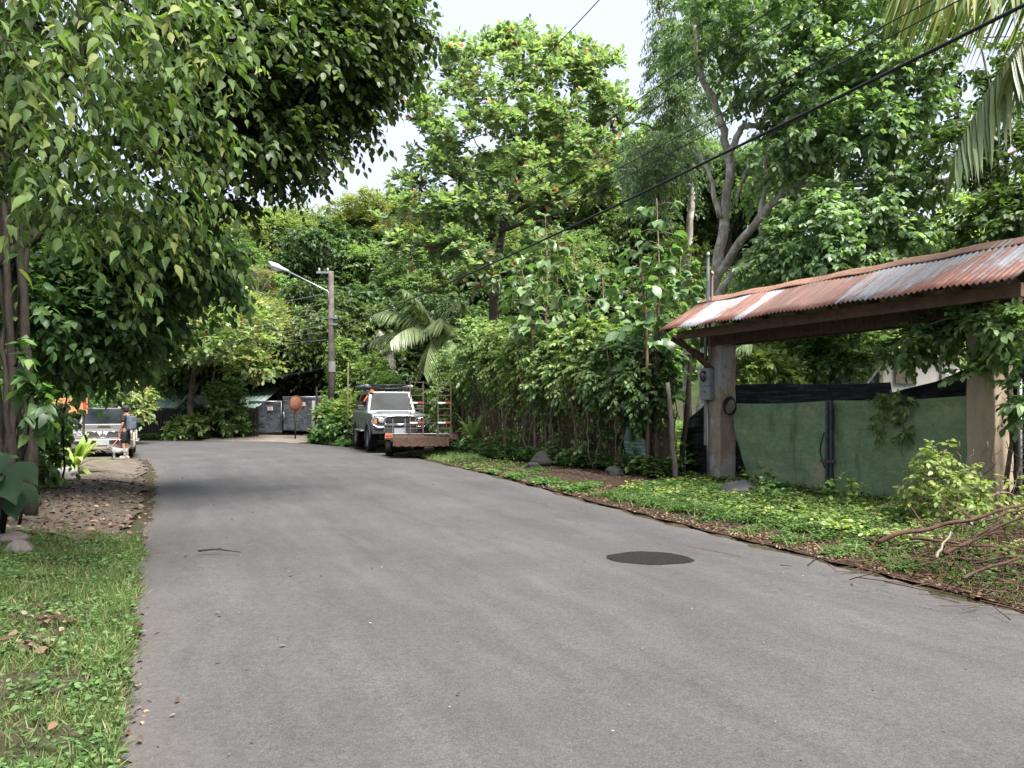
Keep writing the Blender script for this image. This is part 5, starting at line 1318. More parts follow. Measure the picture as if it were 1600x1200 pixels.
def palm(label, base, top, r, specs, lmat, ll, w, n=34, bend=.35, name='coconut_palm'):
    rs = random.Random(len(label)); base, top = Vector(base), Vector(top); root = thing(name, label, 'palm', base)
    mb = MB(); mid = base.lerp(top, .5) + Vector((.15, 0, 0)); p = catmull([Vector((0, 0, -.2)), mid - base, top - base], 12)
    mb.tube(p, [r * (1.25 if k == 0 else 1) * (1 - .35 * k / len(p)) * (1.04 if k % 2 else .97) for k in range(len(p))], 12); mb.build('trunk', B_mid, root, smooth=True)
    for d, L, droop, hg in specs:
        wood = MB(); a = frond(None, wood, top - base, d, L, droop, n, ll, rs, hg, w)
        Vv, T = leaflets(*a[:4], a[4], rs, bend); fo = link('frond', tri_mesh('frond', Vv, T), lmat, root)
        wood.build('rib', LM_palm_rib, fo, smooth=True)
    return root
LM_palm_rib = flat('palm_rib', (.18, .19, .07), .5, .4)
cb = gp(690, 30.8); ct = W(682, 522, 30.2)
palm('coconut palm with arching feathery fronds between jeep and hedge', cb, ct, .16,
     [((-.8, -.2, .65), 3.5, .32, .5), ((-.95, .1, .25), 3.1, .30, .6), ((-.45, -.4, 1), 3.6, .30, .5), ((-.05, -.2, 1), 3.5, .10, .4), ((.4, -.2, .9), 2.8, .35, .5), ((.8, .2, .5), 2.6, .4, .5), ((-.1, -.6, -.2), 2.2, .5, .8),
      ((.45, -.5, .0), 2.1, .6, .7), ((-.45, .4, .8), 2.9, .25, .5), ((.15, -.5, .7), 2.6, .65, .6), ((-.6, -.6, .35), 2.8, .5, .6)], LM_palm, .95, .030, 46)
rb = Vector((7.55, 10.6, gz1(7.55, 10.6)))
palm('tall coconut palm at the right edge, its yellowing fronds drooping over the gateway', rb, Vector((7.5, 9.3, 6.95)), .17,
     [((-.95, -.08, .16), 3.3, .13, 1.0), ((-.80, .12, -.12), 2.2, .85, 1.0), ((-.7, .3, .4), 3.2, .3, .8), ((.3, -.8, .4), 3, .4, .8), ((.8, .2, .5), 3, .4, .8), ((.2, .8, .5), 3, .35, .8), ((-.2, -.3, 1), 2.8, .2, .5), ((-.80, -.10, .0), 1.7, .70, 1.0)], LM_palm2, 1.2, .030, 44, .55)

# ---- flat-tiered tree with reddish leaves, centre
AB = gp(778, 32.5)
tree('almond_tree', 'tall flat tiered tree with scattered red leaves in the middle of the view', 'tree', AB,
     [([AB + Vector((0, 0, -.2)), W(772, 520, 32.5), W(780, 380, 32.5), W(815, 250, 32), W(820, 150, 32), W(818, 85, 32)], .30, .06),
      ([W(780, 370, 32.5), W(730, 300, 31.5), W(680, 250, 31), W(650, 225, 31)], .14, .04), ([W(815, 250, 32), W(880, 215, 31.5), W(960, 190, 31)], .11, .03), ([W(790, 340, 32), W(880, 290, 31), W(960, 250, 30.5)], .12, .03),
      ([W(775, 430, 32.3), W(700, 380, 31), W(630, 340, 30.5)], .12, .03), ([W(815, 200, 32), W(760, 150, 31.5), W(720, 120, 31.5)], .09, .03), ([W(818, 150, 32), W(870, 110, 31.6), W(930, 95, 31.5)], .08, .03), ([W(786, 360, 32.2), W(850, 340, 31), W(900, 330, 30)], .1, .03)],
     [(735, 78, 31.6, 42, 14, 1.6, 36), (815, 70, 32, 40, 14, 1.6, 32), (870, 82, 31.6, 48, 14, 1.6, 36), (935, 95, 31.4, 38, 10, 1.2, 25), (800, 112, 31, 90, 11, 2.4, 49), (710, 125, 31.4, 55, 12, 1.8, 40), (900, 135, 31, 70, 14, 2, 48), (770, 160, 30.8, 100, 11, 2.6, 52),
      (690, 180, 31, 55, 15, 1.8, 43), (955, 170, 31, 45, 18, 1.5, 40), (860, 190, 30.6, 85, 11, 2.2, 48), (740, 215, 30.6, 95, 11, 2.6, 52), (675, 240, 31, 42, 12, 1.6, 32), (930, 238, 30.4, 70, 11, 2, 41), (830, 262, 30.2, 95, 10, 2.4, 52), (715, 275, 30.4, 85, 12, 2.4, 52),
      (640, 335, 30.4, 52, 17, 1.8, 44), (700, 330, 30, 70, 12, 2.2, 48), (800, 318, 29.8, 90, 12, 2.4, 51), (900, 300, 30, 60, 12, 2, 36), (660, 385, 30, 58, 15, 2, 46), (735, 385, 29.6, 60, 14, 2, 43), (760, 430, 29.6, 56, 15, 1.8, 40), (630, 290, 31, 30, 8, 1.2, 14), (960, 290, 30, 40, 12, 1.6, 27), (840, 400, 30, 60, 21, 1.8, 40)],
     dict(twigs=4, per=8, tl=.46, size=.26, kind='obovate', sag=.05, spread=.8, hang=-.05, tilt=.4), LM_almond, B_mid, twigs=6, lobekw=dict(up=.9, fill=.2, thr=-.18, freq=1.3))

# ---- right: pale barked tree, fine leaved tree, and those behind the gateway
TB = gp(1098, 21.5)
tree('broadleaf_tree', 'large pale barked tree with forking lichened limbs behind the gateway', 'tree', TB,
     [([TB + Vector((0, 0, -.2)), W(1104, 560, 21.5), W(1112, 470, 21.4), W(1132, 350, 21.2), W(1138, 245, 21), W(1120, 170, 20.8), W(1092, 105, 20.6), W(1085, 40, 20.4)], .22, .06),
      ([W(1138, 255, 21), W(1158, 200, 20.8), W(1185, 195, 20.6), W(1225, 150, 20.4), W(1250, 60, 20.2)], .11, .04), ([W(1125, 340, 21.1), W(1105, 265, 21), W(1082, 235, 20.8)], .09, .03),
      ([W(1104, 500, 21.3), W(1150, 420, 20.8), W(1186, 380, 20.4), W(1192, 320, 20.2), W(1200, 240, 20), W(1215, 150, 20)], .12, .045),
      ([W(1120, 430, 21), W(1180, 350, 20), W(1225, 300, 19.6), W(1285, 268, 19.4), W(1340, 210, 19), W(1420, 130, 19)], .13, .04), ([W(1225, 298, 19.6), W(1310, 290, 19.2), W(1395, 278, 19), W(1460, 286, 18.6), W(1530, 262, 18), W(1620, 215, 17.6)], .13, .05),
      ([W(1110, 475, 21.3), W(1165, 410, 20.4), W(1215, 365, 19.8), W(1300, 330, 19.2)], .14, .04), ([W(1150, 310, 21), W(1165, 270, 20.8), W(1175, 240, 20.6)], .06, .03)],
     [(1230, 40, 20, 110, 60, 2, 120), (1330, 60, 19.6, 100, 70, 2, 120), (1195, 110, 20, 70, 44, 1.6, 52), (1285, 140, 19.4, 95, 50, 1.8, 90), (1380, 150, 19, 80, 60, 1.6, 85), (1330, 215, 18.8, 90, 45, 1.6, 95), (1250, 215, 19.4, 70, 40, 1.4, 66), (1100, 40, 20.6, 60, 50, 1.5, 60), 
      (1420, 205, 18.4, 50, 30, 1.4, 26), (1330, 330, 18.4, 90, 40, 1.5, 90), (1270, 370, 18.6, 70, 45, 1.4, 76), (1370, 385, 18.2, 80, 40, 1.4, 76), (1300, 410, 18.4, 80, 36, 1.4, 70), (1430, 50, 18.4, 50, 40, 1.5, 22), (1420, 290, 18.2, 60, 20, 1.2, 34), (1210, -60, 20, 150, 60, 2.5, 90), (1380, -50, 19, 120, 60, 2.5, 80), (1175, 275, 22.6, 50, 40, .8, 30), (1200, 420, 19.6, 50, 26, .9, 30), (1220, 250, 19.4, 40, 24, .8, 16)],
     dict(twigs=4, per=9, tl=.55, size=.165, kind='oval', sag=.3, hang=.45, spread=.75), LM_right, B_pale, twigs=5, lobekw=dict(fill=.3), wob=.05)
FB = gp(1076, 25.0)
tree('fine_leaved_tree', 'grey green fine leaved tree between the tiered tree and the pale barked tree', 'tree', FB,
     [([FB + Vector((0, 0, -.2)), W(1072, 500, 25), W(1080, 320, 25), W(1078, 200, 25), W(1050, 110, 24.6), W(1030, 20, 24.4)], .16, .05), ([W(1079, 240, 25), W(1020, 200, 24.4), W(980, 190, 24.2)], .06, .02), ([W(1080, 290, 25), W(1020, 270, 24.2), W(970, 265, 24)], .06, .02)],
     [(1070, 20, 24.4, 42, 60, 1.5, 100), (1045, 85, 24.2, 30, 40, 1.2, 60), (1085, 90, 24.4, 40, 45, 1.3, 64), (1035, 165, 24, 26, 34, 1.1, 46), (1075, 170, 24.2, 40, 40, 1.2, 60), (1010, 240, 23.8, 40, 30, 1.2, 62), (1060, 245, 24, 45, 36, 1.3, 70), (1020, 295, 23.8, 45, 28, 1.2, 54), (1110, 130, 24.8, 30, 50, 1.2, 30), (1065, -60, 24.6, 45, 50, 1.6, 44)],
     dict(twigs=5, per=10, tl=.5, size=.14, kind='lance', sag=.6, hang=.7, spread=.6), LM_fine, B_pale, twigs=5, lobekw=dict(fill=.25))
def simple(name, label, px, Y, r, toppy, lobes, kw, lm, bark=B_mid, **k):
    return tree(name, label, 'tree', gp(px, Y), [], lobes, kw, lm, bark, auto=(r, W(px, toppy, Y)), **k)
simple('understory_tree', 'bright green dense tree seen between the gateway roof and the overhanging limb', 1450, 27, .16, 480, [(1450, 350, 27, 70, 40, 2, 90), (1400, 400, 27, 70, 40, 2, 90), (1490, 410, 26.5, 60, 36, 2, 70), (1530, 330, 27, 50, 40, 2, 60), (1450, 440, 26, 90, 30, 2, 80)], dict(twigs=4, per=9, tl=.5, size=.17), LM_hedge)
simple('understory_tree', 'dark broad leaved tree at the right edge behind the palm frond', 1580, 16.5, .15, 430, [(1570, 350, 16, 60, 40, 1.2, 64), (1500, 240, 17, 50, 34, 1.2, 28), (1565, 160, 17, 50, 50, 1.4, 30), (1590, 260, 16.5, 50, 60, 1.2, 56), (1530, 60, 17.5, 60, 50, 1.4, 20), (1620, 400, 15.5, 50, 50, 1, 40), (1470, 120, 18, 40, 30, 1.2, 10)], dict(twigs=4, per=9, tl=.5, size=.15, kind='oval', hang=.4), LM_dark)
simple('understory_tree', 'shaded bushy tree seen under the gateway lintel in the middle', 1290, 20.5, .12, 590, [(1290, 545, 20.5, 60, 38, 1.2, 80), (1240, 560, 20.8, 40, 36, 1.2, 50), (1330, 530, 20.3, 50, 34, 1.2, 60), (1290, 590, 20.2, 60, 26, 1, 60), (1270, 500, 20.6, 60, 30, 1.2, 50)], dict(twigs=4, per=8, tl=.42, size=.15), LM_shade)
simple('understory_tree', 'sunlit leafy tree under the lintel above the pale shed', 1440, 23.5, .12, 560, [(1440, 535, 23.4, 60, 24, 1.2, 60), (1400, 520, 23.4, 50, 24, 1.2, 50), (1490, 545, 23, 40, 24, 1, 40), (1380, 555, 23.8, 36, 20, 1, 34)], dict(twigs=4, per=8, tl=.42, size=.17), LM_bright)
simple('understory_tree', 'small light green tree just right of the meter post under the lintel', 1190, 19.5, .08, 600, [(1180, 575, 19.4, 28, 18, .8, 36), (1215, 590, 19.6, 34, 26, .8, 46), (1190, 560, 20.4, 40, 30, 1, 40), (1160, 610, 19.4, 26, 14, .7, 26)], dict(twigs=4, per=8, tl=.36, size=.15), LM_bright)
simple('understory_tree', 'green leafy tree behind the far end of the gateway roof', 1180, 23.5, .13, 520, [(1170, 480, 23.5, 70, 30, 1.6, 70), (1240, 440, 23, 80, 30, 1.6, 80), (1140, 540, 23, 60, 36, 1.4, 60), (1230, 520, 22.5, 80, 36, 1.4, 70), (1060, 420, 24, 50, 40, 1.4, 60)], dict(twigs=4, per=8, tl=.45, size=.17), LM_hedge)
# small palm frond glimpsed behind the post
palm('young palm with one frond showing behind the meter post', gp(1150, 19.0), W(1150, 560, 19.0), .07, [((.55, -.1, .55), 1.5, .75, .8), ((.2, -.3, .8), 1.4, .6, .7), ((-.6, .1, .5), 1.4, .6, .7), ((.1, .6, .7), 1.3, .5, .7)], LM_palm, .5, .022, 26, name='young_palm')

# ---- living fence between jeep and gateway
HA, HB = gp(712, 26.5), gp(1034, 16.6)
def hedge_at(px):
    u = (px - 712) / (1034 - 712); d0, d1 = 1 / 26.5, 1 / 16.6; return 1 / (d0 + (d1 - d0) * u)
hl = ['leftmost hedge shrub, behind the strappy green plant', 'hedge shrub with a tall domed top, second from the trailer', 'hedge shrub full of dry stems, third from the trailer', 'hedge shrub above the grey boulder on the mulch', 'hedge shrub with a thick pale trunk, in the middle of the living fence',
      'hedge shrub with vines hanging between its thin stems', 'hedge shrub above the mulch mound', 'hedge shrub beside the faded green netting', 'dark hedge shrub next to the big leaved sapling']
for k, px in enumerate((718, 752, 790, 826, 864, 900, 938, 974, 1008)):
    Y = hedge_at(px); rs = random.Random(k + 40); b = gp(px, Y); tp = (545, 500, 500, 515, 530, 512, 505, 520, 545)[k]
    limbs = []
    for q in range(17):
        dx = rs.uniform(-.75, .75); x0 = b + Vector((dx, rs.uniform(-.35, .35), -.05)); h = rs.uniform(1.5, 3.0)
        limbs.append(([x0, x0 + Vector((rs.uniform(-.12, .12), rs.uniform(-.1, .1), h * .5)), x0 + Vector((rs.uniform(-.25, .25), rs.uniform(-.2, .2), h))], rs.uniform(.010, .026) if q else (.09 if k in (1, 4) else .05), rs.uniform(.008, .02)))
    tree('hedge_shrub', hl[k], 'shrub', b, limbs, [(px, tp + 35, Y, 36, 34, 1.0, 85), (px + rs.uniform(-8, 8), tp + 72, Y - .3, 38, 26, .9, 75), (px + rs.uniform(-12, 12), tp + 104, Y - .35, 26, 18, .6, 16), (px, 690, Y - .3, 30, 20, .4, 8)],
         dict(twigs=4, per=9, tl=.42, size=.125, kind='oval' if k > 4 else 'rhomb', sag=.35, hang=.4), LM_hedge if k in (0, 1, 2, 3) else LM_shade if k in (7, 8) else (LM_hedge if k != 5 else LM_bright), B_stem, 'shrubs of the living fence', twigs=3, trunk='stem', wood=.006, stemsides=6)
# dry hanging vines and thin stems tangled in the hedge
rg, rs = rngs(); A = []; Bq = []
for q in range(1100):
    px = rs.uniform(705, 1040); Y = hedge_at(px) + rs.uniform(-.5, .1); p = gp(px, Y); h = rs.uniform(.4, 2.3)
    a = Vector((p.x, p.y, p.z + rs.choice([0, 0, rs.uniform(.2, 1)]))); b_ = a + Vector((rs.uniform(-.22, .22), rs.uniform(-.1, .1), h)); A.append(a); Bq.append(b_)
A, Bq = np.array([tuple(a) for a in A]), np.array([tuple(a) for a in Bq]); Mi = (A + Bq) / 2 + rg.normal(size=A.shape) * .05
w_ = cat([sticks(A, Mi, .009, .008), sticks(Mi, Bq, .008, .005)])
tag(link('dry_vines', tri_mesh('dry_vines', *w_), B_stem), kind='stuff')
# big leaved saplings
def sapling(label, px, Y, y0, y1, size, n, stems, seed, lm=LM_big):
    rg, rs = rngs(); b = gp(px, Y); root = thing('big_leaved_sapling', label, 'sapling', b, 0, 'big leaved saplings along the fence'); mb = MB(); P, D, U, S = [], [], [], []
    for s_ in stems:
        top = W(px + s_[0], y0 + s_[1], Y + s_[2]); lo = W(px + s_[0] * .5, y1, Y + s_[2] * .5); st = catmull([b + Vector((s_[0] * .006, 0, -.1)), lo, lo.lerp(top, .5) + Vector((.05, 0, 0)), top], 8); mb.tube([p - b for p in st], [.05 * (1 - .85 * k / len(st)) for k in range(len(st))], 8)
        for k in range(n):
            t = (k + rs.random()) / n; p = lo.lerp(top, t); a = k * 2.4 + rs.uniform(-.5, .5); o = Vector((math.cos(a), math.sin(a), rs.uniform(.1, .5))).normalized()
            L = rs.uniform(.35, .75) * (1 - .45 * t); tip = p + o * L + Vector((0, 0, -.08)); mb.tube([p - b, p.lerp(tip, .5) + Vector((0, 0, .05)) - b, tip - b], .008, 4)
            for q in range(4):
                P.append(tuple(tip + Vector((rs.uniform(-.06, .06), rs.uniform(-.06, .06), rs.uniform(-.05, .05))))); dd = (o * rs.uniform(.3, 1) + Vector((rs.uniform(-.5, .5), rs.uniform(-.5, .5), rs.uniform(-.95, -.05)))); D.append(tuple(dd)); U.append((o.x * 1.1 + rs.uniform(-.4, .4), o.y * 1.1 + rs.uniform(-.4, .4), .7)); S.append(size * rs.uniform(.65, 1.2) * (1 - .3 * t))
    Vv, T = place(np.array(P), np.array(D), np.array(U), np.array(S), 'big'); link('leaves', tri_mesh('leaves', Vv - np.array(b), T), lm, root); mb.build('stem', B_stem, root, smooth=True)
sapling('tall big leaved sapling beside the far end of the gateway roof', 1026, 16.3, 310, 560, .33, 28, [(0, 0, 0), (38, 90, .3), (-30, 70, -.2)], 1)
sapling('big leaved sapling with drooping pale leaves above the middle of the hedge', 852, 20.5, 335, 540, .38, 24, [(0, 0, 0), (46, 60, .4), (-40, 70, -.3), (20, 20, .5)], 2)
sapling('big leaved sapling half buried in the hedge between the two taller ones', 940, 19.0, 410, 560, .34, 18, [(0, 0, 0), (26, 40, .3), (-26, 50, 0)], 3)
# strappy plants
def strap(name, label, base_, n, L, w, lm, seed, up=1.2, stem=0):
    rs = random.Random(seed); b = Vector(base_); root = thing(name, label, 'plant', b); V, T = [], []
    for k in range(n):
        a = k * 2.4 + rs.uniform(-.3, .3); o = Vector((math.cos(a), math.sin(a), 0)); el = rs.uniform(.3, up); l = L * rs.uniform(.7, 1.1); sd_ = Vector((-o.y, o.x, 0)); i0 = len(V)
        for q in range(7):
            t = q / 6; p = Vector((0, 0, stem)) + o * l * t * .75 / (1 + el * .3) + Vector((0, 0, l * (el * t * .8 - .55 * t * t * 1.0))); ww = w * math.sin(PI * min(1, .15 + .8 * t)) ** .7 * (1 if q < 6 else .05)
            V += [tuple(p - sd_ * ww), tuple(p + Vector((0, 0, -.15 * ww))), tuple(p + sd_ * ww)]
            if q:
                c = i0 + q * 3; T += [(c - 3, c - 2, c + 1), (c - 3, c + 1, c), (c - 2, c - 1, c + 2), (c - 2, c + 2, c + 1)]
    link('leaves', tri_mesh('leaves', np.array(V), np.array(T)), lm, root)
    mb = MB(); mb.tube([(0, 0, -.1), (.02, 0, stem + .1)], [.07, .045], 8); mb.build('stem', B_stem, root, smooth=True); return root
strap('strappy_plant', 'clump of arching strap leaves on a dry stem before the hedge by the trailer', on(738, 712), 22, 1.05, .055, LM_bright, 3, 1.9, .45)
strap('strappy_plant', 'bright green strap leaved clump in front of the silver car', on(118, 742), 30, 1.35, .07, LM_bright, 5, 1.5, .15)
strap('strappy_plant', 'smaller dark strap leaved clump left of the bright one by the car', on(88, 738), 22, .95, .05, LM_hedge, 6, 1.3, .1)

# ---- left side: fig trunks, overhanging boughs, dark canopy, thicket
FT = Vector((-7.15, 10.4, 0)); FT.z = gz1(FT.x, 10.4)
rs = random.Random(21); limbs = []
for k in range(17):
    dx = -1.3 + 1.9 * k / 16 + rs.uniform(-.06, .06); a = FT + Vector((dx * .75, rs.uniform(-.35, .35), -.1)); h = 7.5
    limbs.append(([a, a + Vector((rs.uniform(-.08, .08), rs.uniform(-.1, .1), 1.6)), a + Vector((rs.uniform(-.12, .12) - dx * .15, 0, 3.6)), a + Vector((rs.uniform(-.3, .3) - dx * .25, rs.uniform(-.2, .2), h))], rs.uniform(.035, .085) if k % 4 else .11, .03))
limbs += [([FT + Vector((0, 0, 4.6)), W(150, 60, 10.6), W(330, 120, 11), W(520, 130, 11.6)], .14, .03), ([FT + Vector((0, 0, 5.0)), W(200, -40, 11), W(420, 10, 11.6), W(600, 40, 12.2)], .14, .03), ([FT + Vector((-.1, 0, 4.0)), W(120, 230, 10.8), W(280, 230, 11), W(470, 250, 11.6)], .12, .03), ([FT + Vector((0, 0, 3.4)), W(120, 330, 10.8), W(240, 340, 11.2), W(340, 330, 11.5)], .10, .03), ([FT + Vector((.2, 0, 4.0)), W(500, 150, 12), W(560, 170, 12.2), W(615, 190, 12.4)], .03, .012)]
tree('fig_tree', 'massive many stemmed fig tree whose dark canopy hangs over the road', 'tree', FT, limbs,
     [(430, 20, 11.4, 150, 60, 1.5, 150), (560, 40, 12, 90, 50, 1.2, 100), (380, 110, 11, 120, 60, 1.4, 130), (490, 110, 11.6, 100, 46, 1.3, 105), (575, 95, 12.2, 50, 34, 1, 46), (420, 180, 11.2, 100, 46, 1.2, 85), (510, 165, 11.8, 56, 34, 1, 40), (340, 230, 11, 80, 40, 1.2, 70), (440, 225, 11.4, 60, 28, 1, 36), (360, 272, 11, 60, 22, .9, 26),
      (300, 180, 10.8, 90, 70, 1.2, 90), (615, 15, 12.4, 36, 30, .8, 28), (560, 165, 12.2, 26, 20, .6, 12), (310, 315, 11.6, 40, 24, .9, 24), (620, 70, 12.6, 22, 14, .6, 11), (590, 140, 12.3, 20, 10, .5, 7), (300, 20, 10.8, 120, 60, 1.4, 90)],
     dict(twigs=4, per=9, tl=.58, size=.13, kind='oval', sag=.3, hang=.35, spread=.6), LM_dark, B_dark, twigs=6, lobekw=dict(fill=.15, up=0, thr=-.28, freq=1.6), wob=.03, wood=.005)
# the nearer boughs with big pointed leaves
NB = Vector((-5.9, 7.2, 0)); NB.z = gz1(NB.x, NB.y)
rg, rs = rngs(); root = thing('overhanging_tree', 'near tree arching bright pointed leaves out over the left lawn', 'tree', NB)
mb = MB(); leafs = []; limb(mb, [Vector((0, 0, -.2)), Vector((-.1, .05, 2)), Vector((.1, -.1, 4.2)), Vector((.4, -.2, 6.2))], .16, .07, 9, 6, .02, rs)
def bough(y_start, tip, r0=.03, nsub=9, dens=1.0, size=.17):
    """an arching bough with hanging leafy twigs along its outer part"""
    a = NB + Vector((.1, -.1, y_start)); tip = Vector(tip); m = a.lerp(tip, .5) + Vector((0, 0, (tip - a).length * .22)); path = catmull([a, m, tip], 12)
    mb.tube([p - NB for p in path], [r0 * (1 - .85 * k / len(path)) for k in range(len(path))], 6)
    C, O = [], []
    for k in range(nsub):
        t = .28 + .72 * (k + rs.random() * .6) / nsub; i = min(len(path) - 2, int(t * (len(path) - 1))); p = path[i]; tg = (path[i + 1] - path[i]).normalized()
        sd_ = tg.cross(Vector((0, 0, 1))).normalized() * rs.choice([-1, 1]); C.append(tuple(p)); O.append(tuple((tg * .95 + sd_ * .5 + Vector((0, 0, rs.uniform(-.35, .2)))).normalized()))
    C.append(tuple(path[-2])); O.append(tuple((path[-1] - path[-3]).normalized()))
    lv, tw = foliage(np.array(C), np.array(O), rg, twigs=4, per=12, tl=.64, size=size, kind='ovate', sag=.42, spread=.3, hang=.6, tilt=.5, sv=.48, wood=.004); leafs.append(lv)
    b = len(mb.v); mb.v += [tuple(x) for x in (tw[0] - np.array(NB))]; mb.f += [tuple(int(i) + b for i in f) for f in tw[1]]; mb.m += [0] * len(tw[1])
for y0, px, py, Y in ((5.4, 355, 25, 6.2), (5.2, 300, 10, 5.6), (5.0, 345, 105, 6.6), (5.0, 250, 70, 5.8), (4.6, 312, 190, 6.6), (4.8, 200, 30, 5.2), (4.4, 320, 265, 7.2), (4.4, 220, 150, 6.0), (4.0, 262, 250, 6.4), (4.2, 150, 110, 5.4), (3.8, 290, 330, 7.4), (3.6, 200, 300, 6.2), (3.4, 262, 368, 7.0), (3.6, 120, 210, 5.4), (3.2, 180, 385, 6.6), (3.0, 130, 330, 5.8), (3.0, 60, 260, 5.0), (5.4, 80, -20, 4.8), (5.6, 160, -60, 5.2), (4.6, 30, 90, 5.0), (4.0, 20, 170, 5.2), (5.8, 260, -80, 5.8), (5.5, 390, -40, 6.6)):
    bough(y0, W(px, py, Y), nsub=7, size=.098)
Vv, T = cat(leafs); link('crown', tri_mesh('crown', Vv - np.array(NB), T), LM_near, root); mb.build('trunk', B_dark, root, smooth=True)
# thicket under them
tree('thicket_tree', 'shaded leafy tree filling the gap between the fig trunks and the silver car', 'tree', gp(-70, 13.4), [],
     [(70, 470, 12, 80, 80, 1.2, 100), (150, 500, 12.5, 70, 70, 1.2, 95), (215, 450, 13, 60, 60, 1.1, 75), (230, 390, 13, 80, 50, 1.2, 80), (300, 400, 13.6, 60, 40, 1, 55), (115, 545, 12.5, 50, 34, 1, 44), (180, 530, 13, 40, 34, .9, 34), (70, 530, 12.6, 50, 30, 1, 24), (330, 430, 14, 40, 26, .8, 26), (150, 430, 13, 90, 60, 1.2, 80), (225, 520, 13.4, 34, 30, .8, 30), (40, 400, 12.4, 80, 70, 1.2, 70)],
     dict(twigs=4, per=8, tl=.5, size=.16, kind='oval', sag=.3, hang=.45), LM_shade, B_dark, auto=(.11, W(-40, 440, 13.4)), twigs=4, lobekw=dict(fill=.3))
tree('understory_bush', 'dark bush with hanging stems between fig trunks and strap leaved clumps', 'bush', gp(66, 14.5), [([gp(50 + 9 * q, 14.4), W(48 + 9 * q + (q % 3) * 4, 600, 14.2), W(46 + 10 * q, 540, 14)], .02, .01) for q in range(6)],
     [(64, 660, 14.2, 20, 30, .6, 12), (74, 700, 14.0, 18, 20, .5, 12), (84, 640, 14.4, 14, 20, .4, 7), (60, 728, 13.6, 20, 14, .4, 10)], dict(twigs=4, per=8, tl=.4, size=.15, kind='oval', hang=.5), LM_shade, B_dark, trunk='stem')
tree('understory_bush', 'bush with light green leaves hanging in front of the fig trunks', 'bush', gp(40, 9.6), [([gp(30, 9.6), W(45, 640, 9.5), W(60, 590, 9.4)], .02, .008)],
     [(58, 622, 9.4, 18, 10, .25, 4), (30, 565, 9.4, 14, 10, .2, 2)], dict(twigs=3, per=7, tl=.32, size=.14, kind='heart', hang=.5), LM_shade, B_dark, trunk='stem')
# bushes hiding the yard left of the car
tree('yard_shrub', 'green shrub in the yard behind the silver car', 'shrub', gp(160, 31), [([gp(160, 31), W(160, 600, 31)], .06, .03)], [(150, 610, 30.8, 60, 26, 1.4, 80), (190, 620, 31, 40, 22, 1.2, 46), (205, 640, 31.5, 26, 16, .9, 26), (120, 625, 29, 50, 24, 1.2, 50)], dict(twigs=4, per=7, tl=.45, size=.2), LM_almond2, B_mid, trunk='stem')
tree('yard_shrub', 'dark shrub mass behind the orange sign board', 'shrub', gp(75, 25), [([gp(75, 25), W(75, 600, 25)], .06, .03)], [(60, 640, 25, 70, 50, 1.4, 100), (20, 600, 24, 60, 60, 1.4, 70), (95, 690, 24.4, 36, 26, 1, 50), (60, 560, 26, 90, 50, 1.4, 60), (130, 590, 27, 60, 34, 1.4, 50)], dict(twigs=4, per=8, tl=.5, size=.18), LM_shade, B_mid, trunk='stem')
# giant leaf plant at the left edge
rs = random.Random(9); b = on(4, 838); root = thing('elephant_ear_plant', 'plant with huge dark leaves at the left edge of the lawn', 'plant', b)
P, D, U, S = [], [], [], []; mb = MB()
for px, py, Y, dd, s_ in ((34, 738, 8.4, (.9, -.35, -.2), .46), (14, 762, 8.1, (.7, -.6, -.6), .40), (-6, 728, 8.5, (.3, -.8, -.5), .44), (44, 772, 8.7, (.8, .2, -.7), .34), (-20, 760, 8.0, (-.3, -.8, -.4), .42), (22, 790, 8.2, (.5, -.7, -.8), .32), (4, 715, 8.8, (.5, .5, .1), .42)):
    e = W(px, py, Y) - b; e = e - Vector(dd).normalized() * s_ * .5; mb.tube([(0, 0, 0), e * .55 + Vector((0, 0, .12)), e], [.02, .014, .008], 6); P.append(tuple(e)); D.append(dd); U.append((-.1, -.35, 1)); S.append(s_)
Vv, T = place(np.array(P), np.array(D), np.array(U), np.array(S), 'big'); link('leaves', tri_mesh('leaves', Vv, T, True), leafmat('deep_leaf', [(0, (.008, .020, .009)), (1, (.026, .06, .022))], .1, .5, .12), root); mb.build('stem', B_dark, root, smooth=True)

# ---- creepers on the near post and over the gate
CB = gw(6.1, 1.2, .1)
tree('creeper', 'leafy creeper smothering the near end of the tin roof and the tan post top', 'creeper', CB,
     [([CB, gw(6.25, .96, 1.0), gw(6.2, .95, 2.2), gw(6.0, .9, 3.0)], .035, .02), ([CB + Vector((.1, .1, 0)), gw(6.35, 1.0, 1.1), gw(6.3, .9, 2.2), gw(6.5, .8, 2.85)], .03, .015), ([gw(6.0, .9, 3.0), gw(5.2, .7, 2.75), gw(4.6, .7, 2.6)], .014, .006)],
     [(1490, 495, 10.6, 36, 24, .4, 26), (1530, 510, 10.2, 40, 30, .4, 36), (1565, 510, 9.5, 30, 22, .3, 24), (1600, 520, 9.3, 26, 30, .3, 22), (1450, 528, 10.9, 44, 16, .3, 26), (1410, 545, 11.2, 26, 14, .3, 14), (1515, 585, 10.0, 20, 16, .2, 7), (1625, 610, 9.2, 30, 60, .4, 24)],
     dict(twigs=4, per=7, tl=.24, size=.11, kind='oval', sag=.3, hang=.4), LM_hedge, B_mid, trunk='stem', twigs=4, wood=.004)
gb_ = gw(4.2, 1.2, 1.75)
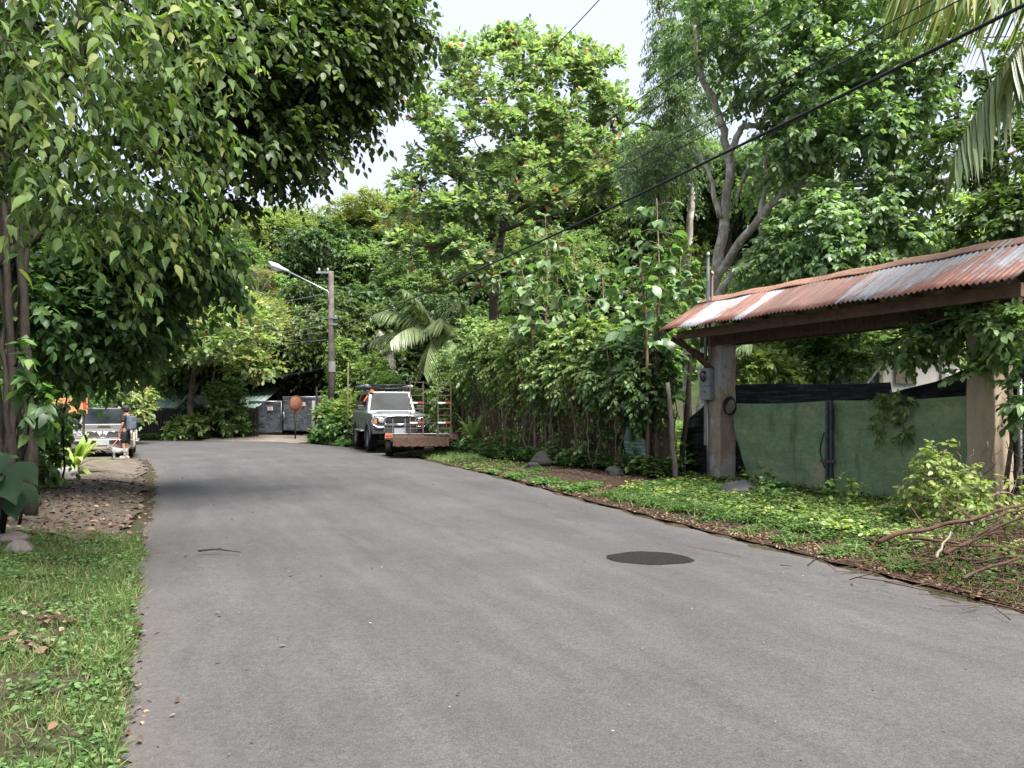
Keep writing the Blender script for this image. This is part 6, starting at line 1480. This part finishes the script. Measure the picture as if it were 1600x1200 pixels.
tree('creeper', 'small creeper trailing down the front of the green gate leaf', 'creeper', gb_, [([gw(4.2, 1.18, 1.75), gw(4.25, 1.13, 1.4), gw(4.22, 1.12, 1.1)], .008, .004), ([gw(4.6, 1.18, 1.75), gw(4.62, 1.13, 1.3), gw(4.6, 1.12, .9)], .008, .004)],
     [(gw(4.2, 1.12, 1.62), (.18, .12, .14), 9), (gw(4.25, 1.12, 1.35), (.12, .08, .2), 7), (gw(4.62, 1.12, 1.6), (.16, .1, .16), 8), (gw(4.6, 1.12, 1.25), (.1, .08, .28), 8), (gw(4.4, 1.15, 1.74), (.25, .1, .08), 7)], dict(twigs=3, per=5, tl=.14, size=.08, kind='heart', hang=.6), LM_hedge, B_mid, trunk='stem', twigs=0)
tree('weedy_shrub', 'tall yellow green weedy shrub in front of the tan post', 'shrub', on(1478, 808, .12), [([on(1470 + 10 * q, 808, .12), W(1462 + 16 * q, 740, 9.4), W(1455 + 22 * q, 690 + 12 * (q % 2), 9.2)], .010, .005) for q in range(6)],
     [(1462, 742, 9.4, 30, 34, .3, 18), (1490, 765, 9.2, 40, 28, .35, 22), (1440, 785, 9.4, 34, 20, .35, 16), (1560, 770, 9.0, 34, 24, .3, 13), (1475, 706, 9.3, 20, 14, .2, 6), (1520, 796, 8.8, 44, 18, .35, 16)], dict(twigs=3, per=8, tl=.28, size=.068, kind='oval', sag=.4, hang=.3), LM_hedge, B_stem, trunk='stem', twigs=3, wood=.003)
for px, py, lab in ((1316, 780, 'single leafy weed standing before the right green gate leaf'), (1216, 775, 'leafy weed at the foot of the left green gate leaf'), (1180, 752, 'small weed between the bundle and the curved gate edge')):
    b = on(px, py + 20); tree('weed', lab, 'weed', b, [([b, b + Vector((.01, 0, .3))], .008, .004)], [(b + Vector((0, 0, .28)), (.2, .2, .16), 12)], dict(twigs=2, per=5, tl=.16, size=.08, kind='oval'), LM_weed, B_stem, trunk='stem', twigs=0)

B_branch = barkmat('dead_branch_bark', (.05, .028, .021), (.15, .085, .065), scale=16)
# ---- dead branches heaped at the right
brs = [((1368, 846), (1600, 790), 7.6, 7.4, .026, 'longest reddish brown dead branch lying across the weeds at the right edge'), ((1474, 868), (1606, 800), 7.2, 7.2, .022, 'brown dead branch slanting up to the right edge over the heap'), ((1462, 872), (1486, 832), 7.1, 7.4, .014, 'short bleached twig sticking out of the dead branch heap'), ((1540, 815), (1640, 780), 7.6, 7.6, .014, 'thin bare twig reaching out towards the right edge above the heap'),
       ((1420, 842), (1560, 856), 7.5, 7.1, .018, 'dark dead branch lying low under the two long ones'), ((1500, 905), (1640, 852), 6.6, 6.6, .016, 'dead branch lying nearest the road at the right edge')]
for (a, b_, Y0, Y1, r_, lab) in brs:
    rs = random.Random(len(lab)); p, q = W(*a, Y0), W(*b_, Y1); p.z = max(p.z, gz1(p.x, p.y) + r_); q.z = max(q.z, gz1(q.x, q.y) + r_); mb = MB(); pts = [p.lerp(q, k / 6) + Vector((rs.uniform(-.02, .02), rs.uniform(-.03, .03), rs.uniform(-.02, .03))) * min(1, (q - p).length / 1.2) for k in range(7)]
    mb.tube(catmull(pts, 4), [r_ * (1 - .5 * k / 24) for k in range(25)], 7)
    if r_ > .02:
        for k in (2, 4): mb.tube([pts[k], pts[k] + Vector((rs.uniform(-.2, .3), rs.uniform(-.2, .2), rs.uniform(.05, .25)))], [r_ * .4, .004], 5)
    tag(mb.build('dead_branch', B_branch if 'bleached' not in lab else flat('bleached_wood', (.22, .19, .14), .8), None, smooth=True), lab, 'branch', 'dead branches heaped by the near post')
rg, rs = rngs(); n = 1700; c = np.array([5.1, 7.1, .2]); A = c + rg.normal(size=(n, 3)) * np.array([.75, .7, .12]); A[:, 2] = gz(A[:, :2]) + np.abs(A[:, 2] - .1) * .9 + .02; Bq = A + rg.normal(size=(n, 3)) * np.array([.22, .2, .10]); Bq[:, 2] = np.maximum(Bq[:, 2], gz(Bq[:, :2]) + .01)
tag(link('twig_debris', tri_mesh('twig_debris', *sticks(A, Bq, .006, .003)), B_branch), kind='stuff')
# twigs by the chain link fence
n = 150; A = np.array([tuple(gw(6.1 + 2.5 * rs.random(), 1.0 + rs.uniform(-.25, .3), rs.uniform(.1, 1.6))) for _ in range(n)]); Bq = A + rg.normal(size=(n, 3)) * np.array([.25, .25, .4])
tag(link('bramble_twigs', tri_mesh('bramble_twigs', *sticks(A, Bq, .006, .003)), B_stem), kind='stuff')

# ---- rocks
def rock(label, p, s, mat, seed, name='boulder'):
    bm = bmesh.new(); bmesh.ops.create_icosphere(bm, subdivisions=3, radius=1); rs = random.Random(seed); ph = [rs.uniform(0, 6) for _ in range(6)]
    for v in bm.verts:
        k = 1 + .13 * math.sin(v.co.x * 3 + ph[0]) + .11 * math.sin(v.co.y * 4 + ph[1]) + .09 * math.sin(v.co.z * 5 + ph[2]) + .05 * math.sin(v.co.x * 9 + v.co.z * 7 + ph[3]); v.co = Vector((v.co.x * s[0], v.co.y * s[1], v.co.z * s[2])) * k
    me = bpy.data.meshes.new(name); bm.to_mesh(me); bm.free(); me.polygons.foreach_set('use_smooth', [True] * len(me.polygons))
    return tag(link(name, me, mat, None, (p.x, p.y, p.z + s[2] * .55)), label, 'rock')
M_rock2 = flat('grey_rock', (.06, .06, .052), .9, .2, var=.45, scale=9, bump=.5); M_rockw = flat('white_rock', (.48, .46, .43), .9, .2, var=.25, scale=9, bump=.5)
rock('white rock at the foot of the strap leaved clumps by the drive', on(95, 750), (.34, .24, .16), M_rockw, 1)
rock('pinkish grey rock by the lawn at the left edge, upper of two', on(14, 852), (.16, .13, .10), flat('pinkish_rock', (.20, .165, .15), .9, .2, var=.3, scale=10, bump=.5), 2)
rock('pinkish grey rock by the lawn at the left edge, lower of two', on(31, 866), (.15, .12, .09), flat('pinkish_rock', (.21, .175, .16), .9, .2, var=.3, scale=10, bump=.5), 3)
rock('grey boulder on the mulch under the hedge', on(850, 728), (.36, .3, .22), M_rock2, 4)
rock('small grey stone on the mulch left of the boulder', on(834, 732), (.16, .14, .11), M_rock2, 5)
rock('mossy stone at the foot of the strappy plant by the trailer', on(742, 714), (.20, .16, .16), M_rock2, 6)
rock('dark stone on the mulch mound before the hedge', on(960, 744), (.22, .18, .12), M_rock2, 7)
# mulch mound
p = on(905, 750); mb = MB(); mb.grid(lambda u, v: (p.x + (u - .5) * 2.8, p.y + (v - .5) * 2.2 - (u - .5) * 3.2, gz1(p.x + (u - .5) * 2.8, p.y + (v - .5) * 2.2 - (u - .5) * 3.2) - .03 + (.17 + .03 * math.sin(u * 61) * math.sin(v * 43) + .02 * math.sin(u * 97 + v * 71)) * (max(0, math.sin(PI * u) * math.sin(PI * v)) ** 1.2) * (1 + .2 * math.sin(u * 17 + v * 11))), 110, 80)
md = mb.build('mulch_mound', bpy.data.materials['bark_mulch'], None, smooth=True); tag(md, 'low mound of brown mulch between the hedge and the road', 'mound')

# ================================================================== ground cover (stuff nobody could count)
def scatter(poly, n, rg, dens=None):
    P = np.array(poly, float); lo, hi = P.min(0), P.max(0); out = []
    while sum(map(len, out)) < n:
        g_ = rg.uniform(lo, hi, (n * 2, 2)); g_ = g_[inside(g_, P)]
        if dens is not None: g_ = g_[rg.uniform(size=len(g_)) < dens(g_)]
        out.append(g_)
    return np.concatenate(out)[:n]
def up3(g_, dz=0.0): return np.column_stack([g_, gz(g_) + dz])
def wob(p): return .5 + .25 * np.sin(p[:, 0] * 3.1 + p[:, 1] * 1.7) + .25 * np.sin(p[:, 1] * 4.3 - p[:, 0] * 2.2 + 1)
rg = np.random.default_rng(5)
lawn = [(-1.25, 1.2), (-1.75, 3.3), (-2.22, 4.4), (-2.75, 5.5), (-3.85, 7.9), (-4.55, 9.3), (-5.2, 9.5), (-6.2, 9.0), (-7.5, 8.0), (-7.0, 5), (-5, 1.2)]
g_ = scatter(lawn, 120000, rg, lambda p: np.clip(1.5 * wob(p * 1.4) - .15, .12, 1) * np.clip(7 / (p[:, 1] + 1), .25, 1))
D = np.column_stack([rg.normal(size=(len(g_), 2)) * .75, np.ones(len(g_))]); U = rg.normal(size=(len(g_), 3))
S = rg.uniform(.05, .125, len(g_)) * (.75 + .6 * wob(g_ * .7))
tv = place(up3(g_, -.005), D, U, S, 'blade')
V_ = tv[0].reshape(-1, 5, 3)
tag(link('lawn_grass', tri_mesh('lawn_grass', V_.reshape(-1, 3), tv[1]), LM_grass), kind='stuff')
def weeds(name, g_, rg, size, mat, h, per=6, kind='rhomb', lift=None):
    n = len(g_); base_ = np.repeat(up3(g_), per, 0); a = rg.uniform(0, 2 * PI, n * per)
    hh = np.repeat(h * rg.uniform(.3, 1.1, n) if lift is None else lift * rg.uniform(.6, 1.1, n), per); q = rg.uniform(.35, 1, n * per)
    P = base_ + np.column_stack([np.cos(a) * .02, np.sin(a) * .02, hh * q]); D = np.column_stack([np.cos(a), np.sin(a), rg.uniform(-.25, .5, n * per)]); U = np.array([0, 0, 1.0]) + rg.normal(size=P.shape) * .35
    return tag(link(name, tri_mesh(name, *place(P, D, U, size * rg.uniform(.6, 1.3, n * per), kind)), mat), kind='stuff')
weeds('lawn_weeds', scatter(lawn, 4200, rg, lambda p: np.clip(1.3 * (1 - wob(p * 1.3 + 2)) , 0, 1) * np.clip(6 / (p[:, 1] + 1), .3, 1)), rg, .040, LM_weed, .10, 7, 'oval')
verge = [(4.0, 6.35), (3.35, 7.9), (2.85, 9.25), (2.1, 11.0), (1.55, 12.6), (1.35, 13.7), (2.4, 14.2), (3.6, 15.3), (4.4, 14.4), (5.6, 11.9), (6.3, 10.4), (6.6, 9.4), (5.2, 8.4), (4.9, 7.0)]
RP = np.array(REs)
def vd(p):
    d = sdist(p); return np.clip((d - .34 + .5 * (wob(p * 1.6) - .5)) / .25, 0, 1) * np.clip(wob(p * 2.7 + 3) * 2.2 - .45, .06, 1)
g_ = scatter(verge, 15000, rg, vd)
dd = sdist(g_); lift = .045 + .06 * np.clip(dd / 1.8, 0, 1) + .10 * (wob(g_ * 1.2) - .35).clip(0, 1)
weeds('verge_weeds', g_, rg, .046, LM_weed, .1, 7, 'rhomb', lift)
g_ = scatter(verge, 1700, rg, lambda p: vd(p) * (sdist(p) > .9) * wob(p * 1.4)); dd = sdist(g_)
weeds('tall_verge_weeds', g_, rg, .07, LM_hedge, .2, 8, 'oval', .09 + .13 * wob(g_ * 2.1))
g_ = scatter(verge, 9000, rg, lambda p: np.clip((sdist(p) - .12) / .4, 0, 1) * np.clip(1.9 * wob(p * 1.9 + 5) - .7, .04, 1)); D = np.column_stack([rg.normal(size=(len(g_), 2)) * .8, np.ones(len(g_))])
tag(link('verge_grass', tri_mesh('verge_grass', *place(up3(g_), D, rg.normal(size=(len(g_), 3)), rg.uniform(.07, .22, len(g_)), 'blade')), LM_grass), kind='stuff')
near_v = [(3.95, 6.5), (4.5, 5.2), (5.2, 4.0), (6.6, 4.6), (6.8, 7.6), (5.2, 8.3), (4.3, 7.4)]
g_ = scatter(near_v, 1300, rg, lambda p: (sdist(p) > .35) * np.clip(1.5 * wob(p * 2.2) - .55, 0, 1)); weeds('near_verge_weeds', g_, rg, .06, LM_weed, .14, 6, 'oval')
g_ = scatter(near_v, 9000, rg, lambda p: (sdist(p) > .12) * np.clip(1.2 - wob(p * 2.0), .05, 1)); D = np.column_stack([rg.normal(size=(len(g_), 2)) * 1.3, np.ones(len(g_))])
tag(link('dry_verge_grass', tri_mesh('dry_verge_grass', *place(up3(g_), D, rg.normal(size=(len(g_), 3)), rg.uniform(.06, .16, len(g_)), 'blade')), leafmat('straw', [(0, (.10, .085, .03)), (.5, (.17, .14, .07)), (.8, (.12, .15, .04)), (1, (.26, .21, .12))], .3, .6, .2)), kind='stuff')
strip2 = [(1.3, 13.7), (-.5, 18.4), (-2.0, 21.6), (-1.2, 22.4), (.3, 19.6), (2.2, 15.6)]
g_ = scatter(strip2, 1300, rg, lambda p: np.where(wob(p * .9 + 1.5) > .74, 1., .05)); weeds('mulch_weeds', g_, rg, .07, LM_weed, .10, 6)
strip3 = [(-1.9, 21.8), (-3.3, 24.8), (-2.4, 26), (-.8, 24.5), (-1.0, 22)]
g_ = scatter(strip3, 2600, rg, lambda p: wob(p * 1.5)); D = np.column_stack([rg.normal(size=(len(g_), 2)) * .7, np.ones(len(g_))])
tag(link('trailer_grass', tri_mesh('trailer_grass', *place(up3(g_), D, rg.normal(size=(len(g_), 3)), rg.uniform(.10, .24, len(g_)), 'blade')), LM_bright), kind='stuff')
# foot of the hedge
hb = [(3.1, 15.4), (-2.6, 25.6), (-2.0, 26.2), (3.9, 16.0)]
g_ = scatter(hb, 1500, rg, lambda p: wob(p * 1.1)); weeds('hedge_foot_weeds', g_, rg, .13, LM_shade, .45, 7, 'oval')
# fallen leaves
def litter(name, g_, rg, s0, s1, dz=.01, mat=LM_litter, zf=None):
    n = len(g_); P = up3(g_, dz) if zf is None else np.column_stack([g_, zf(g_) + dz]); a = rg.uniform(0, 2 * PI, n); D = np.column_stack([np.cos(a), np.sin(a), rg.normal(size=n) * .15]); U = np.array([0, 0, 1.0]) + rg.normal(size=P.shape) * .4
    return tag(link(name, tri_mesh(name, *place(P, D, U, rg.uniform(s0, s1, n), 'oval')), mat), kind='stuff')
fore = [(-4.5, 8.7), (-5.05, 10), (-6.9, 14.2), (-8.4, 17.3), (-11, 17.5), (-12, 15), (-9, 11.5), (-6.4, 8.9)]
litter('forecourt_leaf_litter', scatter(fore, 2600, rg), rg, .03, .12, .04)
mul = [(4.35, 5.2), (3.0, 9.0), (2.2, 10.9), (1.15, 13.8), (-.5, 18.4), (-2.1, 21.9), (-1.2, 23.6), (.6, 20.3), (2.9, 16), (2.2, 13.5), (3.2, 10), (4.3, 8), (6.4, 7.4), (6.5, 4.6)]
litter('verge_leaf_litter', scatter(mul, 16000, rg, lambda p: (sdist(p) > -.04) * np.where(p[:, 1] > 14, 1, np.clip(1.1 - sdist(p) * .75, .22, 1) * np.clip(wob(p * 2.3) * 1.6, .2, 1))), rg, .018, .062, .025)
litter('lawn_fallen_leaves', scatter(lawn, 130, rg, lambda p: np.clip(wob(p * 1.1 + 4) * 1.7 - .75, 0, 1)), rg, .03, .08, .06)
lp = np.concatenate([np.array([(-3.41, 5.55), (-3.14, 4.9)]) + rg.normal(size=(40, 2))[:, None, :] * .13]).reshape(-1, 2)
litter('dry_leaf_clumps', lp, rg, .05, .10, .06)
edge_pts = np.array([np.array(a) + (np.array(b) - np.array(a)) * 0 + rg.normal(size=2) * .05 for a, b in zip(LEs[20:110], LEs[21:111]) for _ in range(9)])
litter('kerb_leaf_litter', edge_pts, rg, .015, .05, .004, zf=lambda p: np.where(sdist(p) < 0, .006, np.maximum(gz(p), .0)))
rd = scatter([tuple(p) for p in POLY], 4200, rg, lambda p: (p[:, 1] > 1) * (p[:, 1] < 24) * (sdist(p) < -.1) * np.exp(sdist(p) * .9) * .9)[:170]
litter('road_leaf_litter', rd, rg, .012, .05, .012, zf=lambda p: .012 + .026 * np.clip(-sdist(p) / 2, 0, 1))
gp_ = scatter([tuple(p) for p in POLY], 900, rg, lambda p: (p[:, 1] > 2) * (p[:, 1] < 20) * (sdist(p) < -.05))[:420]
litter('road_grit', gp_, rg, .006, .020, .012, leafmat('pale_chip', [(0, (.05, .045, .04)), (.6, (.10, .09, .08)), (.85, (.30, .29, .27)), (1, (.4, .39, .37))], .02, .9, .1), zf=lambda p: .010 + .030 * np.clip(-sdist(p) / 2.2, 0, 1))
a, b_ = G(310, 865, .03), G(376, 867, .03); mb = MB(); mb.tube(catmull([a + Vector((0, 0, .03)), a.lerp(b_, .4) + Vector((0, .03, .045)), b_ + Vector((0, 0, .03))], 6), [.012 - .0006 * k for k in range(13)], 6); mb.tube([a.lerp(b_, .3) + Vector((0, 0, .04)), a.lerp(b_, .42) + Vector((.02, .1, .05))], .005, 5)
tag(mb.build('fallen_twig', B_dark, None, smooth=True), 'dark twig lying on the asphalt left of the middle', 'twig')
# undergrowth on the slope and in the yard beyond
und = [(-34, 41.5), (4, 41.5), (30, 60), (-50, 60)]
g_ = scatter(und, 9000, rg); weeds('slope_undergrowth', g_, rg, .45, LM_forest, 1.6, 6)
und2 = [(3.9, 17.2), (-2.4, 27.4), (-3, 33), (16, 33), (16, 13), (8.5, 12.2)]
g_ = scatter(und2, 8000, rg, lambda p: .3 + .7 * wob(p)); weeds('yard_undergrowth', g_, rg, .22, LM_shade, .7, 6)
g_ = scatter([(-9.2, 33.9), (-6.8, 30.2), (-5.6, 31.6), (-8.2, 35.6)], 1600, rg); weeds('bend_weeds', g_, rg, .11, LM_weed, .25, 6)
g_ = scatter([(-22, 36.7), (-14.6, 36.0), (-14.4, 36.6), (-22, 37.3)], 900, rg); weeds('fence_foot_weeds', g_, rg, .1, LM_shade, .25, 6)
g_ = scatter([(-6.6, 9.0), (-9.0, 11.6), (-14, 15.5), (-16, 14), (-9, 7.5), (-7.3, 7.4)], 4200, rg); weeds('shade_undergrowth', g_, rg, .15, LM_shade, .35, 6, 'oval')
